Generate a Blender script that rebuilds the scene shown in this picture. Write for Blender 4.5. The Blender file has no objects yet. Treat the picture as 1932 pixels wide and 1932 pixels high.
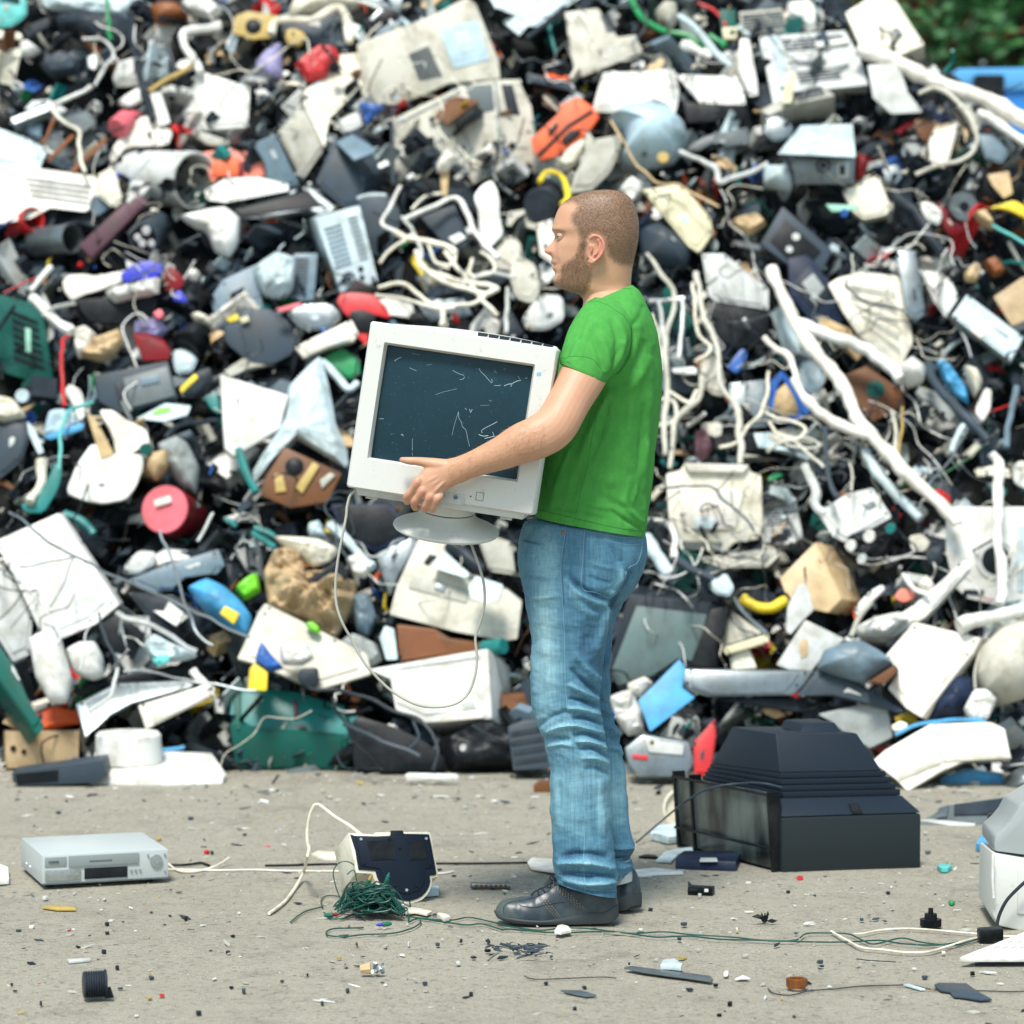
import bpy, bmesh, math, random
from math import sin, cos, pi, sqrt, exp, atan2, radians
from mathutils import Vector, Matrix, noise
from mathutils.bvhtree import BVHTree
random.seed(7)
scene = bpy.context.scene
COL = scene.collection
# ---------------------------------------------------------------- camera
F = 5300.0                      # focal length in units of a 1932 px wide picture
HC = 1.2                        # camera height
PITCH = math.atan(169.0 / F)
cam_d = bpy.data.cameras.new('camera'); cam = bpy.data.objects.new('camera', cam_d)
COL.objects.link(cam); scene.camera = cam
cam.location = (0, 0, HC); cam.rotation_euler = (radians(90) - PITCH, 0, 0)
cam_d.sensor_width = 36; cam_d.lens = 36 * F / 1932.0
cam_d.clip_start = 0.1; cam_d.clip_end = 500
cam_d.dof.use_dof = True; cam_d.dof.focus_distance = 6.5; cam_d.dof.aperture_fstop = 3.4
# ---------------------------------------------------------------- light
SUN_EL, SUN_AZ = radians(60), radians(196)      # azimuth measured from +Y clockwise: behind the camera, from the left
world = bpy.data.worlds.new('World'); scene.world = world; world.use_nodes = True
wn = world.node_tree; bg = wn.nodes['Background']
sky = wn.nodes.new('ShaderNodeTexSky'); sky.sky_type = 'NISHITA'; sky.sun_disc = False
sky.sun_elevation = SUN_EL; sky.sun_rotation = SUN_AZ; sky.air_density = 1.0; sky.dust_density = 1.5; sky.ozone_density = 1.0
hs = wn.nodes.new('ShaderNodeHueSaturation'); hs.inputs['Saturation'].default_value = .85; hs.inputs['Hue'].default_value = .462; wn.links.new(sky.outputs[0], hs.inputs['Color']); wn.links.new(hs.outputs[0], bg.inputs['Color']); bg.inputs['Strength'].default_value = 0.058
sun_d = bpy.data.lights.new('sun', 'SUN'); sun = bpy.data.objects.new('sun', sun_d); COL.objects.link(sun)
sun_d.energy = 1.5; sun_d.angle = radians(15); sun_d.color = (1.0, 0.965, 0.89)
sd = Vector((sin(SUN_AZ) * cos(SUN_EL), cos(SUN_AZ) * cos(SUN_EL), sin(SUN_EL)))
sun.rotation_euler = sd.to_track_quat('Z', 'Y').to_euler()
scene.view_settings.view_transform = 'Standard'; scene.view_settings.look = 'None'
scene.view_settings.exposure = 1.66; scene.view_settings.gamma = 1.0
# ---------------------------------------------------------------- placing helpers
RT = Vector((1, 0, 0)); FW = Vector((0, cos(PITCH), -sin(PITCH))); UP = Vector((0, sin(PITCH), cos(PITCH)))
CAM = Vector((0, 0, HC))
def ray(x, y): return FW + RT * ((x - 966) / F) + UP * ((966 - y) / F)
def at(x, y, Y):
    d = ray(x, y); return CAM + d * (Y / d.y)
def ground(x, y, z=0.0):
    d = ray(x, y); return CAM + d * ((z - HC) / d.z)
SLOPE, BASE = math.tan(radians(50)), 9.74
def heapY(x, y):                # depth of the mound's face seen through a picture point
    d = ray(x, y); dz, dy = d.z, d.y
    t = (HC + BASE * SLOPE) / (SLOPE * dy - dz)
    Y = t * dy
    g = BASE - 0.05
    return max(g, Y) + 0.10 * noise.noise(Vector((x / 230, y / 230, 3.1)))
def mpp(Y): return Y / F
# ---------------------------------------------------------------- materials
MATS = {}
PAL = dict(
    white=(.80,.81,.78), cream=(.80,.77,.64), warmwhite=(.82,.79,.72), yellowed=(.72,.68,.46), beige=(.56,.55,.47), putty=(.44,.44,.38),
    palegrey=(.58,.61,.60), grey=(.31,.345,.345), midgrey=(.12,.15,.16), slate=(.045,.066,.088), charcoal=(.017,.024,.032), black=(.005,.007,.009),
    navy=(.008,.016,.040), bluegrey=(.15,.23,.29), paleblue=(.45,.62,.72), iceblue=(.55,.68,.73), skyblue=(.07,.38,.72), blue=(.03,.13,.48), royal=(.015,.03,.50),
    teal=(.008,.20,.19), aqua=(.10,.52,.50), darkgreen=(.008,.075,.062), green=(.02,.30,.10), lime=(.20,.72,.03), bottle=(.01,.11,.09),
    red=(.62,.025,.03), darkred=(.20,.01,.015), pink=(.80,.16,.20), orange=(.85,.13,.03), coral=(.75,.22,.15), maroon=(.10,.045,.065),
    yellow=(.80,.62,.03), ochre=(.50,.36,.10), tan=(.62,.45,.25), card=(.52,.38,.22), brown=(.16,.07,.03), rust=(.30,.10,.03), wood=(.55,.40,.20),
    steel=(.50,.55,.57), dullsteel=(.22,.26,.28), glass=(.10,.16,.16), screen=(.012,.035,.05), lilac=(.35,.33,.60), mint=(.35,.70,.55), copper=(.45,.14,.03))
METAL = {'steel', 'dullsteel', 'copper'}
def mat(name, rough=None, dirt=None):
    if name in MATS: return MATS[name]
    c = PAL[name]; m = bpy.data.materials.new(name); m.use_nodes = True
    nt = m.node_tree; n = nt.nodes; L = nt.links; b = n['Principled BSDF']
    lum = sum(c) / 3
    tc = n.new('ShaderNodeTexCoord'); mp = n.new('ShaderNodeMapping'); L.new(tc.outputs['Object'], mp.inputs[0])
    n1 = n.new('ShaderNodeTexNoise'); n1.inputs['Scale'].default_value = 9; n1.inputs['Detail'].default_value = 8; n1.inputs['Roughness'].default_value = .65
    L.new(mp.outputs[0], n1.inputs['Vector'])
    r1 = n.new('ShaderNodeValToRGB'); r1.color_ramp.elements[0].position = .34; r1.color_ramp.elements[1].position = .56
    L.new(n1.outputs['Fac'], r1.inputs[0])
    n2 = n.new('ShaderNodeTexNoise'); n2.inputs['Scale'].default_value = 70; n2.inputs['Detail'].default_value = 3
    L.new(mp.outputs[0], n2.inputs['Vector'])
    mx = n.new('ShaderNodeMix'); mx.data_type = 'RGBA'
    k = .72 if dirt is None else 1 - dirt
    
    k *= .82
    d = [ci * k * w + .02 * (lum > .04) for ci, w in zip(c, (1.0, .96, .86))] if lum > .06 else [ci * 1.6 + .012 for ci in c]
    mx.inputs[6].default_value = (*d, 1); mx.inputs[7].default_value = (*c, 1)
    L.new(r1.outputs[0], mx.inputs[0])
    n4 = n.new('ShaderNodeTexNoise'); n4.inputs['Scale'].default_value = 22; n4.inputs['Detail'].default_value = 6; n4.inputs['Roughness'].default_value = .75; L.new(mp.outputs[0], n4.inputs['Vector'])
    r4 = n.new('ShaderNodeValToRGB'); r4.color_ramp.elements[0].position = .60; r4.color_ramp.elements[1].position = .68; L.new(n4.outputs['Fac'], r4.inputs[0])
    m4 = n.new('ShaderNodeMix'); m4.data_type = 'RGBA'; ml = n.new('ShaderNodeMath'); ml.operation = 'MULTIPLY'; ml.inputs[1].default_value = .5 if lum > .2 else .25; L.new(r4.outputs[0], ml.inputs[0]); L.new(ml.outputs[0], m4.inputs[0])
    m4.inputs[7].default_value = (*([ci * .28 for ci in c] if lum > .1 else (.06, .07, .07)), 1); L.new(mx.outputs[2], m4.inputs[6]); L.new(m4.outputs[2], b.inputs['Base Color'])
    b.inputs['Roughness'].default_value = rough if rough is not None else (.42 if lum < .3 else .5)
    b.inputs['Specular IOR Level'].default_value = .16 if lum < .12 else .4
    if name in METAL: b.inputs['Metallic'].default_value = .75; b.inputs['Roughness'].default_value = .38
    bp = n.new('ShaderNodeBump'); bp.inputs['Strength'].default_value = .25; bp.inputs['Distance'].default_value = .002
    L.new(n2.outputs['Fac'], bp.inputs['Height']); L.new(bp.outputs[0], b.inputs['Normal'])
    MATS[name] = m; return m
def simple(name, color, rough=.5, **kw):
    if name in MATS: return MATS[name]
    m = bpy.data.materials.new(name); m.use_nodes = True; b = m.node_tree.nodes['Principled BSDF']
    b.inputs['Base Color'].default_value = (*color, 1); b.inputs['Roughness'].default_value = rough
    for k, v in kw.items(): b.inputs[k].default_value = v
    MATS[name] = m; return m
def nn(nt, t, **kw):
    x = nt.nodes.new(t)
    for k, v in kw.items():
        if k in x.inputs.keys(): x.inputs[k].default_value = v
        else: setattr(x, k, v)
    return x
def ramp(nt, *stops):
    r = nt.nodes.new('ShaderNodeValToRGB'); e = r.color_ramp.elements
    while len(e) < len(stops): e.new(.5)
    for i, (p, c) in enumerate(stops):
        e[i].position = p; e[i].color = (c, c, c, 1) if isinstance(c, (int, float)) else (*c, 1)
    return r
# ---------------------------------------------------------------- mesh helpers
class MB:
    def __init__(s): s.v = []; s.f = []; s.m = []; s.mi = 0
    def add(s, vs, fs):
        o = len(s.v); s.v += [Vector(a) for a in vs]; s.f += [tuple(i + o for i in f) for f in fs]; s.m += [s.mi] * len(fs)
    def loft(s, rings, cap0=True, cap1=True, closed=True):
        n = len(rings[0]); vs = [p for r in rings for p in r]; fs = []
        for i in range(len(rings) - 1):
            for j in range(n if closed else n - 1):
                k = (j + 1) % n
                fs.append((i * n + j, i * n + k, (i + 1) * n + k, (i + 1) * n + j))
        if cap0: fs.append(tuple(range(n - 1, -1, -1)))
        if cap1: fs.append(tuple(range((len(rings) - 1) * n, len(rings) * n)))
        s.add(vs, fs)
    def box(s, c, ax, ay, az):      # centre and half axes
        c = Vector(c); P = [c + ax * a + ay * b + az * d for a in (-1, 1) for b in (-1, 1) for d in (-1, 1)]
        s.add(P, [(0, 1, 3, 2), (4, 6, 7, 5), (0, 4, 5, 1), (2, 3, 7, 6), (0, 2, 6, 4), (1, 5, 7, 3)])
    def tube(s, pts, r, n=8, cap=True):
        pts = [Vector(p) for p in pts]; rings = []; m = len(pts)
        up = Vector((0, 0, 1)); t0 = (pts[1] - pts[0]).normalized()
        a = t0.cross(up)
        if a.length < .05: a = t0.cross(Vector((1, 0, 0)))
        a.normalize()
        for i, p in enumerate(pts):
            t = (pts[min(i + 1, m - 1)] - pts[max(i - 1, 0)])
            if t.length < 1e-9: t = t0
            t = t.normalized(); a = (a - t * a.dot(t))
            if a.length < 1e-6: a = t.orthogonal()
            a.normalize(); b = t.cross(a)
            rr = r[i] if isinstance(r, (list, tuple)) else r
            rings.append([p + (a * cos(2 * pi * j / n) + b * sin(2 * pi * j / n)) * rr for j in range(n)])
        s.loft(rings, cap, cap)
    def lathe(s, A, Bp, prof, n=32, open_end=False):   # prof = [(t along A->B, radius)]
        A = Vector(A); Bp = Vector(Bp); ax = (Bp - A); u = ax.orthogonal().normalized(); w = ax.normalized().cross(u)
        s.loft([[A + ax * t + (u * cos(2 * pi * j / n) + w * sin(2 * pi * j / n)) * r for j in range(n)] for t, r in prof], not open_end, True)
    def ball(s, c, r, nu=12, nv=8, sc=(1, 1, 1)):
        c = Vector(c)
        s.loft([[c + Vector((r * sc[0] * sin(pi * (i + .02) / (nv + .04)) * cos(2 * pi * j / nu), r * sc[1] * sin(pi * (i + .02) / (nv + .04)) * sin(2 * pi * j / nu), r * sc[2] * cos(pi * (i + .02) / (nv + .04)))) for j in range(nu)] for i in range(nv + 1)])
    def prism(s, front, back):
        n = len(front); s.loft([front, back])
def catmull(pts, k=8, closed=False):
    pts = [Vector(p) for p in pts]; n = len(pts); out = []
    if n < 3 and not closed:
        return [pts[0].lerp(pts[-1], i / k) for i in range(k + 1)]
    rng = range(n if closed else n - 1)
    for i in rng:
        if closed: p0, p1, p2, p3 = pts[i - 1], pts[i], pts[(i + 1) % n], pts[(i + 2) % n]
        else: p0, p1, p2, p3 = pts[max(i - 1, 0)], pts[i], pts[i + 1], pts[min(i + 2, n - 1)]
        for j in range(k):
            t = j / k; out.append(.5 * ((2 * p1) + (p2 - p0) * t + (2 * p0 - 5 * p1 + 4 * p2 - p3) * t * t + (3 * p1 - p0 - 3 * p2 + p3) * t ** 3))
    if not closed: out.append(pts[-1])
    return out
def lerp_table(tab, t):         # tab rows (t, a, b, ...), Catmull interpolation
    n = len(tab)
    if t <= tab[0][0]: return tab[0][1:]
    if t >= tab[-1][0]: return tab[-1][1:]
    for i in range(n - 1):
        if tab[i][0] <= t <= tab[i + 1][0]:
            a, b = tab[i], tab[i + 1]; u = (t - a[0]) / (b[0] - a[0]); z = tab[max(i - 1, 0)]; c = tab[min(i + 2, n - 1)]; out = []
            for k in range(1, len(a)):
                h = b[0] - a[0]
                m0 = (b[k] - z[k]) / (b[0] - z[0]) * h; m1 = (c[k] - a[k]) / (c[0] - a[0]) * h
                out.append((2 * u ** 3 - 3 * u * u + 1) * a[k] + (u ** 3 - 2 * u * u + u) * m0 + (-2 * u ** 3 + 3 * u * u) * b[k] + (u ** 3 - u * u) * m1)
            return out
def obj(name, mb, m, parent=None, bevel=0, smooth=None, fix=True):
    me = bpy.data.meshes.new(name)
    o = Vector((0, 0, 0))
    lo = Vector((min(v.x for v in mb.v), min(v.y for v in mb.v), min(v.z for v in mb.v))); hi = Vector((max(v.x for v in mb.v), max(v.y for v in mb.v), max(v.z for v in mb.v)))
    o = Vector(((lo.x + hi.x) / 2, (lo.y + hi.y) / 2, lo.z))
    me.from_pydata([v - o for v in mb.v], [], mb.f)
    ms = m if isinstance(m, (list, tuple)) else [m]
    for x in ms: me.materials.append(mat(x) if isinstance(x, str) else x)
    if len(ms) > 1: me.polygons.foreach_set('material_index', mb.m)
    if fix or bevel:
        bm = bmesh.new(); bm.from_mesh(me)
        if fix: bmesh.ops.recalc_face_normals(bm, faces=bm.faces)
        if bevel:
            ed = [e for e in bm.edges if len(e.link_faces) == 2 and e.calc_face_angle(0) > .5]
            if ed: bmesh.ops.bevel(bm, geom=ed, offset=bevel, segments=2, profile=.6, affect='EDGES', clamp_overlap=True)
        bm.to_mesh(me); bm.free()
    if smooth is None: smooth = bool(bevel)
    if smooth:
        me.polygons.foreach_set('use_smooth', [True] * len(me.polygons))
        try: me.set_sharp_from_angle(angle=radians(38))
        except Exception: pass
    ob = bpy.data.objects.new(name, me); COL.objects.link(ob)
    if parent:
        ob.parent = parent; ob.location = o - wloc(parent)
    else: ob.location = o
    return ob
def wloc(o):
    p = o.location.copy()
    while o.parent: o = o.parent; p += o.location
    return p
REN = dict(panel='sheet', cord='cable', base='stand', lid='cover', leg='strut', knob='dial', cap='stopper', frame='lattice', blade='vane', slat='lath', side='casing', door='hatch', foot='bracket', head='nozzle', slab='plate', beam='bar', handle='grip', wheel='gear', top='cover', board='plank_board', back='shell', rim='ring', edge='strip', underside='housing', rear='case', strip='band')  # swaps the last word of piece names; the label tells the actual thing
def tag(o, label=None, cat=None, group=None, kind=None):
    w = o.name.split('.')[0].split('_')
    if label and kind is None and len(w) > 1 and w[-1] in REN and w[-1] not in ('board', 'rim', 'edge', 'strip', 'rear'): o.name = '_'.join(w[:-1] + [REN[w[-1]]])
    if label: o['label'] = label
    if cat: o['category'] = cat
    if group: o['group'] = group
    if kind: o['kind'] = kind
    return o
def empty(name, loc, label=None, cat=None, group=None):
    o = bpy.data.objects.new(name, None); o.empty_display_size = .05; COL.objects.link(o); o.location = loc
    return tag(o, label, cat, group)
def bvh_of(objs):
    vs = []; fs = []
    for o in objs:
        b = len(vs); w = wloc(o)
        vs += [v.co + w for v in o.data.vertices]; fs += [tuple(i + b for i in p.vertices) for p in o.data.polygons]
    return BVHTree.FromPolygons(vs, fs)
def hit(bvh, x, y):
    r = bvh.ray_cast(CAM, ray(x, y).normalized())
    return (r[0], r[1]) if r[0] is not None else (None, None)
def surf_line(mb, bvh, pts, r, k=6, lift=0.0, n=5, dash=None):
    """a thread laid along a surface: picture points projected on the mesh"""
    cur = []; segs = []; P = catmull([(x, y, 0) for x, y in pts], k)
    for i, p in enumerate(P):
        h, nrm = hit(bvh, p.x, p.y)
        if h is None or (dash and (i // dash) % 2): 
            if len(cur) > 1: segs.append(cur)
            cur = []; continue
        cur.append(h + nrm * lift)
    if len(cur) > 1: segs.append(cur)
    for s in segs: mb.tube(s, r, n)
# ================================================================ THE MAN
def ringFB(Fp, Bp, w, Yc, n=96, e=2.3, egg=0.0, py=True):
    """ring through a front and a back picture point, half width w across the body"""
    A = at(Fp[0], Fp[1], Yc); B = at(Bp[0], Bp[1], Yc); c = (A + B) / 2; h = (B - A) / 2; out = []
    for j in range(n):
        t = 2 * pi * j / n; ct, st = cos(t), sin(t)
        x = math.copysign(abs(ct) ** (2 / e), ct); y = math.copysign(abs(st) ** (2 / e), st)
        out.append(c + h * x + Vector((0, w * y * (1 + egg * x), 0)))
    return out
def table_rings(tab, nr, **kw):     # rows: (Fx,Fy,Bx,By,w,Yc)
    T = [(i,) + tuple(r) for i, r in enumerate(tab)]; out = []
    for i in range(nr):
        a = lerp_table(T, i / (nr - 1) * (len(tab) - 1)); out.append(ringFB(a[0:2], a[2:4], a[4], a[5], **kw))
    return out
YB = 6.80
# ---- head (side profile traced row by row)
HEAD = [ # y, front x, back x, half width
 (358.5,1132,1150,.012),(361,1112,1166,.034),(366,1095,1178,.049),(374,1076,1188,.060),(384,1061,1195,.067),(398,1052,1200.5,.0735),(412,1046.5,1203.5,.077),(425,1043,1205,.079),
 (434,1042.5,1205.2,.0795),(440,1045,1205,.079),(447,1047.5,1204.5,.078),(456,1047.5,1203.5,.077),(466,1045.5,1201.5,.0755),(476,1042.5,1199.5,.073),(484,1041.5,1197.5,.071),(492,1042.5,1196,.0685),
 (500,1044,1194,.0665),(508,1045.5,1192.5,.065),(516,1047,1191.5,.0635),(524,1046.5,1191,.062),(531,1046,1190.5,.0605),(537,1048,1190.5,.059),(542,1053,1190.5,.058),(546,1062,1191,.0575),
 (550,1075,1191.5,.057),(555,1090,1192,.0565),(561,1098,1193,.057),(570,1101,1195,.058),(585,1102,1198,.060),(610,1104,1202,.065)]
NOSE = [(446,0),(450,2.2),(455,4.6),(460,8.3),(465,11.8),(469,15),(472.5,16.6),(475.5,15.3),(478.5,10.5),(481.5,4),(484,1.2),(487,0)]
def g(x, s): return exp(-(x / s) ** 2)
def head_ring(y, n=120):
    a = lerp_table(HEAD, y); fx, bx, w = a; w *= .915 + .035 * max(0, min(1, (y - 490) / 60)); c = (at(fx, y, YB) + at(bx, y, YB)) / 2; h = (bx - fx) / 2 * mpp(YB); out = []
    ns = 0
    if NOSE[0][0] < y < NOSE[-1][0]: ns = lerp_table(NOSE, y)[0]
    for j in range(n):
        t = 2 * pi * j / n; ct, st = cos(t), sin(t); e = 2.25
        X = -math.copysign(abs(ct) ** (2 / e), ct); Yv = math.copysign(abs(st) ** (2 / e), st)
        egg = .16 - .11 * max(0, min(1, (y - 480) / 60))
        yy = w * Yv * (1 + egg * X); xx = h * X
        u = abs(yy)
        if X < .2:
            sg = .0075 + .006 * max(0, min(1, (y - 452) / 24))
            xx -= ns * mpp(YB) * (exp(-(yy / sg) ** 4) * .72 + .28 * g(yy, sg * .8))
            if 468 < y < 484: xx -= .0035 * g(u - .0135, .005) * g(y - 476, 5)      # wings
            xx += .0062 * g(u - .030, .013) * g(y - 447, 6.0)                        # eye socket
            xx -= .0040 * g(u - .026, .022) * g(y - 434, 5)                          # brow ridge
            xx -= .0035 * g(u - .045, .018) * g(y - 463, 9)                          # cheek bone
            xx -= .0048 * g(yy, .019) * g(y - 494.5, 4.2)                            # upper lip
            xx -= .0042 * g(yy, .017) * g(y - 507, 4.6)                              # lower lip
            xx += .0045 * g(yy, .024) * g(y - 501, 1.9)                              # mouth line
            xx += .0015 * g(yy, .02) * g(y - 515, 4)
            xx -= .0030 * g(yy, .022) * g(y - 530, 8)
            xx += .003 * g(u - .024, .006) * g(y - 484, 12)                          # nasolabial fold
        out.append(c + Vector((xx, yy, 0)))
    return out
body = MB()
ys = []; y = 358.5
while y < 610:
    ys.append(y); y += .7 if y < 366 else 1.5
body.loft([head_ring(y) for y in ys])
# ---- ears: a rimmed shell standing off the head
def ear(side):
    pts = [(1112,452),(1116,446.5),(1125.6,444.6),(1134,449),(1139.6,461.8),(1138,474),(1131,485),(1123,492),(1115,495.5),(1111,491)]
    Ye = YB + side * .0735
    rim = catmull([at(x, y, Ye + side * .016 * max(0, (x - 1112) / 28)) for x, y in pts], 6)
    body.tube(rim, [.0032 + .0022 * (i > len(rim) * .78) for i in range(len(rim))], 8)
    c = at(1118, 470, Ye + side * -.004); rr = [[c.lerp(p, k) + Vector((0, side * (-.0045 * (1 - k)), 0)) for p in rim] for k in (.35, .7, 1.0)]
    back = [[p + Vector((0, -side * .006, 0)) for p in r] for r in rr]
    loop = [rr[0] , rr[1], rr[2], back[2], back[1], back[0]]
    body.loft(loop, False, False, closed=False)
    body.tube(catmull([at(x, y, Ye + side * .009) for x, y in [(1128,452),(1131,462),(1128,474),(1120,483)]], 5), .0026, 7)
    body.tube(catmull([at(x, y, Ye + side * .005) for x, y in [(1113,463),(1115.5,470),(1114,478)]], 5), .0034, 7)
    # filled lobe and root
    body.ball(at(1116.5, 489, Ye + side * .003), .0072, sc=(.9, .5, 1.1))
    body.tube([at(1113, 455, Ye - side * .006), at(1113, 487, Ye - side * .01)], .007, 8)
    body.tube([at(1120, 462, Ye - side * .012), at(1120, 484, Ye - side * .014)], .013, 8)
ear(-1); ear(1)
# ---- neck and trunk under the shirt
TRUNK = [(1102,560,1192,548,.058,6.80),(1098,585,1205,570,.095,6.80),(1096,605,1205,592,.120,6.80),(1086,640,1222,632,.155,6.80),(1065,700,1236,700,.165,6.80),(1045,800,1228,800,.16,6.80),(1030,900,1215,905,.155,6.80),(1005,1000,1206,1010,.15,6.80),(1000,1060,1200,1070,.14,6.80)]
body.loft(table_rings(TRUNK, 40, n=48))
def chain(rows, n=24):          # rows (px, py, Y, r across in m, r depth in m); rounded ends
    P = [at(a[0], a[1], a[2]) for a in rows]; C = catmull(P, 6); R = catmull([(a[3], a[4] if len(a) > 4 else a[3], 0) for a in rows], 6); rings = []
    m = len(C)
    def ring(p, t, ra, rb):
        b = Vector((0, 1, 0)); a_ = t.cross(b)
        if a_.length < .3: a_ = t.cross(Vector((1, 0, 0)))
        a_.normalize(); b = a_.cross(t).normalized()
        return [p + a_ * cos(2 * pi * j / n) * ra + b * sin(2 * pi * j / n) * rb for j in range(n)]
    T = [(C[min(i + 1, m - 1)] - C[max(i - 1, 0)]).normalized() for i in range(m)]
    for q in (85, 65, 40, 20): rings.append(ring(C[0] - T[0] * R[0].y * sin(radians(q)), T[0], R[0].x * cos(radians(q)), R[0].y * cos(radians(q))))
    for i in range(m): rings.append(ring(C[i], T[i], R[i].x, R[i].y))
    for q in (20, 40, 65, 85): rings.append(ring(C[-1] + T[-1] * R[-1].y * sin(radians(q)), T[-1], R[-1].x * cos(radians(q)), R[-1].y * cos(radians(q))))
    body.loft(rings)
# near arm: shoulder, upper arm, elbow, forearm, wrist
chain([(1150,628,6.68,.045),(1135,645,6.62,.048),(1104,702,6.545,.0545,.050),(1074,757,6.50,.0500,.048),(1047,803,6.462,.0510,.045),(1016,824,6.445,.0500,.043),(985,836,6.447,.0465,.041),(950,853,6.452,.0400,.037),(915,867,6.458,.0335,.031),(885,879,6.464,.0300,.0245),(862,888,6.468,.0310,.0215)])
# hand: palm laid on the bezel, fingers hooked under its lower edge
chain([(866,886,6.468,.030,.022),(845,893,6.472,.033,.0205),(824,903,6.474,.036,.019),(812,914,6.472,.0355,.0175),(804,924,6.470,.0315,.0150)])
chain([(842,880,6.472,.017),(818,876,6.474,.0150),(797,871.5,6.478,.0112),(784,870,6.483,.0098),(772,869.5,6.486,.0092),(758.5,867.5,6.489,.0068)])
YK = 6.466
for mc, pp, dd, tp, r in [((787,910),(768.5,937),(768,946),(771,946),.0096), ((797,926),(782,948),(784,957.5),(787,955),.0098), ((811,937),(801,956.5),(801,961),(803,957),.0092), ((825,941),(816,959.5),(816,963),(817,958),.0083)]:
    chain([(mc[0] + 6, mc[1] - 6, YK + .003, r * 1.05), (mc[0], mc[1], YK - .003, r * 1.16), ((mc[0] + pp[0]) / 2, (mc[1] + pp[1]) / 2, YK + .002, r * .95), (pp[0], pp[1], YK + .012, r * 1.05), (dd[0], dd[1], YK + .037, r * .92), (tp[0], tp[1], YK + .058, r * .8)], 18)
for tend in [((795,915),(838,892)), ((803,925),(842,896)), ((814,934),(846,901))]:      # tendons on the back of the hand
    (a, b), (c, d) = tend
    chain([(a, b, YK - .006, .0038), ((a + c) / 2, (b + d) / 2, YK - .0095, .0034), (c, d, YK - .008, .003)], 8)
# far arm: behind the monitor, its hand on the housing
chain([(1150,628,6.92,.045),(1135,648,6.98,.048),(1098,712,7.03,.050),(1060,775,7.03,.046),(1000,800,7.0,.042),(930,815,6.96,.036),(880,822,6.92,.028),(845,825,6.885,.033,.017),(815,826,6.86,.034,.014)])
for k in range(4): chain([(818, 812 + 9.5 * k, 6.862, .009), (795, 810 + 10.5 * k, 6.850, .0085), (778, 811 + 10 * k, 6.838, .007)], 12)
chain([(842,812,6.875,.013), (826,795,6.865,.010), (812,786,6.855,.008)], 12)
person = obj('person', body, simple('tmp', (1, 1, 1)), smooth=True)
rm = person.modifiers.new('r', 'REMESH'); rm.mode = 'VOXEL'; rm.voxel_size = .0024; rm.use_smooth_shade = True
sm = person.modifiers.new('s', 'SMOOTH'); sm.factor = .5; sm.iterations = 6
dg = bpy.context.evaluated_depsgraph_get(); ev = person.evaluated_get(dg); me = bpy.data.meshes.new_from_object(ev)
person.modifiers.clear(); old = person.data; person.data = me; bpy.data.meshes.remove(old); me.name = 'person'
me.polygons.foreach_set('use_smooth', [True] * len(me.polygons))
# ---- position masks: lips, stubble, ear and nose flush
def to_px(p):
    v = p - CAM; d = v.dot(FW); return 966 + v.dot(RT) / d * F, 966 - v.dot(UP) / d * F
def inpoly(x, y, poly):
    c = False; n = len(poly)
    for i in range(n):
        x1, y1 = poly[i]; x2, y2 = poly[(i + 1) % n]
        if (y1 > y) != (y2 > y) and x < (x2 - x1) * (y - y1) / (y2 - y1) + x1: c = not c
    return c
def edgedist(x, y, poly):
    best = 1e9; n = len(poly)
    for i in range(n):
        x1, y1 = poly[i]; x2, y2 = poly[(i + 1) % n]; dx, dy = x2 - x1, y2 - y1
        t = max(0, min(1, ((x - x1) * dx + (y - y1) * dy) / (dx * dx + dy * dy + 1e-9))); best = min(best, math.hypot(x - x1 - t * dx, y - y1 - t * dy))
    return best
HAIRP = [(1030,340),(1230,340),(1230,500),(1192,503),(1172,502),(1157,496),(1147,484),(1141,466),(1139,452),(1126,443),(1114,444),(1109,452),(1105,462),(1101,474),(1092,470),(1093,455),(1091,441),(1083,430),(1077,419),(1079,408),(1086,400),(1090,391),(1080,384),(1061,384),(1050,390)]
BEARDP = [(1093,462),(1104,462),(1101,474),(1104,491),(1113,508),(1114,528),(1108,548),(1100,562),(1070,556),(1030,545),(1030,531),(1050,529),(1058,521),(1057,512),(1064,498),(1084,488),(1090,472)]
MOUST = [(1036,484),(1052,484),(1060,496),(1053,500),(1050,493),(1036,491)]
def soft(x, y, poly, w, nz=2.2):
    n1 = noise.noise(Vector((x * .35, y * .35, 0))) * nz
    d = edgedist(x, y, poly) * (1 if inpoly(x, y, poly) else -1) + n1
    return max(0, min(1, .5 + d / w))
ca = me.color_attributes.new('tint', 'FLOAT_COLOR', 'POINT'); w0 = wloc(person)
cols = [0.0] * (4 * len(me.vertices))
hz, hl = at(1100, 358, YB).z + .02, at(1100, 615, YB).z
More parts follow.
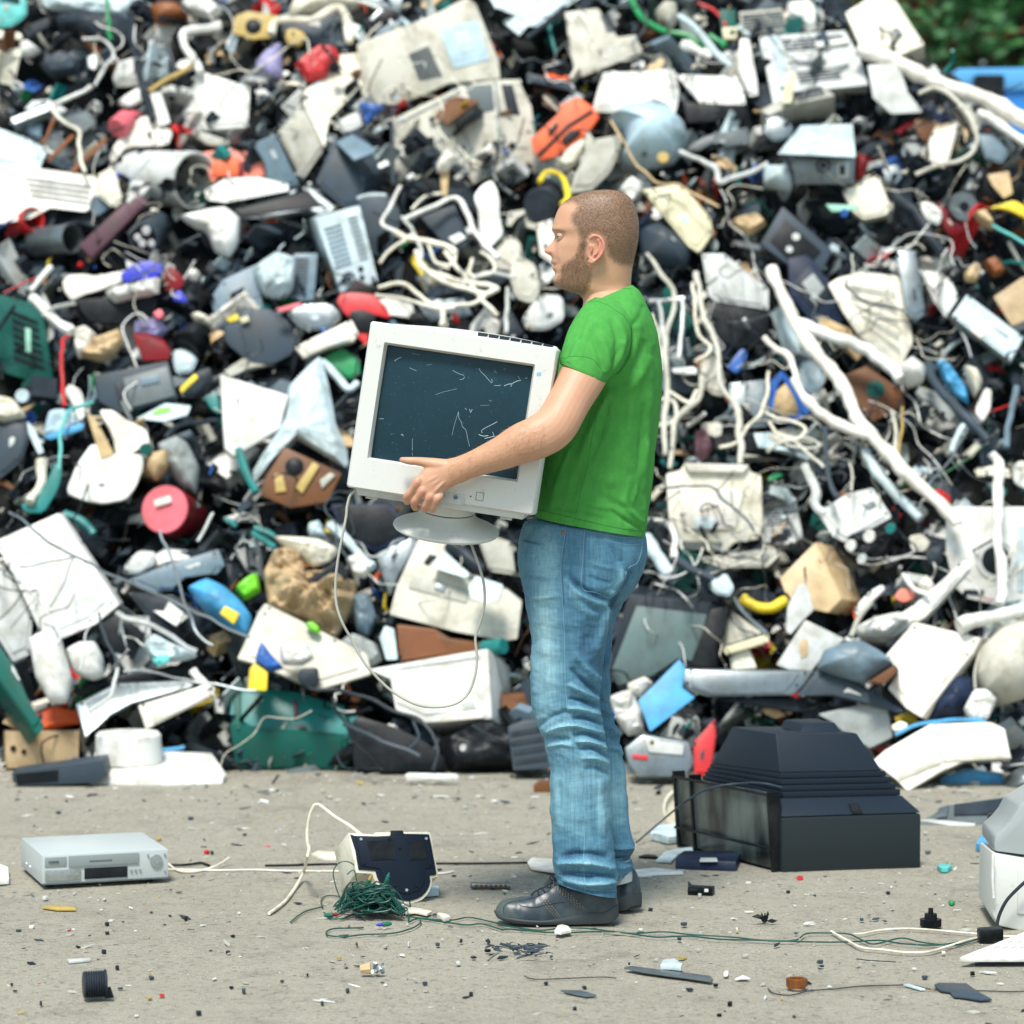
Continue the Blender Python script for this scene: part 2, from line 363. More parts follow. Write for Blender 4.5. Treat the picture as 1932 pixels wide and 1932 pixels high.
for i, v in enumerate(me.vertices):
    p = v.co + w0; cols[4 * i + 3] = 1.0
    if p.z > hl:
        # side view coordinates at the median plane, so the far side mirrors the near side
        q = Vector((p.x, YB, p.z)); q.z += 0; x, y = to_px(q)
        isear = abs(p.y - YB) > .0765 + .0009 * max(0, x - 1128) and 1110 < x < 1141 and 443 < y < 498
        hm = 0 if isear else soft(x, y, HAIRP, 11)
        bm_ = 0 if isear else max(soft(x, y, BEARDP, 9) * (1 if y > 495 else .75), .35 * soft(x, y, MOUST, 4))
        lip = .85 * max(g(y - 496.5, 2.8), g(y - 506, 3.4)) * max(0, min(1, (1052 - x) / 4)) * max(0, min(1, (.027 - abs(p.y - YB)) / .004))
        brow = g(y - (433.5 + max(0, (x - 1042)) * .28), 2.6) * (1 if 1038 < x < 1066 and abs(p.y - YB) > .006 else 0)
        eye = g(y - (444 + max(0, (x - 1045)) * .33), 1.4) * (1 if 1044 < x < 1063 and abs(p.y - YB) > .018 else 0)
        nostril = g(math.hypot(x - 1038, (y - 478)), 2.6) * (1 if abs(p.y - YB) > .003 else 0)
        cols[4 * i] = max(hm, 0); cols[4 * i + 1] = max(bm_, brow * .8, eye * .9, nostril)
        cols[4 * i + 2] = max(lip, .65 if isear else 0, .5 * g(math.hypot(x - 1034, y - 472), 12))
    else:
        x, y = to_px(p)
        kn = max([g(math.hypot(x - a, y - b), 6) for a, b in ((783,910),(795,929),(810,938),(823,942),(768,937),(781,949),(801,956),(758,867))] + [0]) if x < 870 and p.y < 6.53 else 0
        cols[4 * i + 2] = .55 * kn
ca.data.foreach_set('color', cols)
skin = bpy.data.materials.new('skin'); skin.use_nodes = True; nt = skin.node_tree; b = nt.nodes['Principled BSDF']; L = nt.links
att = nn(nt, 'ShaderNodeAttribute', attribute_name='tint'); sp = nn(nt, 'ShaderNodeSeparateColor'); L.new(att.outputs['Color'], sp.inputs[0])
tc = nn(nt, 'ShaderNodeTexCoord'); nz = nn(nt, 'ShaderNodeTexNoise', Scale=14.0, Detail=5.0); L.new(tc.outputs['Object'], nz.inputs['Vector'])
nf = nn(nt, 'ShaderNodeTexNoise', Scale=420.0, Detail=2.0); L.new(tc.outputs['Object'], nf.inputs['Vector'])
def mul(nt, a, b_, k=None):
    m = nt.nodes.new('ShaderNodeMath'); m.operation = 'MULTIPLY'
    for s, v in ((0, a), (1, b_)):
        if isinstance(v, (int, float)): m.inputs[s].default_value = v
        else: nt.links.new(v, m.inputs[s])
    return m.outputs[0]
def mixc(nt, fac, a, b_, blend='MIX'):
    m = nt.nodes.new('ShaderNodeMix'); m.data_type = 'RGBA'; m.blend_type = blend
    for s, v in ((0, fac), (6, a), (7, b_)):
        if hasattr(v, 'links') or hasattr(v, 'is_output'): nt.links.new(v, m.inputs[s])
        elif s == 0: m.inputs[0].default_value = v
        else: m.inputs[s].default_value = (*v, 1)
    return m.outputs[2]
nv = nn(nt, 'ShaderNodeTexNoise', Scale=55.0, Detail=6.0, Roughness=.8); L.new(tc.outputs['Object'], nv.inputs['Vector']); rv_ = ramp(nt, (.40, 0.0), (.62, 1.0)); L.new(nv.outputs['Fac'], rv_.inputs[0])
c1 = mixc(nt, nz.outputs['Fac'], (.47, .245, .135), (.61, .37, .25)); c1 = mixc(nt, mul(nt, rv_.outputs[0], .30), c1, (.56, .24, .15))
c1 = mixc(nt, sp.outputs[2], c1, (.58, .20, .15))
rfh = ramp(nt, (.38, .55), (.62, 1.0)); L.new(nf.outputs['Fac'], rfh.inputs[0])
c2 = mixc(nt, mul(nt, mul(nt, sp.outputs[0], rfh.outputs[0]), .86), c1, (.10, .07, .042))
c3 = mixc(nt, mul(nt, mul(nt, sp.outputs[1], rfh.outputs[0]), .72), c2, (.10, .058, .032))
L.new(c3, b.inputs['Base Color']); b.inputs['Roughness'].default_value = .5
b.inputs['Subsurface Weight'].default_value = .12; b.inputs['Subsurface Radius'].default_value = (.012, .004, .002); b.inputs['Subsurface Scale'].default_value = .6
bp = nn(nt, 'ShaderNodeBump', Strength=.4, Distance=.0012); L.new(nf.outputs['Fac'], bp.inputs['Height']); L.new(bp.outputs[0], b.inputs['Normal'])
me.materials.clear(); me.materials.append(skin)
tag(person, 'man with cropped hair, beard, green t-shirt and faded jeans holding the off-white monitor', 'person')
# ---- eyes
for s in (-1, 1):
    e = at(1058.5, 446.4, YB + s * .0262); eb = MB(); eb.ball(e, .0108, 20, 14); eye_ = obj('eyeball', eb, simple('eye_white_shaded', (.36, .33, .30), .2), person, smooth=True)  # eyeball greyed: shade of the socket is put into its colour
    d = Vector((-1, s * .35, .0)).normalized(); ib = MB(); ib.lathe(e + d * .0082, e + d * .0110, [(0, .0062), (1, .0050)], 16); obj('iris', ib, simple('iris', (.07, .10, .09), .15), eye_, smooth=True)
    for lo, hi, nm in ((19, 88, 'upper_eyelid'), (-88, -4, 'lower_eyelid')):
        lid = MB(); rings = []
        for i in range(9):
            el = radians(lo + (hi - lo) * i / 8)
            rings.append([e + Vector((-cos(el) * cos(a), s * cos(el) * sin(a), sin(el) - (.34 if lo > 0 else .12) * (sin(a) + .1) * (1 - abs(sin(el))))).normalized() * .0115 for a in [radians(-80 + 200 * k / 20) for k in range(21)]])
        lid.loft(rings, False, False, closed=False); obj(nm, lid, skin, person, smooth=True)
        if lo > 0: m_ = MB(); m_.tube([p + Vector((-.0004, s * .0006, 0)) for p in rings[0][7:15]], .0006, 6); obj('eyelash', m_, simple('lash', (.03, .018, .012), .8), person, smooth=True)
# ---- short hair and beard: real strands
bodyb = bvh_of([person])
def strands(name, poly, count, ln, wd, m, box, dirv, dens=9):
    mb = MB(); rnd = random.Random(name); tries = 0
    while count > 0 and tries < count * 40 + 200000:
        tries += 1
        x = rnd.uniform(box[0], box[2]); y = rnd.uniform(box[1], box[3]); side = rnd.random() < .72
        k = soft(x, y, poly, dens)
        if rnd.random() > k: continue
        p0 = at(x, y, YB)
        if side: o = p0 + Vector((0, -.4, 0)); d = Vector((0, 1, 0))
        else:
            a = rnd.uniform(-.5, .5) * pi; o = p0 + Vector((sin(a) * 0, -.4, 0)); d = Vector((0, 1, 0)); 
            c = at(1125, 440 if y < 500 else 500, YB); dd = Vector((p0.x - c.x, rnd.uniform(-.08, .04), p0.z - c.z))
            if dd.length < .02: continue
            dd.normalize(); o = c + dd * .4; d = -dd
        h = bodyb.ray_cast(o, d)
        if h[0] is None: continue
        p, n_ = h[0], h[1]
        if not side:
            hx, hy = to_px(Vector((p.x, YB, p.z)))
            if rnd.random() > soft(hx, hy, poly, dens): continue
        hx, hy = to_px(Vector((p.x, YB, p.z)))
        if abs(p.y - YB) > .082 and 1106 < hx < 1143: continue
        t = (n_ * .75 + Vector(dirv) + Vector((rnd.gauss(0, .35), rnd.gauss(0, .35), rnd.gauss(0, .35)))).normalized()
        sd_ = t.cross(Vector((rnd.gauss(0, 1), rnd.gauss(0, 1), rnd.gauss(0, 1)))).normalized() * wd
        l = ln * rnd.uniform(.6, 1.3)
        mb.add([p - sd_, p + sd_, p + t * l], [(0, 1, 2)]); count -= 1
    return obj(name, mb, m, person, fix=False)
hm1 = simple('hair_brown', (.16, .11, .06), .6); hm2 = simple('beard_brown', (.18, .115, .06), .6)
strands('hair', HAIRP, 13000, .0030, .00022, hm1, (1040, 356, 1210, 500), (.3, 0, .1))
arm_hair = MB(); rnd = random.Random(5)
while len(arm_hair.f) < 1500:
    x = rnd.uniform(845, 1030); y = rnd.uniform(800, 925); h, n_ = hit(bodyb, x, y)
    if h is None or h.y > 6.55: continue
    t = (n_ * .5 + Vector((-.6, rnd.gauss(0, .2), -.35 + rnd.gauss(0, .3)))).normalized(); sdv = t.orthogonal().normalized() * .00018
    arm_hair.add([h - sdv, h + sdv, h + t * rnd.uniform(.006, .012)], [(0, 1, 2)])
obj('arm_hair', arm_hair, simple('hair_golden', (.42, .26, .11), .5), person, fix=False)
strands('beard', BEARDP, 2600, .0068, .00026, hm2, (1035, 460, 1118, 564), (-.2, 0, -.6), 7)
# ---- T-shirt
def folds_apply(mb, i0, i1, folds, bend=None):
    """push vertices along their outward direction where a fold runs; folds are traced as picture points"""
    segs = []
    for pts, wdt, amp in folds:
        C = catmull([(x, y, 0) for x, y in pts], 4); L_ = len(C) - 1
        bx0 = min(c.x for c in C) - 3 * wdt; bx1 = max(c.x for c in C) + 3 * wdt; by0 = min(c.y for c in C) - 3 * wdt; by1 = max(c.y for c in C) + 3 * wdt
        segs.append((C, wdt, amp, bx0, bx1, by0, by1, L_))
    return segs
def fold_disp(segs, x, y):
    s = 0
    for C, w, amp, a, b_, c, d, L_ in segs:
        if x < a or x > b_ or y < c or y > d: continue
        best = 1e9; bt = 0
        for i in range(L_):
            x1, y1, x2, y2 = C[i].x, C[i].y, C[i + 1].x, C[i + 1].y; dx, dy = x2 - x1, y2 - y1
            t = max(0, min(1, ((x - x1) * dx + (y - y1) * dy) / (dx * dx + dy * dy + 1e-9))); q = math.hypot(x - x1 - t * dx, y - y1 - t * dy)
            if q < best: best = q; bt = (i + t) / L_
        s += amp * exp(-(best / w) ** 2) * (sin(pi * min(1, max(0, bt))) ** .5 if 0 < bt < 1 else 0)
    return s * 1.45
def garment(rings, segs, amp_noise, nscale, seed, near=True, aniso=(1, 1, 1)):
    n = len(rings[0]); out = []
    for r in rings:
        c = sum(r, Vector()) / n; nr = []
        for p in r:
            d = (p - c); d.z *= .2; d.normalize(); x, y = to_px(p)
            q = 0
            if d.y < .35: q = fold_disp(segs, x, y) * min(1, max(0, (.35 - d.y) / .5))
            q += amp_noise * noise.fractal(Vector((p.x * nscale * aniso[0], p.y * nscale * aniso[1], p.z * nscale * aniso[2])) + Vector((seed, 0, 0)), .8, 2, 4)
            nr.append(p + d * q)
        out.append(nr)
    return out
SH = [(1103,577,1192,538,.066,6.80),(1099,582,1196,540,.085,6.80),(1094,590,1207,551,.130,6.80),(1088,602,1219,573,.178,6.80),(1079,621,1231,602,.203,6.80),(1069,642,1240,633,.200,6.80),(1059,668,1246,668,.200,6.80),(1049,703,1249,710,.195,6.80),(1038,752,1247,757,.185,6.80),(1029,802,1242,807,.178,6.80),(1021,852,1236,860,.175,6.80),(1014,902,1229,917,.174,6.80),(1009,942,1224,962,.178,6.80),(1006,962,1221,992,.182,6.80),(1008,975,1217,1012,.185,6.80)]
fs = folds_apply(None, 0, 0, [
 ([(1142,722),(1110,780),(1075,850)],9,-.007), ([(1150,735),(1120,800),(1095,870)],8,.006), ([(1165,720),(1150,790),(1130,850)],12,.003),
 ([(1215,640),(1195,690),(1150,735)],9,-.005), ([(1228,670),(1205,715),(1160,750)],8,.0045), ([(1205,610),(1200,660),(1170,710)],7,.004),
 ([(1226,740),(1222,830),(1212,930)],7,.0045), ([(1214,760),(1210,850),(1202,930)],6,-.004), ([(1235,780),(1230,850),(1222,900)],5,-.003),
 ([(1105,860),(1085,920),(1070,975)],6,-.0035), ([(1060,900),(1045,940),(1035,970)],8,.004), ([(1030,880),(1024,925),(1022,965)],7,-.004),
 ([(1170,940),(1190,965),(1215,990)],5,.004), ([(1150,960),(1180,982),(1212,1000)],4,-.004), ([(1221,890),(1214,940),(1219,1000)],4,.004), ([(1190,900),(1180,950),(1195,1000)],6,.003),
 ([(1125,930),(1160,950),(1195,960)],7,-.003), ([(1090,880),(1130,905),(1170,910)],10,.003), ([(1080,600),(1100,640),(1140,690)],7,-.004), ([(1138,735),(1100,800),(1062,880),(1040,940)],5,.004), ([(1150,745),(1135,820),(1100,900)],4,-.0035), ([(1200,700),(1190,780),(1185,860)],9,.0035), ([(1235,650),(1238,720),(1235,800)],5,-.003), ([(1060,930),(1110,950),(1160,962)],5,.003), ([(1040,955),(1090,966),(1140,980)],4,-.003), ([(1185,620),(1205,600),(1215,575)],5,-.003), ([(1160,560),(1190,575),(1210,600)],6,.003), ([(1222,830),(1205,900),(1190,960)],5,.004), ([(1232,850),(1220,900),(1210,960)],4,-.004)])
shirt = MB()
R = garment(table_rings(SH, 190, n=170, e=2.15), fs, .0035, 9, 3)
inner = [[p + (sum(R[-1], Vector()) / 170 - p) * .03 + Vector((0, 0, .03)) for p in R[-1]]]
top = [[p + (sum(R[0], Vector()) / 170 - p) * .06 - Vector((0, 0, .012)) for p in R[0]]]
shirt.loft(top + R + inner, False, False)
SL = [(1122,561,1186,574,.055,6.70),(1106,571,1193,600,.076,6.655),(1091,590,1192,630,.076,6.615),(1076,616,1187,662,.074,6.588),(1065,645,1170,694,.069,6.566),(1057,676,1148,716,.064,6.548),(1056,684,1143,722,.063,6.545)]
fsl = folds_apply(None, 0, 0, [
 ([(1150,600),(1165,640),(1160,690)],6,-.005), ([(1165,600),(1178,640),(1165,690)],5,.005), ([(1175,650),(1160,690),(1148,715)],4,-.005), ([(1130,625),(1145,660),(1150,705)],6,.004), ([(1112,620),(1128,660),(1140,700)],5,-.0035),
 ([(1090,640),(1080,662),(1072,685)],6,.003), ([(1105,600),(1085,640),(1068,675)],6,-.004), ([(1120,600),(1105,640),(1095,680)],8,.003)])
R = garment(table_rings(SL, 80, n=110, e=2.1), fsl, .002, 14, 9)
cen = sum(R[-1], Vector()) / 110
def shrink(r, k, dv=Vector()): c = sum(r, Vector()) / len(r); return [c + (p - c) * k + dv for p in r]
hemdir = (at(1104, 700, 6.545) - at(1120, 668, 6.56)).normalized()
shirt.loft([shrink(R[0], .4)] + R + [shrink(R[-1], .985, hemdir * .002), shrink(R[-1], .95, hemdir * -.001), shrink(R[-1], .93, hemdir * -.04)], True, False)
SF = [(1118,566,1183,585,.060,6.935),(1091,590,1192,630,.076,6.985),(1076,616,1187,662,.074,7.01),(1065,645,1170,694,.069,7.03),(1056,684,1143,722,.063,7.045)]
R = table_rings(SF, 30, n=50, e=2.1); shirt.loft([shrink(R[0], .4)] + R + [shrink(R[-1], .93, hemdir * -.04)], True, False)
shm = bpy.data.materials.new('green_jersey'); shm.use_nodes = True; nt = shm.node_tree; b = nt.nodes['Principled BSDF']; L = nt.links
tc = nn(nt, 'ShaderNodeTexCoord'); n1 = nn(nt, 'ShaderNodeTexNoise', Scale=5.0, Detail=4.0); n2 = nn(nt, 'ShaderNodeTexNoise', Scale=700.0, Detail=2.0); n3 = nn(nt, 'ShaderNodeTexNoise', Scale=60.0, Detail=4.0)
mp = nn(nt, 'ShaderNodeMapping'); mp.inputs['Scale'].default_value = (1.2, 1.2, .6); L.new(tc.outputs['Object'], mp.inputs[0]); L.new(mp.outputs[0], n3.inputs['Vector'])
L.new(tc.outputs['Object'], n1.inputs['Vector']); L.new(tc.outputs['Object'], n2.inputs['Vector'])
c = mixc(nt, n2.outputs['Fac'], (.028, .21, .034), (.10, .40, .085)); r_ = ramp(nt, (.4, 0.0), (.75, 1.0)); L.new(n3.outputs['Fac'], r_.inputs[0]); c = mixc(nt, mul(nt, r_.outputs[0], .35), c, (.11, .42, .08))
L.new(c, b.inputs['Base Color']); b.inputs['Roughness'].default_value = .85; b.inputs['Specular IOR Level'].default_value = .15
bp = nn(nt, 'ShaderNodeBump', Strength=.6, Distance=.0018); L.new(n2.outputs['Fac'], bp.inputs['Height']); bp2 = nn(nt, 'ShaderNodeBump', Strength=.25, Distance=.006); L.new(n3.outputs['Fac'], bp2.inputs['Height']); L.new(bp2.outputs[0], bp.inputs['Normal']); L.new(bp.outputs[0], b.inputs['Normal'])
tee = obj('t_shirt', shirt, shm, person, smooth=True)
tb = bvh_of([tee]); seam = MB()
for pts, r in [([(1113,571),(1122,568),(1145,575),(1165,588),(1178,597),(1187,612),(1192,628),(1191,652),(1184,680),(1166,705)], .0011), ([(1061,676),(1085,672),(1114,676),(1128,688),(1138,703)], .0007),
               ([(1107,572),(1130,559),(1150,551),(1170,545),(1192,545)], .0012), ([(1125,790),(1116,830),(1108,880),(1095,930),(1083,985)], .0008), ([(1014,962),(1060,972),(1110,984),(1160,995),(1217,1003)], .0008)]:
    seam = MB(); surf_line(seam, tb, pts, r, 10); obj('seam', seam, simple('seam_green', (.02, .21, .02), .9), tee, smooth=True)
# ---- jeans
dn = bpy.data.materials.new('denim'); dn.use_nodes = True; nt = dn.node_tree; b = nt.nodes['Principled BSDF']; L = nt.links
tc = nn(nt, 'ShaderNodeTexCoord'); at_ = nn(nt, 'ShaderNodeAttribute', attribute_name='fade')
mp = nn(nt, 'ShaderNodeMapping'); mp.inputs['Scale'].default_value = (150, 150, 7); L.new(tc.outputs['Object'], mp.inputs[0]); n1 = nn(nt, 'ShaderNodeTexNoise', Scale=1.0, Detail=5.0, Roughness=.7); L.new(mp.outputs[0], n1.inputs['Vector'])
mp2 = nn(nt, 'ShaderNodeMapping'); mp2.inputs['Scale'].default_value = (40, 40, 300); L.new(tc.outputs['Object'], mp2.inputs[0]); n2 = nn(nt, 'ShaderNodeTexNoise', Scale=1.0, Detail=3.0); L.new(mp2.outputs[0], n2.inputs['Vector'])
n3 = nn(nt, 'ShaderNodeTexNoise', Scale=11.0, Detail=5.0); L.new(tc.outputs['Object'], n3.inputs['Vector']); n4 = nn(nt, 'ShaderNodeTexNoise', Scale=900.0, Detail=1.0); L.new(tc.outputs['Object'], n4.inputs['Vector'])
def addm(nt, *terms):
    out = None
    for t, k in terms:
        v = mul(nt, t, k)
        if out is None: out = v
        else:
            a = nt.nodes.new('ShaderNodeMath'); a.operation = 'ADD'; nt.links.new(out, a.inputs[0]); nt.links.new(v, a.inputs[1]); out = a.outputs[0]
    return out
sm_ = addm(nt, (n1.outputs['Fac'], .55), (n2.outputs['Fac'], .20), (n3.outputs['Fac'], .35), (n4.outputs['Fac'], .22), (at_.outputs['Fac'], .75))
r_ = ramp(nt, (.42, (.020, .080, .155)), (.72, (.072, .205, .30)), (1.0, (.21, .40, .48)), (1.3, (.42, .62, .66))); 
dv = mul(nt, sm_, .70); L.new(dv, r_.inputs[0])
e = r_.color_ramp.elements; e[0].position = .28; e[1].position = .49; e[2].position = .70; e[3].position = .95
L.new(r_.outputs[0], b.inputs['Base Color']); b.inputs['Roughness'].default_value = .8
bp = nn(nt, 'ShaderNodeBump', Strength=.5, Distance=.0015); L.new(addm(nt, (n4.outputs['Fac'], .5), (n1.outputs['Fac'], .5)), bp.inputs['Height']); L.new(bp.outputs[0], b.inputs['Normal'])
jm = MB()
jf = [ # creases traced on the near leg and seat
 ([(990,1085),(1015,1092),(1050,1096)],4,-.003), ([(1000,1130),(1030,1128),(1058,1122)],4,.003), ([(1068,1075),(1085,1100),(1120,1122),(1150,1130)],6,-.006), ([(1066,1090),(1090,1118),(1125,1138),(1150,1143)],6,.006),
 ([(1170,1060),(1174,1090),(1168,1112),(1150,1125)],7,.008), ([(1190,1075),(1178,1100),(1160,1128),(1150,1150)],5,-.010), ([(1140,1020),(1165,1050),(1180,1080)],8,-.003), ([(1110,1060),(1135,1068),(1160,1075)],4,.0025), ([(1108,1085),(1130,1095),(1155,1100)],4,-.003),
 ([(1150,1145),(1138,1180),(1125,1230)],8,.005), ([(1075,1110),(1100,1150),(1130,1165)],8,.004), ([(1120,1180),(1100,1230),(1085,1290)],10,-.003), ([(1085,1230),(1105,1260),(1132,1285)],6,.005), ([(1075,1260),(1100,1285),(1131,1310)],5,-.006),
 ([(1070,1290),(1098,1305),(1131,1322)],5,.006), ([(1072,1318),(1100,1322),(1131,1335)],4,-.006), ([(1068,1338),(1096,1338),(1134,1350)],5,.006), ([(1015,1372),(1045,1350),(1080,1342)],5,-.004), ([(1080,1356),(1105,1355),(1138,1368)],4,-.006), ([(1030,1385),(1055,1372),(1090,1370),(1140,1385)],4,.0055),
 ([(1020,1392),(1048,1392),(1075,1396)],5,-.004), ([(1082,1388),(1110,1385),(1143,1400)],4,-.006), ([(1085,1400),(1115,1400),(1146,1414)],4,.006), ([(1090,1414),(1120,1413),(1148,1430)],4,-.005), ([(1032,1410),(1060,1404),(1085,1410)],4,.004), ([(1095,1432),(1120,1430),(1150,1442)],5,.005), ([(1100,1452),(1125,1450),(1150,1462)],5,-.004),
 ([(1045,1460),(1052,1520),(1055,1570)],6,.003), ([(1130,1470),(1135,1530),(1140,1580)],7,.004), ([(1120,1500),(1122,1550),(1128,1600)],6,-.003),
 ([(1056,1618),(1085,1612),(1120,1612),(1150,1620)],6,-.007), ([(1050,1632),(1080,1628),(1120,1630),(1160,1640)],6,.008), ([(1055,1648),(1090,1650),(1130,1652),(1162,1655)],5,-.008), ([(1060,1660),(1100,1668),(1135,1668),(1162,1665)],5,.007), ([(1062,1668),(1095,1680),(1125,1684),(1160,1680)],3,-.004), ([(1100,1600),(1108,1625),(1100,1650)],6,.004),
 ([(1003,1215),(1008,1260),(1010,1310)],6,.003), ([(1020,1150),(1030,1200),(1032,1260)],8,.002)]
fj = folds_apply(None, 0, 0, jf)
PEL = [(1020,972,1208,995,.145,6.80),(1000,980,1214,1002,.165,6.80),(988,988,1218,1010,.172,6.80),(978,1020,1221,1035,.178,6.80),(977,1050,1220,1055,.182,6.80),(981,1080,1213,1080,.184,6.80),(987,1110,1200,1105,.18,6.80),(996,1135,1184,1128,.15,6.80),(1015,1150,1165,1145,.10,6.80)]
jm.loft([shrink(r, 1) for r in garment(table_rings(PEL, 90, n=150, e=2.2), fj, .003, 9, 21)])
NL = [(984,1020,1200,1060,.080,6.715),(984,1060,1180,1095,.095,6.705),(987,1105,1163,1122,.098,6.70),(993,1142,1154,1148,.095,6.70),(1001,1190,1145,1193,.090,6.70),(1003,1240,1138,1243,.085,6.70),(1003,1290,1132,1290,.080,6.70),(1005,1335,1132,1333,.076,6.70),(1015,1372,1139,1374,.073,6.70),(1028,1404,1145,1410,.070,6.70),(1037,1450,1151,1450,.068,6.70),(1038,1520,1152,1520,.066,6.70),(1042,1575,1156,1580,.066,6.70),(1044,1625,1162,1632,.068,6.70),(1048,1648,1164,1662,.067,6.70),(1053,1664,1162,1691,.064,6.70)]
R = garment(table_rings(NL, 300, n=130, e=2.15), fj, .0035, 13, 5, aniso=(1, 1, 1.6))
hem = R[-8:]
jm.loft([shrink(R[0], .5)] + R[:-8] + [shrink(R[-8], 1.02)] + [shrink(r, 1.025) for r in hem] + [shrink(R[-1], .97), shrink(R[-1], .94, Vector((0, 0, .05)))], True, False)
far = [(1196,1080),(1186,1113),(1176,1138),(1166,1158),(1157,1183),(1152,1228),(1151,1261),(1151,1298),(1151,1325),(1158,1353),(1166,1378),(1173,1411),(1180,1449),(1184,1490),(1187,1530),(1191,1569),(1197,1597),(1193,1617),(1195,1636),(1189,1652)]
FL = []
for x, y in far:
    wd = 175 if y < 1120 else 150 - (y - 1120) * .10 if y < 1320 else 128 - max(0, y - 1320) * .04
    FL.append((x - wd, y - 4, x, y, max(.062, .092 - (y - 1080) * .00009), 6.872))
ff = folds_apply(None, 0, 0, [([(1120,1310),(1138,1322),(1152,1335)],4,-.006), ([(1125,1330),(1140,1340),(1160,1350)],4,.006), ([(1130,1350),(1145,1355),(1164,1368)],4,-.006), ([(1135,1370),(1150,1374),(1170,1388)],4,.006), ([(1140,1390),(1155,1392),(1174,1405)],4,-.006), ([(1142,1410),(1158,1412),(1178,1425)],4,.005),
 ([(1150,1600),(1170,1602),(1196,1600)],5,.008), ([(1150,1618),(1170,1620),(1196,1616)],4,-.008), ([(1150,1632),(1170,1638),(1196,1632)],4,.003),  ([(1155,1230),(1145,1250),(1130,1280)],5,.005), ([(1155,1190),(1140,1210),(1130,1240)],5,-.005)])
R = garment(table_rings(FL, 220, n=100, e=2.15), ff, .0035, 13, 8, aniso=(1, 1, 1.6))
jm.loft([shrink(R[0], .5)] + R + [shrink(R[-1], .97), shrink(R[-1], .93, Vector((0, 0, .05)))], True, False)
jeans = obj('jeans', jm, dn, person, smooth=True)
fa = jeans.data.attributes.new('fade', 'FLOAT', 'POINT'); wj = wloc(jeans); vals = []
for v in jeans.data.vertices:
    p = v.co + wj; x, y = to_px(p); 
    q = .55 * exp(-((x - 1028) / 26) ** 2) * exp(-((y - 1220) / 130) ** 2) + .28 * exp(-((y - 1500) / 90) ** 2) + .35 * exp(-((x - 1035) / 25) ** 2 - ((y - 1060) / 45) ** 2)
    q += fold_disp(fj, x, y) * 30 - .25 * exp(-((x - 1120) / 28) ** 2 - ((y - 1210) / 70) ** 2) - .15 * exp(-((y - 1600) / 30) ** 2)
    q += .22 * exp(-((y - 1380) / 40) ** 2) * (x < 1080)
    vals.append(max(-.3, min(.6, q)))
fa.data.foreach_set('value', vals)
jb = bvh_of([jeans]); st = MB()
for pts, r in [([(1068,990),(1065,1016),(1059,1060),(1058,1085),(1062,1141),(1065,1203),(1066,1266),(1068,1316),(1073,1353),(1081,1391),(1088,1428),(1095,1455),(1101,1499),(1103,1574),(1101,1629),(1104,1680)], .0011),
               ([(1103,998),(1100,1050),(1098,1108),(1125,1118),(1150,1127),(1172,1111)], .0010), ([(1100,1001),(1140,1008),(1180,1014),(1213,1012)], .0009), ([(1106,1015),(1150,1022),(1185,1028),(1212,1026)], .0007),
               ([(1004,988),(1006,1003),(1012,1012),(1030,1013),(1050,1008),(1066,1001)], .0012), ([(1212,1016),(1210,1040),(1202,1062),(1186,1072),(1176,1095)], .0009), ([(1052,1650),(1080,1664),(1110,1677),(1140,1681),(1164,1679)], .0008),
               ([(1151,1132),(1146,1180),(1142,1215),(1136,1262),(1133,1300)], .0009), ([(1024,1272),(1032,1330),(1045,1372)], .0006)]:
    st = MB(); surf_line(st, jb, pts, r, 10); obj('seam', st, simple('denim_seam', (.15, .30, .40), .8), jeans, smooth=True)
st = MB()
for k in range(46):
    y = 1000 + k * 3.1; x = lerp_table([(990, 1071), (1016, 1068), (1075, 1062), (1141, 1065)], y)[0]
    surf_line(st, jb, [(x, y), (x - 2.5, y + .8)], .0010, 2)
obj('puckered_edge', st, simple('denim_dark', (.035, .10, .19), .85), jeans, smooth=True); st = MB()
for k in range(28):
    y = 1008 + k * 3.5; surf_line(st, jb, [(1107 - k * .12, y), (1103.5 - k * .12, y + .6)], .0009, 2)
obj('puckered_edge', st, simple('denim_dark', (.035, .10, .19), .85), jeans, smooth=True)
rv = MB(); h, n_ = hit(jb, 1062, 1005); rv.lathe(h - n_ * .001, h + n_ * .003, [(0, .0042), (.6, .0042), (1, .002)], 16); obj('rivet', rv, 'copper', jeans, smooth=True)
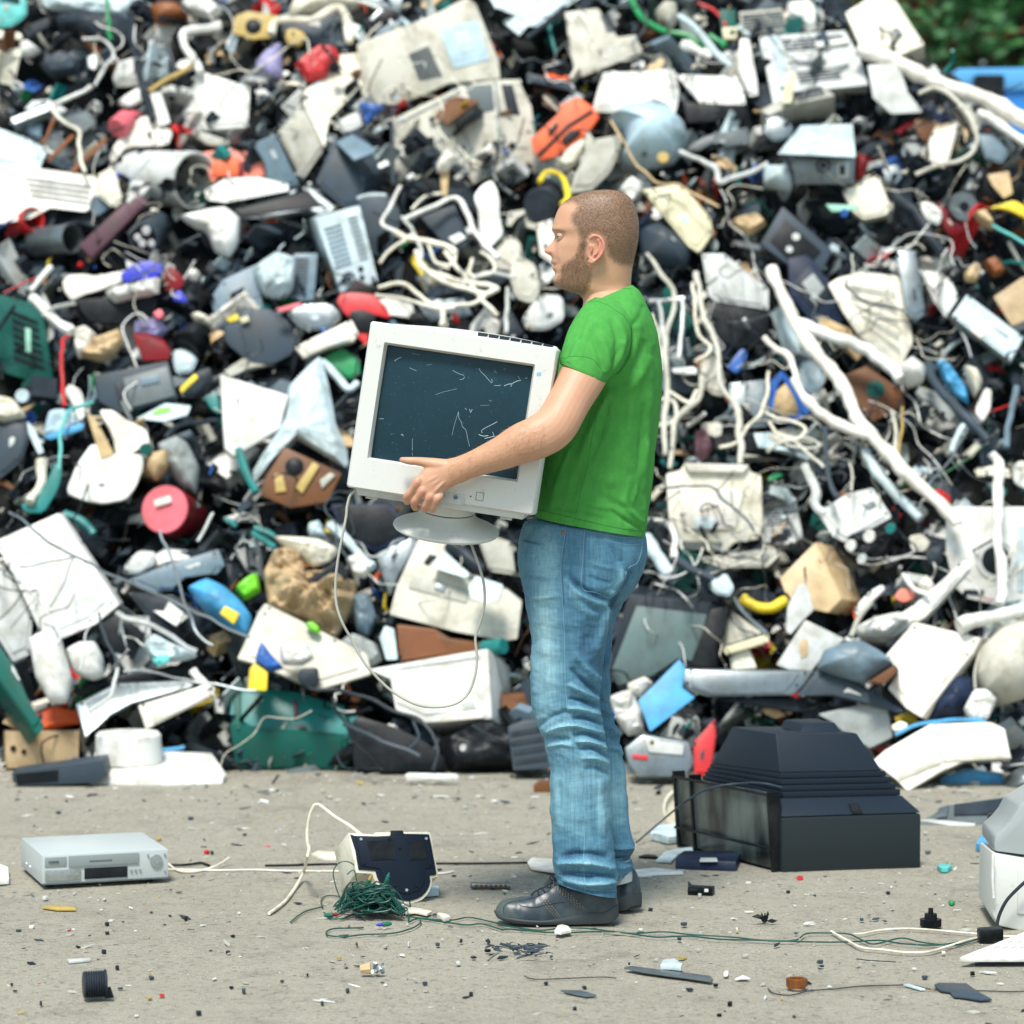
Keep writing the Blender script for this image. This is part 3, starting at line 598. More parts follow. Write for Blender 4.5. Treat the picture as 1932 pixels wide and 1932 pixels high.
# ---- shoes
def shoe(dx, Yc, name_part, far=False):
    up = MB(); so = MB(); n = 40
    UPR = [(934,1728,1736),(941,1716,1738),(950,1708.5,1741),(972,1705,1744),(996,1701.5,1745),(1012,1693,1745),(1035,1681,1742),(1052,1669,1740),(1075,1662,1737),(1110,1658,1734),(1140,1662,1732),(1156,1676,1728),(1163,1695,1724),(1165.5,1712,1720)]
    def ht(x): return lerp_table(UPR, x)
    def foot_w(x):  # half width in m
        return lerp_table([(932,.006),(938,.024),(950,.036),(975,.044),(1005,.046),(1040,.041),(1080,.035),(1120,.034),(1148,.034),(1160,.026),(1166,.015)], x)[0]
    rings = []
    for i in range(90):
        x = 935.5 + (1165.6 - 935.5) * (i / 89); yt, yb = ht(x); w = foot_w(x); zt = at(x + dx, yt, Yc); zb = at(x + dx, yb, Yc); r = []
        hgt = zt.z - zb.z; ankle = max(0, min(1, (x - 1035) / 30))
        for j in range(n):
            t = pi * j / (n - 1); cx = cos(t); sx = sin(t)
            wide = w * (math.copysign(abs(cx) ** .8, cx)) * (1 - .12 * ankle * sx)
            zz = hgt * (sx ** (.62 if ankle > .5 else .8))
            wr = .0012 * noise.noise(Vector((x * .12, cx * 2, zz * 60)))
            r.append(Vector((zb.x, Yc + wide * (1 + wr * 20), zb.z + zz + wr)))
        rings.append(r)
    up.loft(rings, True, True, closed=True)
    bot = [(932.5,1729),(938,1739),(972.7,1747),(1035,1750),(1113,1749.5),(1157,1745.5),(1166,1737)]
    topl = [(932.5,1731),(938,1732),(950.8,1735.5),(1019,1742),(1066,1737.5),(1105,1729),(1143,1725.5),(1157,1718),(1166.5,1714.5)]
    zo = at(1035, 1750, Yc).z
    rings = []
    for i in range(70):
        x = 932.5 + 234 * (i / 69); yb = lerp_table(bot, x)[0]; yt = lerp_table(topl, x)[0]; w = foot_w(x) + .0035
        B = at(x + dx, yb, Yc); T = at(x + dx, yt, Yc); dz = -zo + .0005
        r = [Vector((B.x, Yc - w * .94, B.z)), Vector((B.x, Yc - w, B.z * .6 + T.z * .4)), Vector((B.x, Yc - w * 1.01, B.z * .25 + T.z * .75)), Vector((T.x, Yc - w * .97, T.z)), Vector((T.x, Yc + w * .97, T.z)), Vector((T.x, Yc + w * 1.01, B.z * .25 + T.z * .75)), Vector((B.x, Yc + w, B.z * .6 + T.z * .4)), Vector((B.x, Yc + w * .94, B.z))]
        rings.append(r)
    so.loft(rings)
    dz = -min(v.z for v in so.v) + .001
    if far:
        pv = at(1190, 1700, Yc); rot = Matrix.Rotation(radians(-44), 3, 'Z')
        for m_ in (up, so):
            for v in m_.v:
                q = rot @ (v - pv); v.x, v.y, v.z = (pv + q)[:]
    for m_ in (up, so):
        for v in m_.v: v.z += dz
    s = obj('shoe', up, lm, person, smooth=True)
    if far: obj('sole', so, simple('sole_rubber', (.035, .045, .050), .7), s, smooth=True); return s
    obj('sole', so, simple('sole_rubber', (.035, .045, .050), .7), s, smooth=True)
    sb = bvh_of([s]); la = MB(); stc = MB(); dy = -(dz) * F / Yc
    def P(pts): return [(x + dx, y + dy) for x, y in pts]
    for a in [[(1009,1694),(1003,1701)], [(1015,1691),(1017,1701)], [(1022,1688),(1028,1695)], [(1030,1683),(1036,1687)], [(1039,1679),(1039,1687)], [(1047,1672),(1048,1682)], [(1003,1700),(1013,1692),(1024,1687)], [(1022,1690),(1032,1683),(1043,1677)]]:
        surf_line(la, sb, P(a), .0022, 6, .001)
    p0 = at(1050 + dx, 1672 + dy, Yc - .012)
    la.tube(catmull([p0, p0 + Vector((-.010, -.006, .010)), p0 + Vector((-.016, -.008, .008)), p0 + Vector((-.012, -.006, .001)), p0], 6), .0017, 6)
    obj('lace', la, simple('lace_black', (.01, .014, .018), .8), s, smooth=True)
    for k in range(4):
        x = 1050 + k * 5.2; surf_line(stc, sb, P([(x - 6, 1684 + k * .5), (x + 16, 1702 + k), (x + 42, 1726 + k * 1.2)]), .0008, 30, .0004, dash=3)
    for k in range(3):
        surf_line(stc, sb, P([(1017 + k * 6, 1706 - k), (1032 + k * 6, 1724), (1046 + k * 5, 1740)]), .0008, 30, .0004, dash=3)
    surf_line(stc, sb, P([(1124,1708),(1138,1698),(1152,1691)]), .0008, 20, .0004, dash=3)
    if not far: obj('stitching', stc, simple('thread_tan', (.38, .30, .16), .8), s, smooth=True)
    dk = MB()
    for pts in ([(951,1735),(951,1722),(962,1714),(985,1710),(1010,1704),(1030,1695),(1050,1680),(1066,1668)], [(979,1718),(990,1722),(1012,1723),(1030,1718),(1065,1713)], [(1072,1672),(1095,1688),(1112,1695),(1150,1690)]):
        surf_line(dk, sb, P(pts), .0012, 12)
    obj('piping', dk, simple('lace_black', (.01, .014, .018), .8), s, smooth=True)
    return s
lm = bpy.data.materials.new('blue_black_leather'); lm.use_nodes = True; nt = lm.node_tree; b = nt.nodes['Principled BSDF']; L = nt.links
tc = nn(nt, 'ShaderNodeTexCoord'); n1 = nn(nt, 'ShaderNodeTexNoise', Scale=22.0, Detail=5.0); L.new(tc.outputs['Object'], n1.inputs['Vector']); r_ = ramp(nt, (.42, (.018, .030, .042)), (.66, (.050, .072, .082))); L.new(n1.outputs['Fac'], r_.inputs[0])
sx = nn(nt, 'ShaderNodeSeparateXYZ'); L.new(tc.outputs['Object'], sx.inputs[0]); mr = nn(nt, 'ShaderNodeMapRange'); mr.inputs[1].default_value = -.09; mr.inputs[2].default_value = -.15; L.new(sx.outputs[0], mr.inputs[0])
c = mixc(nt, mul(nt, mr.outputs[0], .55), r_.outputs[0], (.12, .15, .11)); L.new(c, b.inputs['Base Color']); b.inputs['Roughness'].default_value = .38
bp = nn(nt, 'ShaderNodeBump', Strength=.25, Distance=.003); L.new(n1.outputs['Fac'], bp.inputs['Height']); L.new(bp.outputs[0], b.inputs['Normal'])
shoe(0, 6.713, 'shoe'); shoe(38.5, 6.862, 'shoe', True)
sk = MB(); sk.lathe(at(1168, 1665, 6.862), at(1160, 1625, 6.862), [(0, .036), (1, .04)], 24); obj('sock', sk, simple('sock_grey', (.34, .38, .38), .9), person, smooth=True)
# ================================================================ builders for the scrap
def tl(t, p):                   # tile units (quarter picture units, tile origin) -> picture units
    return (t[0] * 483 + p[0] / 4.0, t[1] * 483 + p[1] / 4.0) if t else (p[0], p[1])
class Plane:
    def __init__(s, c, yaw=0, pitch=0):
        R = Matrix.Rotation(radians(yaw), 3, 'Z') @ Matrix.Rotation(radians(pitch), 3, 'X')
        s.c = c; s.n = R @ Vector((0, -1, 0)); s.u = R @ Vector((1, 0, 0)); s.w = R @ Vector((0, 0, 1))
    def p(s, x, y, proud=0):
        d = ray(x, y); t = (s.c - CAM).dot(s.n) / d.dot(s.n); return CAM + d * t + s.n * proud
def add_parts(root, pl, parts, t, k):
    for q in parts:
        kind = q[0]; mb = MB()
        if kind == 'panel':
            pts = [tl(t, a) for a in q[1]]; pr = q[3] if len(q) > 3 and isinstance(q[3], (int, float)) else .006
            nm = q[4] if len(q) > 4 else 'panel'
            mb.prism([pl.p(x, y, pr) for x, y in pts], [pl.p(x, y, -.01) for x, y in pts]); obj(nm, mb, q[2], root, bevel=.002)
        elif kind == 'slots':
            a, b, c, d = [tl(t, a) for a in q[1]]; n = q[2]; nm = q[4] if len(q) > 4 else 'grille'
            for i in range(n):
                f0, f1 = (i + .2) / n, (i + .72) / n
                L = lambda p, r, f: (p[0] + (r[0] - p[0]) * f, p[1] + (r[1] - p[1]) * f)
                pts = [L(a, d, f0), L(b, c, f0), L(b, c, f1), L(a, d, f1)]
                mb.prism([pl.p(x, y, .003) for x, y in pts], [pl.p(x, y, -.004) for x, y in pts])
            obj(nm, mb, {'grey': 'slate', 'palegrey': 'midgrey', 'putty': 'midgrey', 'yellowed': 'putty'}.get(q[3], q[3]), root)
        elif kind in ('disc', 'ring'):
            x, y = tl(t, q[1]); r = q[2] / 4.0 if t else q[2]; c = pl.p(x, y); rm_ = r * k; nm = q[4] if len(q) > 4 else kind
            A = c - pl.n * .004; B_ = c + pl.n * .007
            if kind == 'disc': mb.lathe(A, B_, [(0, rm_), (.7, rm_), (1, rm_ * .86)], 28)
            else:
                u, w = pl.u, pl.w; rings = []
                for rr, h in ((rm_, -.004), (rm_, .007), (rm_ * .72, .007), (rm_ * .72, -.004)):
                    rings.append([c + pl.n * h + (u * cos(2 * pi * j / 28) + w * sin(2 * pi * j / 28)) * rr for j in range(28)])
                mb.loft(rings, False, False)
            obj(nm, mb, q[3], root, smooth=True)
def ob(name, cat, label, poly, col, ext=(0, 0, .12), yaw=0, pitch=0, lift=.12, Y=None, t=None, parts=(), bevel=.006, taper=1.0, group=None, body='casing', gz=None):
    pts = [tl(t, p) for p in poly]; n = len(pts); cx = sum(p[0] for p in pts) / n; cy = sum(p[1] for p in pts) / n
    if Y is None: Y = heapY(cx, cy) - lift
    pl = Plane(at(cx, cy, Y), yaw, pitch); front = [pl.p(x, y) for x, y in pts]; c = pl.c; k = Y / F
    dx, dy = (ext[0] / 4.0, ext[1] / 4.0) if t else ext[:2]
    e = at(cx + dx, cy + dy, Y + ext[2]) - at(cx, cy, Y); bc = c + e
    back = [bc + (p - c) * taper for p in front]
    mb = MB(); mb.prism(front, back); auto = []
    wd_ = max(p[0] for p in pts) - min(p[0] for p in pts); hg_ = max(p[1] for p in pts) - min(p[1] for p in pts)
    if not parts and Y > 8.6 and wd_ > 42 and hg_ > 30 and ext[2] > .05 and col not in ('black', 'card', 'tan') and len(pts) < 15:
        rn = random.Random(label); sh = lambda k, ox=0, oy=0: [(cx + ox + (x - cx) * k, cy + oy + (y - cy) * k) for x, y in pts]; dark = PAL[col][0] < .2
        auto.append(('inset_panel', sh(.80), col, .006)); m_ = sh(1.0)
        if rn.random() < .6: i_ = rn.randrange(n); a_, b_ = m_[i_], m_[(i_ + 1) % n]; q_ = lambda p, k: (p[0] + (cx - p[0]) * k, p[1] + (cy - p[1]) * k); auto.append(('vent', [q_(a_, .30), q_(b_, .30), q_(b_, .62), q_(a_, .62)], 'black' if dark else 'slate', None))
        if rn.random() < .5: ox, oy = rn.uniform(-.2, .2) * wd_, rn.uniform(-.2, .2) * hg_; auto.append(('label', sh(.17, ox, oy), 'palegrey' if dark else rn.choice(['slate', 'iceblue', 'cream', 'midgrey']), .009))
        for x, y in m_[:4]: auto.append(('screw', (x + (cx - x) * .12, y + (cy - y) * .12), 'midgrey' if dark else 'charcoal', 2.2))
    if auto and not parts:
        root = empty(name, Vector((c.x, c.y + ext[2] / 2, min(v.z for v in mb.v))), label, cat, group); obj(body, mb, col, root, bevel=bevel)
        for nm_, q_, m_, v_ in auto:
            if nm_ == 'screw': add_parts(root, pl, [('disc', q_, v_, m_, nm_)], None, k)
            elif nm_ == 'vent': add_parts(root, pl, [('slots', q_, 5, m_, nm_)], None, k)
            else: add_parts(root, pl, [('panel', q_, m_, v_, nm_)], None, k)
        return root
    if parts:
        zs = min(v.z for v in mb.v); root = empty(name, Vector((c.x, c.y + ext[2] / 2, zs)), label, cat, group)
        obj(body, mb, col, root, bevel=bevel); add_parts(root, pl, parts, t, k); return root
    return tag(obj(name, mb, col, bevel=bevel), label, cat, group)
def pod(name, cat, label, poly, col, puff=.08, nz=0.0, ns=14, lift=.12, Y=None, t=None, yaw=0, pitch=0, parts=(), group=None, rings=12, body='casing', N=64, ext=None, back=.6, flat=.26, pre=False):
    """closed swollen or crumpled shape with a traced outline"""
    pts = [Vector((*tl(t, p), 0)) for p in poly]
    C = []; q_ = len(pts); kk = max(4, N // q_)
    cat = catmull(pts, kk, True)
    for i_ in range(q_):
        for j_ in range(kk): C.append(cat[i_ * kk + j_] * .35 + pts[i_].lerp(pts[(i_ + 1) % q_], j_ / kk) * .65)
    n = len(C); cx = sum(p.x for p in C) / n; cy = sum(p.y for p in C) / n
    if Y is None: Y = heapY(cx, cy) - lift
    pl = Plane(at(cx, cy, Y), yaw, pitch); nz = nz or (.007 if not any(w in name for w in ('tank', 'dome', 'ball', 'dish')) else 0); mb = MB(); R = []; sd_ = random.random() * 50; rnd_ = any(w in name for w in ('tank', 'dome', 'ball', 'vase', 'dish', 'bulb', 'cushion', 'pot', 'helmet', 'knob', 'roll', 'bottle', 'flask', 'foam', 'bag', 'sack'))
    def P(p, s, side):
        x = cx + (p.x - cx) * s; y = cy + (p.y - cy) * s; w = pl.p(x, y); h = puff * ((1 - s ** 2) ** .45 if rnd_ else min(1, (1 - s) / .22 + .05) * (1 - .25 * s * s)) * (1 if side > 0 else -back)
        f = noise.fractal(w * ns + Vector((sd_, 0, 0)), .9, 2, 4) * nz * min(1, 3 * (1 - s) + .15)
        return w + pl.n * (h + f * side)
    for i in range(rings): R.append([P(p, max(.02, sin(pi / 2 * i / (rings - 1))) , 1) for p in C])
    for i in range(rings - 2, -1, -1): R.append([P(p, max(.02, sin(pi / 2 * i / (rings - 1))), -1) for p in C])
    mb.loft(R)
    if parts:
        root = empty(name, Vector((pl.c.x, pl.c.y, min(v.z for v in mb.v))), label, cat, group); obj(body, mb, col, root, smooth=True)
        add_parts(root, Plane(pl.c + pl.n * puff * .9, yaw, pitch), parts, t, Y / F); return root
    o = obj(name, mb, col, smooth=True); return tag(o, label, cat, group)
def drum(name, cat, label, c0, c1, r, col, dep=.25, lift=.15, Y=None, t=None, r2=None, hollow=None, parts=(), group=None, lipm=None, n=36, face=None, body='shell'):
    """cylinder from its front cap centre to its back cap centre; dep = how much farther the back is"""
    a = tl(t, c0); b = tl(t, c1); r = r / 4.0 if t else r; r2 = r if r2 is None else (r2 / 4.0 if t else r2)
    if Y is None: Y = heapY(*a) - lift
    A = at(*a, Y); B_ = at(*b, Y + dep); k = Y / F; L_ = (B_ - A).length; e = .006 / max(L_, .01)
    root = empty(name, Vector((A.x, A.y, min(A.z, B_.z) - r * k)), label, cat, group) if (hollow or face or parts) else None
    mb = MB()
    if hollow: prof = [(min(.8, .9), r * k * .86), (0.0, r * k * .90), (0, r * k * .97), (e, r * k), (.12, r * k), (.121, r * k * .98), (1 - e, r2 * k), (1, r2 * k * .95)]
    else: prof = [(0, r * k * .94), (e, r * k), (.1, r * k), (.101, r * k * .985), (1 - e, r2 * k), (1, r2 * k * .95)]
    mb.lathe(A, B_, prof, n, open_end=bool(hollow)); o = obj(body if root else name, mb, col, root, smooth=True)
    if root is None: return tag(o, label, cat, group)
    if hollow: m2 = MB(); m2.lathe(A + (B_ - A) * .55, A + (B_ - A) * .6, [(0, r * k * .87), (1, r * k * .87)], n); obj('inside', m2, hollow, root)
    if face:
        for fr, fm, nm in face:
            m2 = MB(); d = (A - B_).normalized(); m2.lathe(A - d * .002, A + d * .004 * (1.6 - fr), [(0, fr * r * k), (1, fr * r * k * .97)], n); obj(nm, m2, fm, root, smooth=True)
    if parts:
        pl = Plane(A); pl.n = (A - B_).normalized(); pl.u = pl.n.orthogonal().normalized(); pl.w = pl.n.cross(pl.u); add_parts(root, pl, parts, t, k)
    return root
def wire(name, cat, label, pts, r, col, lift=.2, Y=None, t=None, group=None, k=6, parent=None, n=7, wob=0):
    P = []
    for p in pts:
        x, y = tl(t, p); yy = p[2] if len(p) > 2 else (Y if Y is not None else heapY(x, y) - lift); P.append(at(x, y, yy))
    r = (r / 4.0 if t else r) * P[0].y / F; C = catmull(P, k)
    if wob: C = [c + Vector((noise.noise(c * 25), noise.noise(c * 25 + Vector((9, 0, 0))), noise.noise(c * 25 + Vector((0, 9, 0))))) * wob for c in C]
    if parent is None and r > .012:         # battered pipes: uneven width and small kinks
        C = [c + Vector((noise.noise(c * 5), noise.noise(c * 5 + Vector((9, 0, 0))), noise.noise(c * 5 + Vector((0, 9, 0))))) * .022 + Vector((noise.noise(c * 19), 0, noise.noise(c * 19 + Vector((0, 9, 0))))) * .006 for c in C]
        r = [r * .84 * (1 + .30 * noise.noise(c * 7) + .22 * noise.noise(c * 23)) for c in C]
    elif parent is None: C = [c + Vector((noise.noise(c * 13), 0, noise.noise(c * 13 + Vector((0, 9, 0))))) * .010 for c in C]; r = r * .76
    mb = MB(); mb.tube(C, r, n); o = obj(name, mb, col, parent, smooth=True)
    return tag(o, label, cat, group) if parent is None else o
def gwire(name, cat, label, pts, r, col, k=6, z=None, group=None, parent=None):
    z = r if z is None else z
    P = [ground(p[0], p[1], p[2] if len(p) > 2 else z) for p in pts]; mb = MB(); mb.tube(catmull(P, k), r, 7); o = obj(name, mb, col, parent, smooth=True)
    return tag(o, label, cat, group) if parent is None else o
class GBox:                     # box standing on the ground, given by two picture points of its front lower edge
    def __init__(s, x0, y0, x1, y1, h, dep, name, cat, label, col, bevel=.005, body='casing', z=0, lean=0):
        s.O = ground(x0, y0, z); s.A = ground(x1, y1, z) - s.O; s.B = Vector((-s.A.y, s.A.x, 0)).normalized() * dep; s.C = Vector((0, lean, h))
        s.root = empty(name, s.O + s.A / 2 + s.B / 2, label, cat); mb = MB()
        O, A, B_, C = s.O, s.A, s.B, s.C
        mb.prism([O, O + A, O + A + B_, O + B_], [O + C, O + A + C, O + A + B_ + C, O + B_ + C]); obj(body, mb, col, s.root, bevel=bevel)
        s.n = s.B.normalized() * -1
    def f(s, u, v, pr=0): return s.O + s.A * u + s.C * (1 - v) + s.n * pr
    def panel(s, u0, v0, u1, v1, m, name, pr=.003, bevel=.001):
        mb = MB(); q = [(u0, v0), (u1, v0), (u1, v1), (u0, v1)]; mb.prism([s.f(u, v, pr) for u, v in q], [s.f(u, v, -.004) for u, v in q]); return obj(name, mb, m, s.root, bevel=bevel)
    def disc(s, u, v, r, m, name, pr=.005):
        mb = MB(); mb.lathe(s.f(u, v, -.002), s.f(u, v, pr), [(0, r), (1, r * .9)], 24); return obj(name, mb, m, s.root, smooth=True)
# ================================================================ THE HELD MONITOR
mc = at(852, 788.5, 6.515); KM = 6.515 / F
MR = Matrix.Rotation(radians(8.5), 3, 'Y') @ Matrix.Rotation(radians(-6), 3, 'Z')
mx_, mback, mup = MR @ Vector((1, 0, 0)), MR @ Vector((0, 1, 0)), MR @ Vector((0, 0, 1))
def M(u, v, d=0): return mc + mx_ * (u * KM) - mup * (v * KM) + mback * d
def rrect(u0, v0, u1, v1, r, d, bulge=0, n=5, side=8):
    pts = []
    for cx, cy, a0 in ((u1 - r, v1 - r, 0), (u0 + r, v1 - r, 90), (u0 + r, v0 + r, 180), (u1 - r, v0 + r, 270)):
        for i in range(n + 1):
            a = radians(a0 + 90 * i / n); pts.append((cx + r * cos(a), cy + r * sin(a)))
    out = []
    for i in range(len(pts)):
        a, b_ = pts[i], pts[(i + 1) % len(pts)]; k = side if math.dist(a, b_) > 60 else 1
        for j in range(k): out.append((a[0] + (b_[0] - a[0]) * j / k, a[1] + (b_[1] - a[1]) * j / k))
    res = []
    for u, v in out:
        vv = v
        if v < v0 + 6 and bulge: vv = v - bulge * (1 - ((u - 25) / 205) ** 2 if u > 25 else 1 - ((u - 25) / 205) ** 2)
        res.append(M(u, vv, d))
    return res
offwhite = mat('palegrey')
case = bpy.data.materials.new('monitor_plastic'); case.use_nodes = True; nt = case.node_tree; b = nt.nodes['Principled BSDF']; L = nt.links
tc = nn(nt, 'ShaderNodeTexCoord'); n1 = nn(nt, 'ShaderNodeTexNoise', Scale=26.0, Detail=9.0, Roughness=.75); L.new(tc.outputs['Object'], n1.inputs['Vector']); n2 = nn(nt, 'ShaderNodeTexNoise', Scale=160.0, Detail=3.0); L.new(tc.outputs['Object'], n2.inputs['Vector'])
mp = nn(nt, 'ShaderNodeMapping'); mp.inputs['Scale'].default_value = (55, 30, 6); mp.inputs['Rotation'].default_value = (0, .15, 0); L.new(tc.outputs['Object'], mp.inputs[0]); n3 = nn(nt, 'ShaderNodeTexNoise', Scale=1.0, Detail=8.0, Roughness=.8); L.new(mp.outputs[0], n3.inputs['Vector'])
r1 = ramp(nt, (.60, 0.0), (.68, 1.0)); L.new(n1.outputs['Fac'], r1.inputs[0]); r3 = ramp(nt, (.66, 0.0), (.72, 1.0)); L.new(n3.outputs['Fac'], r3.inputs[0])
c = mixc(nt, n2.outputs['Fac'], (.60, .62, .585), (.66, .675, .64)); c = mixc(nt, mul(nt, r1.outputs[0], .45), c, (.27, .26, .21)); c = mixc(nt, mul(nt, r3.outputs[0], .4), c, (.22, .23, .22)); L.new(c, b.inputs['Base Color'])
b.inputs['Roughness'].default_value = .45
bp = nn(nt, 'ShaderNodeBump', Strength=.12, Distance=.0006); L.new(n2.outputs['Fac'], bp.inputs['Height']); L.new(bp.outputs[0], b.inputs['Normal'])
mon = empty('computer_monitor', M(0, 175, .15), 'off-white tube monitor with scratched dark screen carried in the man\'s arms', 'monitor')
mb = MB()
SU0, SV0, SU1, SV1 = -144, -119, 138, 97
mb.loft([rrect(-180, -159, 180, 159, 6, .085), rrect(-180, -159, 180, 159, 6, .006), rrect(-177, -156, 177, 156, 5, 0), rrect(SU0 - 4, SV0 - 4, SU1 + 4, SV1 + 4, 3, -.001), rrect(SU0, SV0, SU1, SV1, 3, .012), rrect(SU0, SV0, SU1, SV1, 3, .03)], False, False)
obj('bezel', mb, case, mon, smooth=True)
mb = MB()
mb.loft([rrect(-179, -158, 179, 158, 6, .03), rrect(-177, -158, 177, 157, 6, .06, 8), rrect(-176, -157, 176, 160, 10, .10, 14), rrect(-165, -150, 165, 160, 14, .17, 13), rrect(-125, -118, 125, 145, 18, .27, 8), rrect(-100, -95, 100, 120, 18, .38, 4)])
obj('housing', mb, case, mon, smooth=True)
mb = MB()
for i in range(12):
    pass
rings = []
for v_ in [SV0 + (SV1 - SV0) * j / 16 for j in range(17)]:
    rings.append([M(SU0 + (SU1 - SU0) * i / 20, v_, .0145 + .006 * (((i - 10) / 10) ** 2 + (((v_ - SV0) / (SV1 - SV0) - .5) * 2) ** 2)) for i in range(21)])
mb.loft(rings, False, False, closed=False)
scr = bpy.data.materials.new('tube_glass'); scr.use_nodes = True; nt = scr.node_tree; b = nt.nodes['Principled BSDF']; L = nt.links
tc = nn(nt, 'ShaderNodeTexCoord'); n1 = nn(nt, 'ShaderNodeTexNoise', Scale=12.0, Detail=7.0, Roughness=.7); L.new(tc.outputs['Object'], n1.inputs['Vector']); n2 = nn(nt, 'ShaderNodeTexNoise', Scale=260.0, Detail=2.0); L.new(tc.outputs['Object'], n2.inputs['Vector'])
r2 = ramp(nt, (.70, 0.0), (.76, 1.0)); L.new(n2.outputs['Fac'], r2.inputs[0])
c = mixc(nt, n1.outputs['Fac'], (.006, .026, .040), (.014, .046, .064)); c = mixc(nt, mul(nt, r2.outputs[0], .5), c, (.20, .30, .32)); L.new(c, b.inputs['Base Color']); b.inputs['Roughness'].default_value = .28; b.inputs['Specular IOR Level'].default_value = .22
glass = obj('screen', mb, scr, mon, smooth=True)
gb = bvh_of([glass])
def mt(p): return (644 + p[0] / 4.363, 593.7 + p[1] / 4.363)
scm = simple('scratch_white', (.42, .55, .60), .7)
for pts, r in [([(438,383),(460,366),(492,350)], .0009), ([(560,437),(590,450),(620,464)], .0005), ([(917,458),(955,480),(985,492),(1010,500)], .0006), ([(975,535),(1000,530),(1015,512)], .0007), ([(1132,440),(1150,470),(1185,505),(1220,545),(1238,562),(1240,540),(1232,530)], .0007),
               ([(1258,584),(1300,584),(1312,580)], .0007), ([(1340,588),(1375,572),(1400,570),(1440,550),(1478,540)], .0011), ([(1395,594),(1405,572)], .0008), ([(1455,505),(1470,535)], .0004), ([(1512,524),(1534,520)], .0006),
               ([(965,798),(945,860),(925,930),(911,992)], .0005), ([(965,800),(968,850),(985,880),(1000,925),(1025,950),(1040,1020),(1056,1085)], .0006), ([(1056,776),(1064,804),(1078,778)], .0009), ([(1016,768),(1032,782)], .0006),
               ([(312,857),(348,857)], .0007), ([(585,1020),(585,1120)], .0005), ([(585,1135),(585,1160)], .0005), ([(492,992),(503,984),(510,1002)], .0008), ([(1284,880),(1240,905),(1190,930),(1155,955),(1160,975)], .0010), ([(1130,985),(1165,1000),(1210,996)], .0013), ([(1180,1020),(1215,1012),(1262,1000)], .0012), ([(1245,965),(1258,1000)], .0009),
               ([(580,320),(640,330)], .0003), ([(700,415),(745,410)], .0003), ([(1215,705),(1240,712)], .0004), ([(1145,748),(1220,745)], .0003), ([(1255,450),(1278,480)], .0004), ([(775,660),(830,640),(950,610)], .0004)]:
    mb = MB(); surf_line(mb, gb, [mt(p) for p in pts], r * .6, 5, .0001)
    if mb.v: obj('scratch', mb, scm, glass, smooth=True)
mb = MB()
for i in range(7):                                  # ventilation openings along the top
    u = 22 + i * 21; bl = 9.8 * (1 - ((u - 25) / 205) ** 2); q = [(u, .040), (u + 17, .043), (u + 17, .085), (u, .082)]
    b2 = 9.8 * (1 - ((u + 17 - 25) / 205) ** 2); hh = [-158 - bl, -158 - b2, -158 - b2 - 1, -158 - bl - 1]
    mb.prism([M(u_, h_ - .3, d_) for (u_, d_), h_ in zip(q, hh)], [M(u_, h_ + 6, d_) for (u_, d_), h_ in zip(q, hh)])
obj('vent', mb, 'charcoal', mon)
mb = MB(); mb.prism([M(-163, 158, .012), M(165, 158, .012), M(165, 158, .14), M(-163, 158, .14)], [M(-158, 171, .018), M(160, 170, .018), M(155, 170, .13), M(-155, 170, .13)]); obj('chin', mb, 'palegrey', mon, bevel=.002)
for u in (-132, 128):
    mb = MB(); mb.box(M(u, 172.5, .03), mx_ * 11 * KM, mback * .008, mup * 2.5 * KM); obj('foot_tab', mb, 'putty', mon)
bpn = MB(); bpn.prism([M(-45, 139, -.0015), M(48, 139, -.0015), M(48, 160, -.0015), M(-45, 160, -.0015)], [M(-45, 139, .02), M(48, 139, .02), M(48, 160, .02), M(-45, 160, .02)]); bpan = obj('button_panel', bpn, 'palegrey', mon, bevel=.0015)
for u in (-20, 5, 30):
    mb = MB(); mb.lathe(M(u, 147, 0), M(u, 147, -.004), [(0, 4.5 * KM), (1, 3.5 * KM)], 20); obj('button', mb, simple('button_blue', (.10, .17, .25), .4), bpan, smooth=True)
mb = MB(); q = [(68, 131), (82, 131), (82, 146), (68, 146)]; 
for a in range(4):
    mb.tube([M(q[a][0], q[a][1], -.001), M(q[(a + 1) % 4][0], q[(a + 1) % 4][1], -.001)], .0005, 5)
obj('power_button', mb, 'midgrey', mon)
mb = MB(); mb.ball(M(58, 141, -.0005), .0017); obj('indicator_lamp', mb, 'black', mon, smooth=True)
mb = MB(); mb.prism([M(147, -108, -.001), M(155, -110, -.001), M(156, -103, -.001), M(148, -101, -.001)], [M(147, -108, .003), M(155, -110, .003), M(156, -103, .003), M(148, -101, .003)]); obj('sticker', mb, simple('sticker_blue', (.25, .42, .55), .5), mon)
sc_ = at(841.5, 1000, 6.655); ax = Vector((sin(radians(5.9)), -sin(radians(13)), cos(radians(5.9)))).normalized()
mb = MB(); mb.lathe(sc_, sc_ + ax, [(-.002, .112), (-.001, .123), (.004, .1265), (.008, .1255), (.013, .117), (.022, .094), (.032, .074), (.040, .066), (.046, .064)], 64); stand = obj('stand', mb, case, mon, smooth=True)
mb = MB(); mb.lathe(sc_, sc_ + ax, [(.045, .0615), (.0495, .0615)], 48); obj('swivel_gap', mb, 'black', stand)
mb = MB(); mb.lathe(sc_, sc_ + ax, [(.049, .0655), (.055, .067), (.075, .066), (.085, .05)], 48); obj('swivel', mb, case, stand, smooth=True)
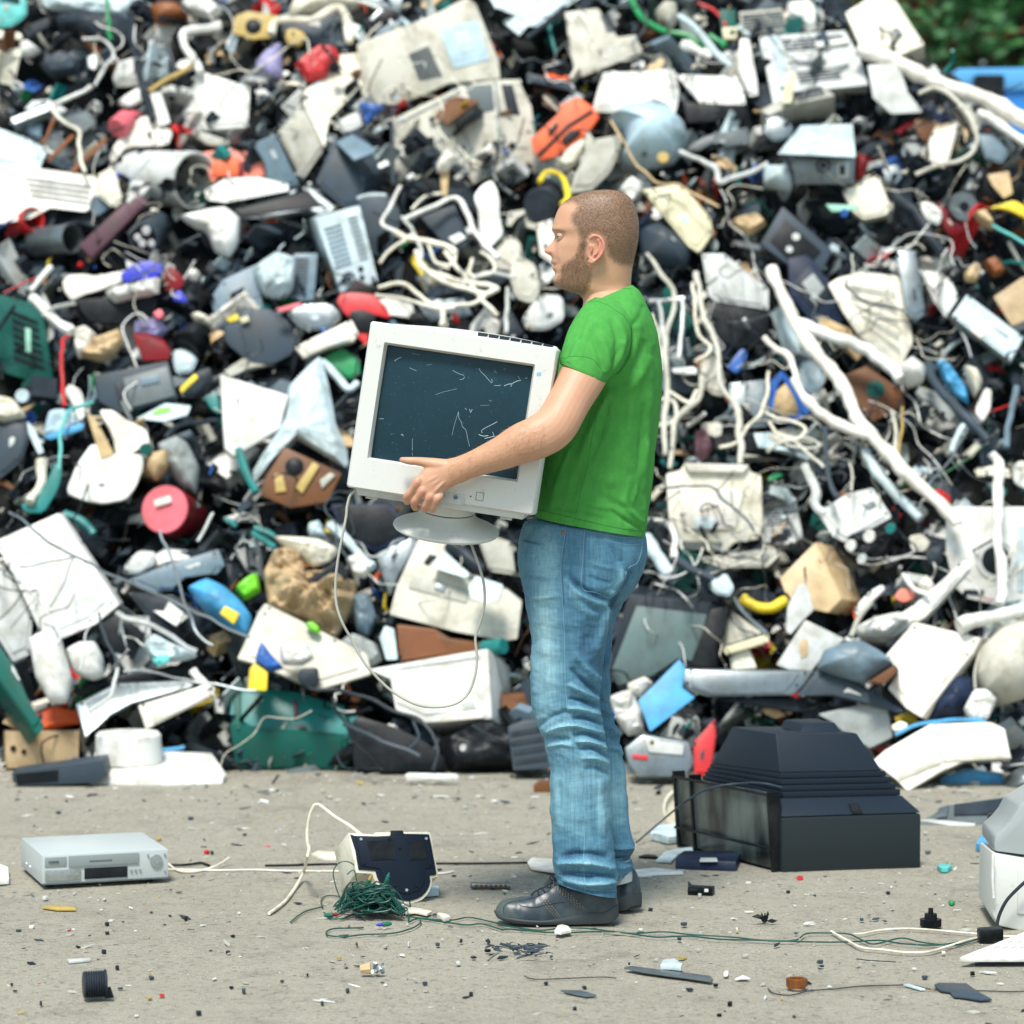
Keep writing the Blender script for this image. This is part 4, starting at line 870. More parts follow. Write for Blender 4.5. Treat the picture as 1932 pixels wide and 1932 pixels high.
cpts = [(700,880,6.60),(684,908,6.585),(672,924,6.58),(661,935,6.58),(655,955,6.58),(653,975,6.58),(645,1016,6.58),(637,1060,6.585),(633,1103,6.59),(635,1141,6.59),(646,1175,6.59),(663,1206,6.6),(681,1240,6.6),(700,1266,6.6),(738,1303,6.61),(783,1328,6.61),(820,1334,6.62),(858,1328,6.62),(883,1308,6.63),(896,1275,6.63),(900,1240,6.63),(897,1203,6.63),(906,1174,6.63),(914,1141,6.63),(913,1103,6.63),(904,1068,6.63),(892,1035,6.64),(884,1010,6.68)]
wire('cable', '', '', cpts, 2.6, simple('cable_grey', (.42, .43, .37), .5), parent=mon, k=8, n=10)
# ================================================================ GROUND
gm = bpy.data.materials.new('gritty_ground'); gm.use_nodes = True; nt = gm.node_tree; b = nt.nodes['Principled BSDF']; L = nt.links
tc = nn(nt, 'ShaderNodeTexCoord'); V = tc.outputs['Object']
def tex(scale, detail=4.0, rough=.6, kind='ShaderNodeTexNoise'):
    x = nn(nt, kind, Scale=scale); 
    if kind == 'ShaderNodeTexNoise': x.inputs['Detail'].default_value = detail; x.inputs['Roughness'].default_value = rough
    L.new(V, x.inputs['Vector']); return x
na, nb, nc, nd = tex(.9, 8), tex(55, 6, .75), tex(230, 3, .7), tex(9, 6, .7)
c = mixc(nt, na.outputs['Fac'], (.26, .24, .19), (.41, .385, .315))
rd = ramp(nt, (.40, 0.0), (.66, 1.0)); L.new(nd.outputs['Fac'], rd.inputs[0]); c = mixc(nt, mul(nt, rd.outputs[0], .35), c, (.47, .44, .36))
rb = ramp(nt, (.36, 1.0), (.47, 0.0)); L.new(nb.outputs['Fac'], rb.inputs[0]); c = mixc(nt, mul(nt, rb.outputs[0], .62), c, (.115, .105, .085)); ne = tex(3.3, 8, .75); re_ = ramp(nt, (.54, 0.0), (.64, 1.0)); L.new(ne.outputs['Fac'], re_.inputs[0]); c = mixc(nt, mul(nt, re_.outputs[0], .38), c, (.13, .12, .10))
rc = ramp(nt, (.34, 1.0), (.44, 0.0)); L.new(nc.outputs['Fac'], rc.inputs[0]); c = mixc(nt, mul(nt, rc.outputs[0], .6), c, (.085, .082, .075))
rw = ramp(nt, (.60, 0.0), (.70, 1.0)); L.new(nc.outputs['Fac'], rw.inputs[0]); c = mixc(nt, mul(nt, rw.outputs[0], .7), c, (.66, .65, .60))
L.new(c, b.inputs['Base Color']); b.inputs['Roughness'].default_value = .95; b.inputs['Specular IOR Level'].default_value = .15
bp = nn(nt, 'ShaderNodeBump', Strength=1.0, Distance=.007); L.new(addm(nt, (nb.outputs['Fac'], .7), (nc.outputs['Fac'], .5)), bp.inputs['Height']); L.new(bp.outputs[0], b.inputs['Normal'])
mb = MB(); gx = [-80, -20, -8] + [-4 + .25 * i for i in range(33)] + [8, 20, 80]; gy = [-10, 0, 3] + [4.5 + .2 * i for i in range(35)] + [14, 20, 40, 120]
mb.loft([[Vector((x, y, .006 * noise.noise(Vector((x, y, 0))) - .003 if 4.4 < y < 11 and abs(x) < 4.1 else 0)) for x in gx] for y in gy], False, False, closed=False)
grd = obj('ground', mb, gm, smooth=True, fix=False); tag(grd, kind='structure')
rnd = random.Random(11)
# loose crumbs, flakes and splinters nobody could count
mb = MB(); cmats = ['charcoal', 'white', 'putty', 'slate', 'ochre', 'palegrey', 'red', 'aqua', 'black']
wts = [20, 18, 28, 10, 2, 12, .4, .4, 3]
for i in range(4600):
    Y = 5.1 + 4.6 * rnd.random() ** .62; x = rnd.uniform(-.2, .2) * Y * 1.05; big = rnd.random() ** 9
    s = (.0009 + .0065 * big) * (1.5 if Y > 8.8 else 1); ln = s * rnd.choice((1, 1.4, 2, 3.4, 6 if s < .004 else 2.4)); a = rnd.uniform(0, pi); z = .0005 + s * .25
    u = Vector((cos(a), sin(a), rnd.gauss(0, .12))); w = Vector((-sin(a), cos(a), rnd.gauss(0, .2))); mb.mi = rnd.choices(range(9), wts)[0]
    c = Vector((x, Y, z)); h = Vector((0, 0, s * rnd.uniform(.05, .22)))
    k_ = [u * ln + w * s * rnd.uniform(-.5, .5), w * s, -u * ln * rnd.uniform(.6, 1), -w * s * rnd.uniform(.4, 1)]
    mb.prism([c + q + h for q in k_], [c + q * 1.1 - Vector((0, 0, z)) for q in k_])
tag(obj('debris', mb, cmats, fix=False), 'fine grit, flakes and plastic splinters scattered over the ground', 'debris', kind='stuff')
# ---- video recorder
vc = GBox(80, 1671, 318, 1658, .078, .33, 'video_recorder', 'video recorder', 'silver video cassette recorder standing flat on the ground at left', simple('vcr_silver', (.46, .51, .51), .35), z=.008)
vc.panel(.02, .08, .19, .40, simple('vcr_grey', (.24, .28, .28), .4), 'badge_plate', .002); vc.panel(.205, .06, .76, .42, simple('vcr_grey', (.24, .28, .28), .4), 'cassette_flap', .0045)
vc.panel(.33, .50, .67, .86, 'black', 'display', .003); vc.panel(.02, .50, .30, .86, 'steel', 'lower_flap', .0035); vc.panel(.0, .93, 1, .985, 'dullsteel', 'bottom_trim', .003)
for u, v, r in ((.215, .66, .003), (.27, .66, .003), (.70, .64, .0035), (.735, .64, .0035), (.77, .64, .0035), (.97, .16, .003), (.97, .72, .003), (.835, .16, .003)): vc.disc(u, v, r, 'steel', 'button')
vc.disc(.90, .36, .017, 'steel', 'control_dial', .007); vc.disc(.90, .36, .010, simple('vcr_grey', (.24, .28, .28), .4), 'dial_centre', .009)
for u in (.07, .86):
    mb = MB(); c = vc.f(u, 1, -.03); mb.lathe(c - Vector((0, 0, .008)), c, [(0, .012), (1, .012)], 16); obj('foot', mb, 'black', vc.root)
for v in (.55, .72):
    mb = MB(); c = vc.O + vc.B * v + vc.C * .28; d = vc.A.normalized() * -1; mb.lathe(c, c + d * .003, [(0, .004), (1, .003)], 12); obj('screw', mb, 'white', vc.root)
for u0, v0, n_ in ((.37, .24, 11), (.05, .20, 5)):
    for k_ in range(n_): vc.panel(u0 + k_ * .0165, v0, u0 + k_ * .0165 + .010, v0 + .05, 'slate', 'marking', .0052, 0)
# ---- big television lying face down
tv = empty('television', ground(1540, 1610), 'big black tube television lying face down at right of the man', 'television')
def q4(Fp, Rp, Lp):
    f_, r_, l_ = at(*Fp), at(*Rp), at(*Lp); return [f_, r_, r_ + l_ - f_, l_]
smp = simple('smeared_panel', (.03, .045, .048), .3); nt = smp.node_tree; tc = nn(nt, 'ShaderNodeTexCoord'); mp = nn(nt, 'ShaderNodeMapping'); mp.inputs['Scale'].default_value = (9, 9, 3); nt.links.new(tc.outputs['Object'], mp.inputs[0]); n1 = nn(nt, 'ShaderNodeTexNoise', Scale=1.0, Detail=5.0); nt.links.new(mp.outputs[0], n1.inputs['Vector']); r_ = ramp(nt, (.42, (.012, .02, .022)), (.62, (.13, .16, .15))); nt.links.new(n1.outputs['Fac'], r_.inputs[0]); nt.links.new(r_.outputs[0], nt.nodes['Principled BSDF'].inputs['Base Color'])
tvm = simple('tv_charcoal', (.012, .020, .032), .5, **{'Specular IOR Level': .2}); tvm2 = mat('charcoal')
z0 = q4((1475,1650,7.456), (1738,1641,7.536), (1285,1598,7.94)); h1 = Vector((0, 0, .153)); z1 = [p + h1 for p in z0]
mb = MB(); mb.prism([p + Vector((0, 0, .004)) for p in z0], z1); obj('front_cabinet', mb, simple('tv_dark', (.018, .026, .030), .55, **{'Specular IOR Level': .2}), tv, bevel=.008)
z2 = q4((1476,1506,7.51), (1702,1501,7.60), (1322,1470,7.92)); mb = MB(); mb.prism([p + Vector((0, 0, .0015)) for p in z1], z2); obj('sloping_collar', mb, tvm, tv, bevel=.004)
z3 = q4((1471,1458,7.54), (1665,1454,7.61), (1342,1441,7.90)); mb = MB(); prev = z2; 
for k in range(4):
    a = [p.lerp(q, (k + .75) / 4) for p, q in zip(z2, z3)]; b2 = [p.lerp(q, (k + 1) / 4) for p, q in zip(z2, z3)]; zz = [Vector((p.x, p.y, q.z)) for p, q in zip(prev, a)]
    c0 = sum(prev, Vector()) / 4; mb.prism([c0 + (p - c0) * .985 + Vector((0, 0, .001)) for p in prev], [c0 + (Vector((p.x, p.y, q.z)) - c0) * .985 for p, q in zip(prev, b2)]); prev = b2
obj('vent_ribs', mb, tvm, tv, bevel=.002)
z4 = q4((1463,1384,7.58), (1617,1383,7.64), (1381,1371,7.86)); mb = MB(); mb.prism(z3, z4); obj('rear_housing', mb, tvm, tv, bevel=.006)
z5 = q4((1516,1365,7.69), (1576,1363,7.71), (1480,1357,7.80)); mb = MB(); mb.prism(q4((1509,1383,7.66), (1588,1381,7.69), (1470,1373,7.80)), z5); obj('tube_neck_cover', mb, tvm, tv, bevel=.006)
mb = MB(); a, b2, c0, d0 = z0; pl = lambda s_, t_, o_: a.lerp(d0, s_) + Vector((0, 0, t_)) + Vector((-.9, -.43, 0)) * o_
mb.prism([pl(.05, .012, .012), pl(.98, .012, .012), pl(.98, .20, .03), pl(.05, .215, .03)], [pl(.05, .012, -.01), pl(.98, .012, -.01), pl(.98, .20, -.0), pl(.05, .215, -.0)]); obj('smeared_side_panel', mb, smp, tv, bevel=.003)
mb = MB()
for s_, w_ in ((.03, .02), (.80, .018), (.97, .02)): mb.prism([pl(s_ - w_ / 2, .005, .02), pl(s_ + w_ / 2, .005, .02), pl(s_ + w_ / 2, .22, .036), pl(s_ - w_ / 2, .22, .036)], [pl(s_ - w_ / 2, .005, -.01), pl(s_ + w_ / 2, .005, -.01), pl(s_ + w_ / 2, .22, 0), pl(s_ - w_ / 2, .22, 0)])
for t_ in (.07, .214): mb.tube([pl(.02, t_, .022 + t_ * .06), pl(.98, t_ - .01, .022 + t_ * .06)], .004, 6)
obj('panel_frame', mb, 'black', tv)
f1, r1_, = z1[0], z1[1]; mb = MB(); cc = f1.lerp(r1_, .50); up_ = (z2[0] - z1[0]); rt = (r1_ - f1).normalized()
nrm = up_.cross(rt).normalized(); nrm = nrm if nrm.y < 0 else -nrm
mb.prism([cc + up_ * .05 + nrm * .0025, cc + rt * .03 + up_ * .05 + nrm * .0025, cc + rt * .017 + up_ * .62 + nrm * .0025, cc - rt * .008 + up_ * .62 + nrm * .0025], [cc + up_ * .05 - nrm * .004, cc + rt * .03 + up_ * .05 - nrm * .004, cc + rt * .017 + up_ * .62 - nrm * .004, cc - rt * .008 + up_ * .62 - nrm * .004]); obj('slot', mb, 'black', tv)
mb = MB(); P = [at(1475,1486,7.50), at(1440,1478,7.5), at(1400,1478,7.6), at(1340,1487,7.6), at(1290,1515,7.55)] + [ground(1240, 1556, .05), ground(1200, 1590, .004)]; mb.tube(catmull(P, 8), .0028, 8); obj('power_cord', mb, 'slate', tv, smooth=True)
# ---- overturned white device with black underside
blk = [(660,1574),(668,1577),(712,1578),(736,1577),(737,1567),(760,1567),(761,1573),(809,1574),(812,1586),(823,1646),(822,1651),(810,1652),(812,1662),(809,1674),(803,1684),(796,1691),(787,1696),(777,1699),(766,1700),(755,1698),(744,1694),(734,1687),(724,1677),(716,1666),(711,1655),(708,1643),(676,1641),(670,1605)]
wht = [(657,1571),(706,1574),(708,1570),(811,1569),(815,1583),(827,1647),(826,1655),(815,1657),(816,1665),(812,1678),(806,1688),(798,1696),(788,1701),(777,1704),(766,1705),(754,1703),(742,1699),(731,1692),(720,1681),(711,1669),(705,1657),(703,1649),(672,1647),(664,1605)]
fx_ = empty('telephone_base', ground(740, 1701), 'small overturned cream device showing its black underside beside string lights', 'device')
pl = Plane(at(742, 1630, 7.02), 14, -16); mb = MB(); e = at(742 - 28, 1630 + 34, 7.02 + .13) - at(742, 1630, 7.02)
fr = [pl.p(x, y) for x, y in wht]; mb.prism(fr, [p + e for p in fr]); o = obj('shell', mb, 'cream', fx_, bevel=.003)
mb = MB(); mb.prism([pl.p(x, y, .004) for x, y in blk], [pl.p(x, y, -.006) for x, y in blk]); under = obj('underside', mb, simple('underside_black', (.006, .012, .024), .45, **{'Specular IOR Level': .2}), fx_, bevel=.002)
ins = [(684,1583),(806,1582),(814,1634),(688,1636)]
mb = MB(); mb.prism([pl.p(x, y, .007) for x, y in [(672,1579),(808,1577),(817,1636),(802,1640),(801,1664),(792,1680),(768,1688),(750,1684),(733,1672),(722,1655),(716,1640),(680,1634)]], [pl.p(x, y, .0) for x, y in [(672,1579),(808,1577),(817,1636),(802,1640),(801,1664),(792,1680),(768,1688),(750,1684),(733,1672),(722,1655),(716,1640),(680,1634)]]); pt_ = obj('base_plate', mb, simple('underside_black', (.006, .012, .024), .45, **{'Specular IOR Level': .2}), under, bevel=.0025)
for q in ([(690,1587),(743,1586),(746,1622),(700,1624)], [(769,1588),(800,1587),(803,1622),(772,1624)]):
    mb = MB(); mb.prism([pl.p(x, y, .0085) for x, y in q], [pl.p(x, y, .002) for x, y in q]); obj('label_plate', mb, 'black', under)
for x, y, m_ in ((680,1584,'steel'),(803,1583,'steel'),(766,1680,'steel'),(753,1600,'black'),(686,1629,'black'),(810,1630,'black'),(744,1671,'black'),(785,1671,'black'),(734,1583,'black')):
    mb = MB(); c = pl.p(x, y, .005); mb.lathe(c, c + pl.n * .005, [(0, .0042), (1, .0035)], 14); obj('screw', mb, m_, under)
P = [at(684,1577,7.03), at(660,1558,7.05), at(635,1543,7.06), at(606,1521,7.08), at(598,1518,7.08), at(592,1521,7.08), at(585,1537,7.08), at(580,1565,7.08), at(580,1588,7.06), at(583,1602,7.05), at(579,1620,7.03)] + [ground(574, 1642, .03), ground(560, 1670, .006), ground(540, 1698, .004), ground(520, 1715, .004), ground(508, 1723, .004)]
mb = MB(); mb.tube(catmull(P, 8), .0042, 9); obj('cord', mb, 'cream', fx_, smooth=True)
# ---- string lights
sl = empty('string_lights', ground(700, 1740), 'tangled dark green string of coloured fairy lights trailing past the shoes', 'string lights')
gwm = simple('wire_green', (.004, .065, .050), .45); rnd = random.Random(3)
for q in range(24):
    pts = []; a = rnd.uniform(0, 6.3); cx, cy = rnd.uniform(668, 738), rnd.uniform(1684, 1712)
    for k in range(rnd.randint(14, 22)):
        a += rnd.uniform(.5, 1.4) * (1 if q % 2 else -1); rr = rnd.uniform(10, 34); x = cx + rr * 1.3 * cos(a); base = 1728 + 8 * sin(a * .7); zt = max(.004, min(.10, (base - (cy + rr * .62 * sin(a))) / 760 * (1 if 650 < x < 745 else .4)))
        pts.append(ground(min(775, max(612, x)), base) + Vector((0, 0, zt)))
    mb = MB(); mb.tube(catmull(pts, 5), .0019, 6); obj('wire', mb, gwm, sl, smooth=True)
for pts in ([(690,1650,7.0),(660,1627,7.0),(640,1628,7.0),(629,1645,7.0),(633,1670,7.0),(641,1692,7.0),(650,1700,7.0)], [(655,1650,6.98),(668,1642,6.98),(675,1668,6.98),(690,1690,6.98)], [(700,1685,6.96),(712,1672,6.96),(728,1668,6.96),(745,1680,6.96),(755,1690,6.96),(762,1705,6.96)]):
    mb = MB(); mb.tube(catmull([at(*p) for p in pts], 6), .0016, 6); obj('wire', mb, gwm, sl, smooth=True)
for pts in ([(612,1722),(625,1733),(648,1733),(668,1725),(690,1735)], [(609,1712),(606,1698),(618,1690),(640,1692),(655,1703),(650,1718),(630,1728),(611,1722)], [(608,1711),(580,1718),(562,1728),(548,1740)], [(686,1750),(660,1751),(630,1752),(616,1758),(620,1765),(650,1767),(690,1763),(740,1761),(775,1752),(792,1742),(793,1735)],
            [(735,1700),(755,1690),(770,1695),(774,1712),(771,1738),(790,1733),(840,1740),(880,1745),(910,1743),(945,1753),(966,1753),(1010,1757),(1060,1760),(1110,1758),(1160,1758),(1200,1763),(1240,1768),(1300,1766),(1360,1772),(1449,1774),(1530,1777),(1600,1777),(1660,1774),(1700,1780),(1760,1783),(1800,1779),(1835,1772),(1852,1767)],
            [(755,1725),(790,1732),(850,1736),(885,1731),(930,1740),(966,1749),(1020,1755),(1060,1751),(1110,1752),(1190,1761),(1250,1758),(1300,1763),(1380,1768),(1449,1775),(1500,1774),(1520,1762),(1555,1760),(1600,1762),(1625,1773),(1650,1781),(1700,1770),(1740,1778),(1800,1783),(1850,1770)]):
    gwire('wire', '', '', pts, .0019, gwm, parent=sl)
for x, y, z, cl, dx, dz in ((697,1660,.07,'yellow',.5,1), (657,1683,.045,'pink',-.2,1), (731,1658,.09,'mint',.3,1), (738,1716,.014,'orange',-1,.2), (722,1744,.006,'royal',-1,-.05), (628,1726,.006,'pink',1,.1), (715,1700,.05,'orange',.6,.6)):
    Y = 6360 / (1728 - 797.) ; c = at(x, y, 6.92) if y < 1700 else ground(x, y, .008); d = Vector((dx, -.2, dz)).normalized() * .022
    mb = MB(); mb.lathe(c - d, c, [(0, .003), (.3, .0055), (1, .0058)], 10); so_ = obj('socket', mb, simple('socket_green', (.01, .13, .08), .4), sl, smooth=True)
    mb = MB(); mb.lathe(c, c + d * .75, [(0, .004), (.5, .0045), (1, .0012)], 10); obj('bulb', mb, {'yellow': 'ochre', 'orange': 'rust', 'mint': 'teal', 'pink': 'darkred'}.get(cl, cl), so_, smooth=True)
# ---- white kettle-like appliance at the right edge, with its cord
ap = empty('white_appliance', ground(1940, 1755), 'cream and grey appliance cut off by the right edge, black plug beside it', 'appliance')
def apl(poly, Y0, Y1, m_, nm, taper=.9):
    fr = [at(x, y, Y0) for x, y in poly]; cx = sum(p[0] for p in poly) / len(poly); c = sum(fr, Vector()) / len(fr); bk = [c + (p - c) * taper + Vector((0, Y1 - Y0, 0)) for p in fr]; mb = MB(); md = [p.lerp(q, .15) + (p - c) * .04 for p, q in zip(fr, bk)]; mb.loft([fr, md, bk]); return obj(nm, mb, m_, ap, bevel=.006)
apl([(1876,1612),(1932,1622),(2010,1622),(2030,1640),(2030,1768),(1932,1758),(1886,1747),(1873,1728)], 6.64, 6.90, case, 'body')
apl([(1877,1606),(1876,1592),(1878,1577),(1886,1571),(1898,1560),(1911,1544),(1924,1520),(1990,1480),(2025,1560),(2028,1612),(1932,1613)], 6.66, 6.88, simple('hood_grey', (.33, .37, .37), .3), 'hood')
apl([(1921,1640),(2010,1640),(2010,1730),(1921,1724)], 6.635, 6.66, case, 'front_plate', 1)
mb = MB(); mb.tube([at(1873.5,1612,6.62), at(1873,1660,6.62), at(1875,1694,6.62)], .0035, 8); obj('trim_strip', mb, 'white', ap)
mb = MB(); mb.tube(catmull([at(1945,1655,6.60), at(1925,1672,6.6), at(1900,1698,6.6), at(1886,1725,6.6), at(1880,1748,6.6), at(1876,1756,6.60)], 6), .0042, 8); obj('cord', mb, 'charcoal', ap, smooth=True)
c = ground(1868, 1762, .014); mb = MB(); mb.box(c, Vector((.028, 0, .002)), Vector((0, .022, 0)), Vector((0, 0, .014))); obj('plug', mb, 'black', ap, bevel=.005)
mb = MB(); mb.lathe(ground(1847, 1763, .010), ground(1858, 1763, .012), [(0, .008), (1, .010)], 16); tag(obj('connector', mb, 'lilac', smooth=True), 'lilac cable connector lying against the black plug', 'connector')
gwire('cable', 'cable', 'cream cable looping on the ground at lower right', [(1846,1762),(1800,1758),(1740,1753),(1700,1752),(1660,1755),(1630,1761),(1610,1762)], .0024, 'cream')
gwire('cable', 'cable', 'thicker cream cable curving from the keyboard at lower right', [(1568,1757),(1580,1764),(1600,1775),(1626,1788),(1665,1792),(1707,1797),(1750,1796),(1790,1785),(1825,1774),(1860,1767),(1900,1767),(1960,1768)], .0029, 'cream')
# ---- keyboard
kb = empty('keyboard', ground(1900, 1818), 'white computer keyboard lying on the ground in the lower right corner', 'keyboard')
def KP(u, v, z): a = ground(1810, 1822, 0); return a + (ground(2080, 1821, 0) - a) * u + (ground(1945, 1780, 0) - a) * v + Vector((0, 0, z + .02 + .014 * v))
mb = MB(); mb.prism([KP(0, 0, 0), KP(1, 0, 0), KP(1, 1, 0), KP(.0, 1, 0)], [KP(0, 0, -.013), KP(1, 0, -.013), KP(1, 1, -.013), KP(.0, 1, -.013)]); obj('deck', mb, 'white', kb, bevel=.004)
mb = MB(); mb.prism([KP(.06, .1, -.015), KP(.95, .1, -.015), KP(.95, .9, -.015), KP(.06, .9, -.015)], [KP(.06, .1, -.03), KP(.95, .1, -.03), KP(.95, .9, -.03), KP(.06, .9, -.03)]); obj('underside', mb, 'slate', kb)
for r_i in range(5):
    for c_i in range(14):
        u, v = .10 + c_i * .06, .12 + r_i * .2
        if u > .55: continue
        mb = MB(); mb.prism([KP(u, v, .007), KP(u + .045, v, .007), KP(u + .045, v + .15, .007), KP(u, v + .15, .007)], [KP(u - .004, v - .01, -.001), KP(u + .05, v - .01, -.001), KP(u + .05, v + .16, -.001), KP(u - .004, v + .16, -.001)]); obj('key', mb, 'white', kb)
# ---- smaller things on the ground
def gpoly(name, cat, label, pts, col, th=.006, z=0, curl=0, bevel=.001, parts=()):
    P = [ground(x, y, z) for x, y in pts]; c = sum(P, Vector()) / len(P); mb = MB()
    top = [p + Vector((0, 0, th + curl * ((p - c).length / .1) ** 2)) for p in P]; mb.prism(P if not curl else [p + Vector((0, 0, curl * ((p - c).length / .1) ** 2)) for p in P], top); return tag(obj(name, mb, col, bevel=bevel), label, cat)
def T3(x, y): return 1449 + y / 4.0, x
def g3(c, pts): return [(483 * c + x / 4.0, 1449 + y / 4.0) for x, y in pts]
# ribbed ring
rr = empty('ribbed_ring', ground(175, 1858), 'broken black ribbed pipe end standing near the lower left corner', 'pipe piece')
a = ground(157, 1858, .031); b2 = a + Vector((.044, .012, 0)); mb = MB(); prof = []
for k in range(9): prof += [(k / 9, .0255), (k / 9 + .05, .0285), (k / 9 + .075, .0285)]
prof = [(0, .021)] + prof + [(1, .030), (1.04, .030), (1.04, .024), (.1, .023)]; mb.lathe(a, b2, prof, 40); obj('collar', mb, 'charcoal', rr, smooth=True)
mb = MB(); mb.prism([b2 + Vector((.002, -.02, -.027)), b2 + Vector((.020, -.016, -.026)), b2 + Vector((.012, -.010, -.004)), b2 + Vector((.002, -.026, -.006))], [b2 + Vector((.002, -.017, -.027)), b2 + Vector((.020, -.013, -.026)), b2 + Vector((.012, -.007, -.004)), b2 + Vector((.002, -.023, -.006))]); obj('torn_edge', mb, 'black', rr)
# bulb cap with foil
bc_ = empty('bulb_cap', ground(700, 1832), 'crushed bulb cap with shiny foil lying in the foreground', 'bulb cap'); a = ground(680, 1829, .014); mb = MB(); mb.lathe(a, a + Vector((.022, 0, .003)), [(0, .009), (.5, .011), (1, .013)], 8); obj('cap', mb, 'tan', bc_)
mb = MB(); rnd = random.Random(2)
for k in range(26):
    c = a + Vector((.024 + .026 * rnd.random(), rnd.gauss(0, .007), rnd.uniform(-.008, .012))); u = Vector((rnd.gauss(0, 1), rnd.gauss(0, 1), rnd.gauss(0, 1))).normalized() * .007; w = u.orthogonal().normalized() * .005; mb.add([c - u, c + w, c + u, c - w], [(0, 1, 2, 3)])
obj('foil', mb, 'steel', bc_, fix=False)
# gear
gr = empty('gear_wheel', ground(1757, 1750), 'black toothed plastic gear standing at right foreground', 'gear'); a = ground(1756, 1747, 0)
mb = MB(); T_ = []
for z in (0, .017): T_.append([a + Vector((cos(2 * pi * j / 96), sin(2 * pi * j / 96), 0)) * (.0255 if j % 4 < 2 else .0235) + Vector((0, 0, z)) for j in range(96)])
mb.loft(T_); obj('toothed_disc', mb, 'black', gr); mb = MB(); mb.lathe(a + Vector((0, 0, .017)), a + Vector((0, 0, .030)), [(0, .0155), (1, .0145)], 32); obj('hub', mb, 'black', gr); mb = MB(); mb.lathe(a + Vector((0, 0, .030)), a + Vector((0, 0, .043)), [(0, .0062), (1, .0058)], 20); obj('shaft', mb, 'black', gr)
bx_ = GBox(1297, 1688, 1344, 1690, .020, .035, 'small_black_box', 'plastic part', 'small black box with white spot right of the shoes', 'black', .002); bx_.panel(.68, .15, .84, .55, 'white', 'label'); bx_.panel(.06, .2, .4, .5, 'charcoal', 'window')
nb_ = empty('blue_casing', ground(1335, 1644), 'flat dark blue plastic casing with a pale sticker on the ground', 'casing'); P = g3(2, [(1215,745),(1270,660),(1420,650),(1730,658),(1735,700),(1690,775),(1260,762)])
mb = MB(); pts = [ground(x, y, .002) for x, y in [(1274,1639),(1390,1643),(1397,1628),(1388,1622),(1290,1622),(1278,1630)]]; mb.prism(pts, [p + Vector((0, .01, .024)) for p in pts]); obj('shell', mb, 'navy', nb_, bevel=.005); mb = MB(); q = [ground(x, y, .0275) for x, y in [(1322,1618),(1352,1618),(1354,1624),(1320,1624)]]; mb.prism(q, [p - Vector((0, 0, .003)) for p in q]); obj('sticker', mb, 'palegrey', nb_)
hs = empty('handset_strip', ground(925, 1671), 'dark perforated handset strip lying left of the shoes', 'handset'); mb = MB(); a = ground(887, 1671, .008); b2 = ground(963, 1671, .008); mb.tube([a, a.lerp(b2, .04), a.lerp(b2, .5), b2], [.005, .009, .008, .009], 10); obj('grip', mb, 'dullsteel', hs, smooth=True)
mb = MB()
for k in range(7): mb.box(a.lerp(b2, .16 + k * .12) + Vector((0, -.008, .000)), Vector((.0035, 0, 0)), Vector((0, .002, 0)), Vector((0, 0, .004)))
obj('holes', mb, 'brown', hs)
gpoly('plastic_shard', 'plastic piece', 'white curved shard with green edge behind the near trouser leg', [(995,1632),(1002,1626),(1050,1626),(1120,1632),(1100,1652),(1045,1653),(1002,1643)], 'warmwhite', .005, 0, .004)
gpoly('plastic_shard', 'plastic piece', 'long white curved shard right of the man\'s heels', [(1188,1646),(1235,1641),(1288,1647),(1289,1651),(1240,1652),(1210,1657),(1192,1654)], 'white', .005, 0, .002)
lidr = empty('cream_lid', ground(1280, 1564), 'round cream lid leaning behind the black television', 'lid'); c0 = at(1289, 1524, 8.32); mb = MB(); rg = []
for rr_, h in ((.062, 0), (.062, -.012), (.054, -.012), (.050, .008), (.01, .010)): rg.append([c0 + Vector((cos(2 * pi * j / 40) * rr_, h, sin(2 * pi * j / 40) * rr_)) for j in range(40)])
mb.loft(rg, True, True); obj('dish', mb, 'cream', lidr, smooth=True); mb = MB(); mb.box(c0 + Vector((.0, -.012, .055)), Vector((.02, 0, 0)), Vector((0, .006, 0)), Vector((0, 0, .010))); obj('tab', mb, 'yellowed', lidr, bevel=.002)
ob('plastic_bracket', 'bracket', 'flat black bracket with raised end behind the man', [(1187,1500),(1235,1500),(1240,1491),(1247,1490),(1247,1513),(1200,1511),(1187,1506)], 'black', (0,0,.03), Y=9.05, bevel=.002)
ob('brick_scrap', 'scrap block', 'dark brown block lying behind the man\'s left side', [(1006,1482),(1016,1476),(1040,1475),(1042,1498),(1007,1498)], 'brown', (3,-5,.08), Y=9.1)
pod('foam_bar', 'foam bar', 'white foam bar lying before the heap behind the man', [(763,1463),(772,1458),(815,1459),(860,1460),(866,1467),(862,1475),(815,1473),(785,1476),(766,1473)], 'white', .02, .004, Y=9.30)
gpoly('bent_strip', 'metal strip', 'long flat grey strip in the foreground below the shoes', g3(2, [(845,1520),(900,1508),(1200,1545),(1490,1580),(1520,1610),(1500,1622),(1300,1590),(1180,1575),(1000,1550)]), 'dullsteel', .004, .002, .0006)
gpoly('grey_splinter', 'plastic splinter', 'long tapering grey splinter near the bottom centre', g3(2, [(365,1688),(520,1690),(640,1725),(560,1732),(470,1715)]), 'dullsteel', .004, .001)
gpoly('slate_shard', 'plastic shard', 'broken bluish grey shard in the lower right foreground', g3(3, [(1255,1650),(1290,1635),(1500,1640),(1570,1690),(1690,1760),(1600,1765),(1490,1745),(1400,1735),(1370,1700),(1300,1690)]), 'slate', .004, .001, .001)
gpoly('clear_strip', 'plastic strip', 'small clear strip left of the bluish shard', g3(3, [(1020,1645),(1060,1640),(1190,1680),(1150,1682),(1110,1670)]), 'iceblue', .004, 0)
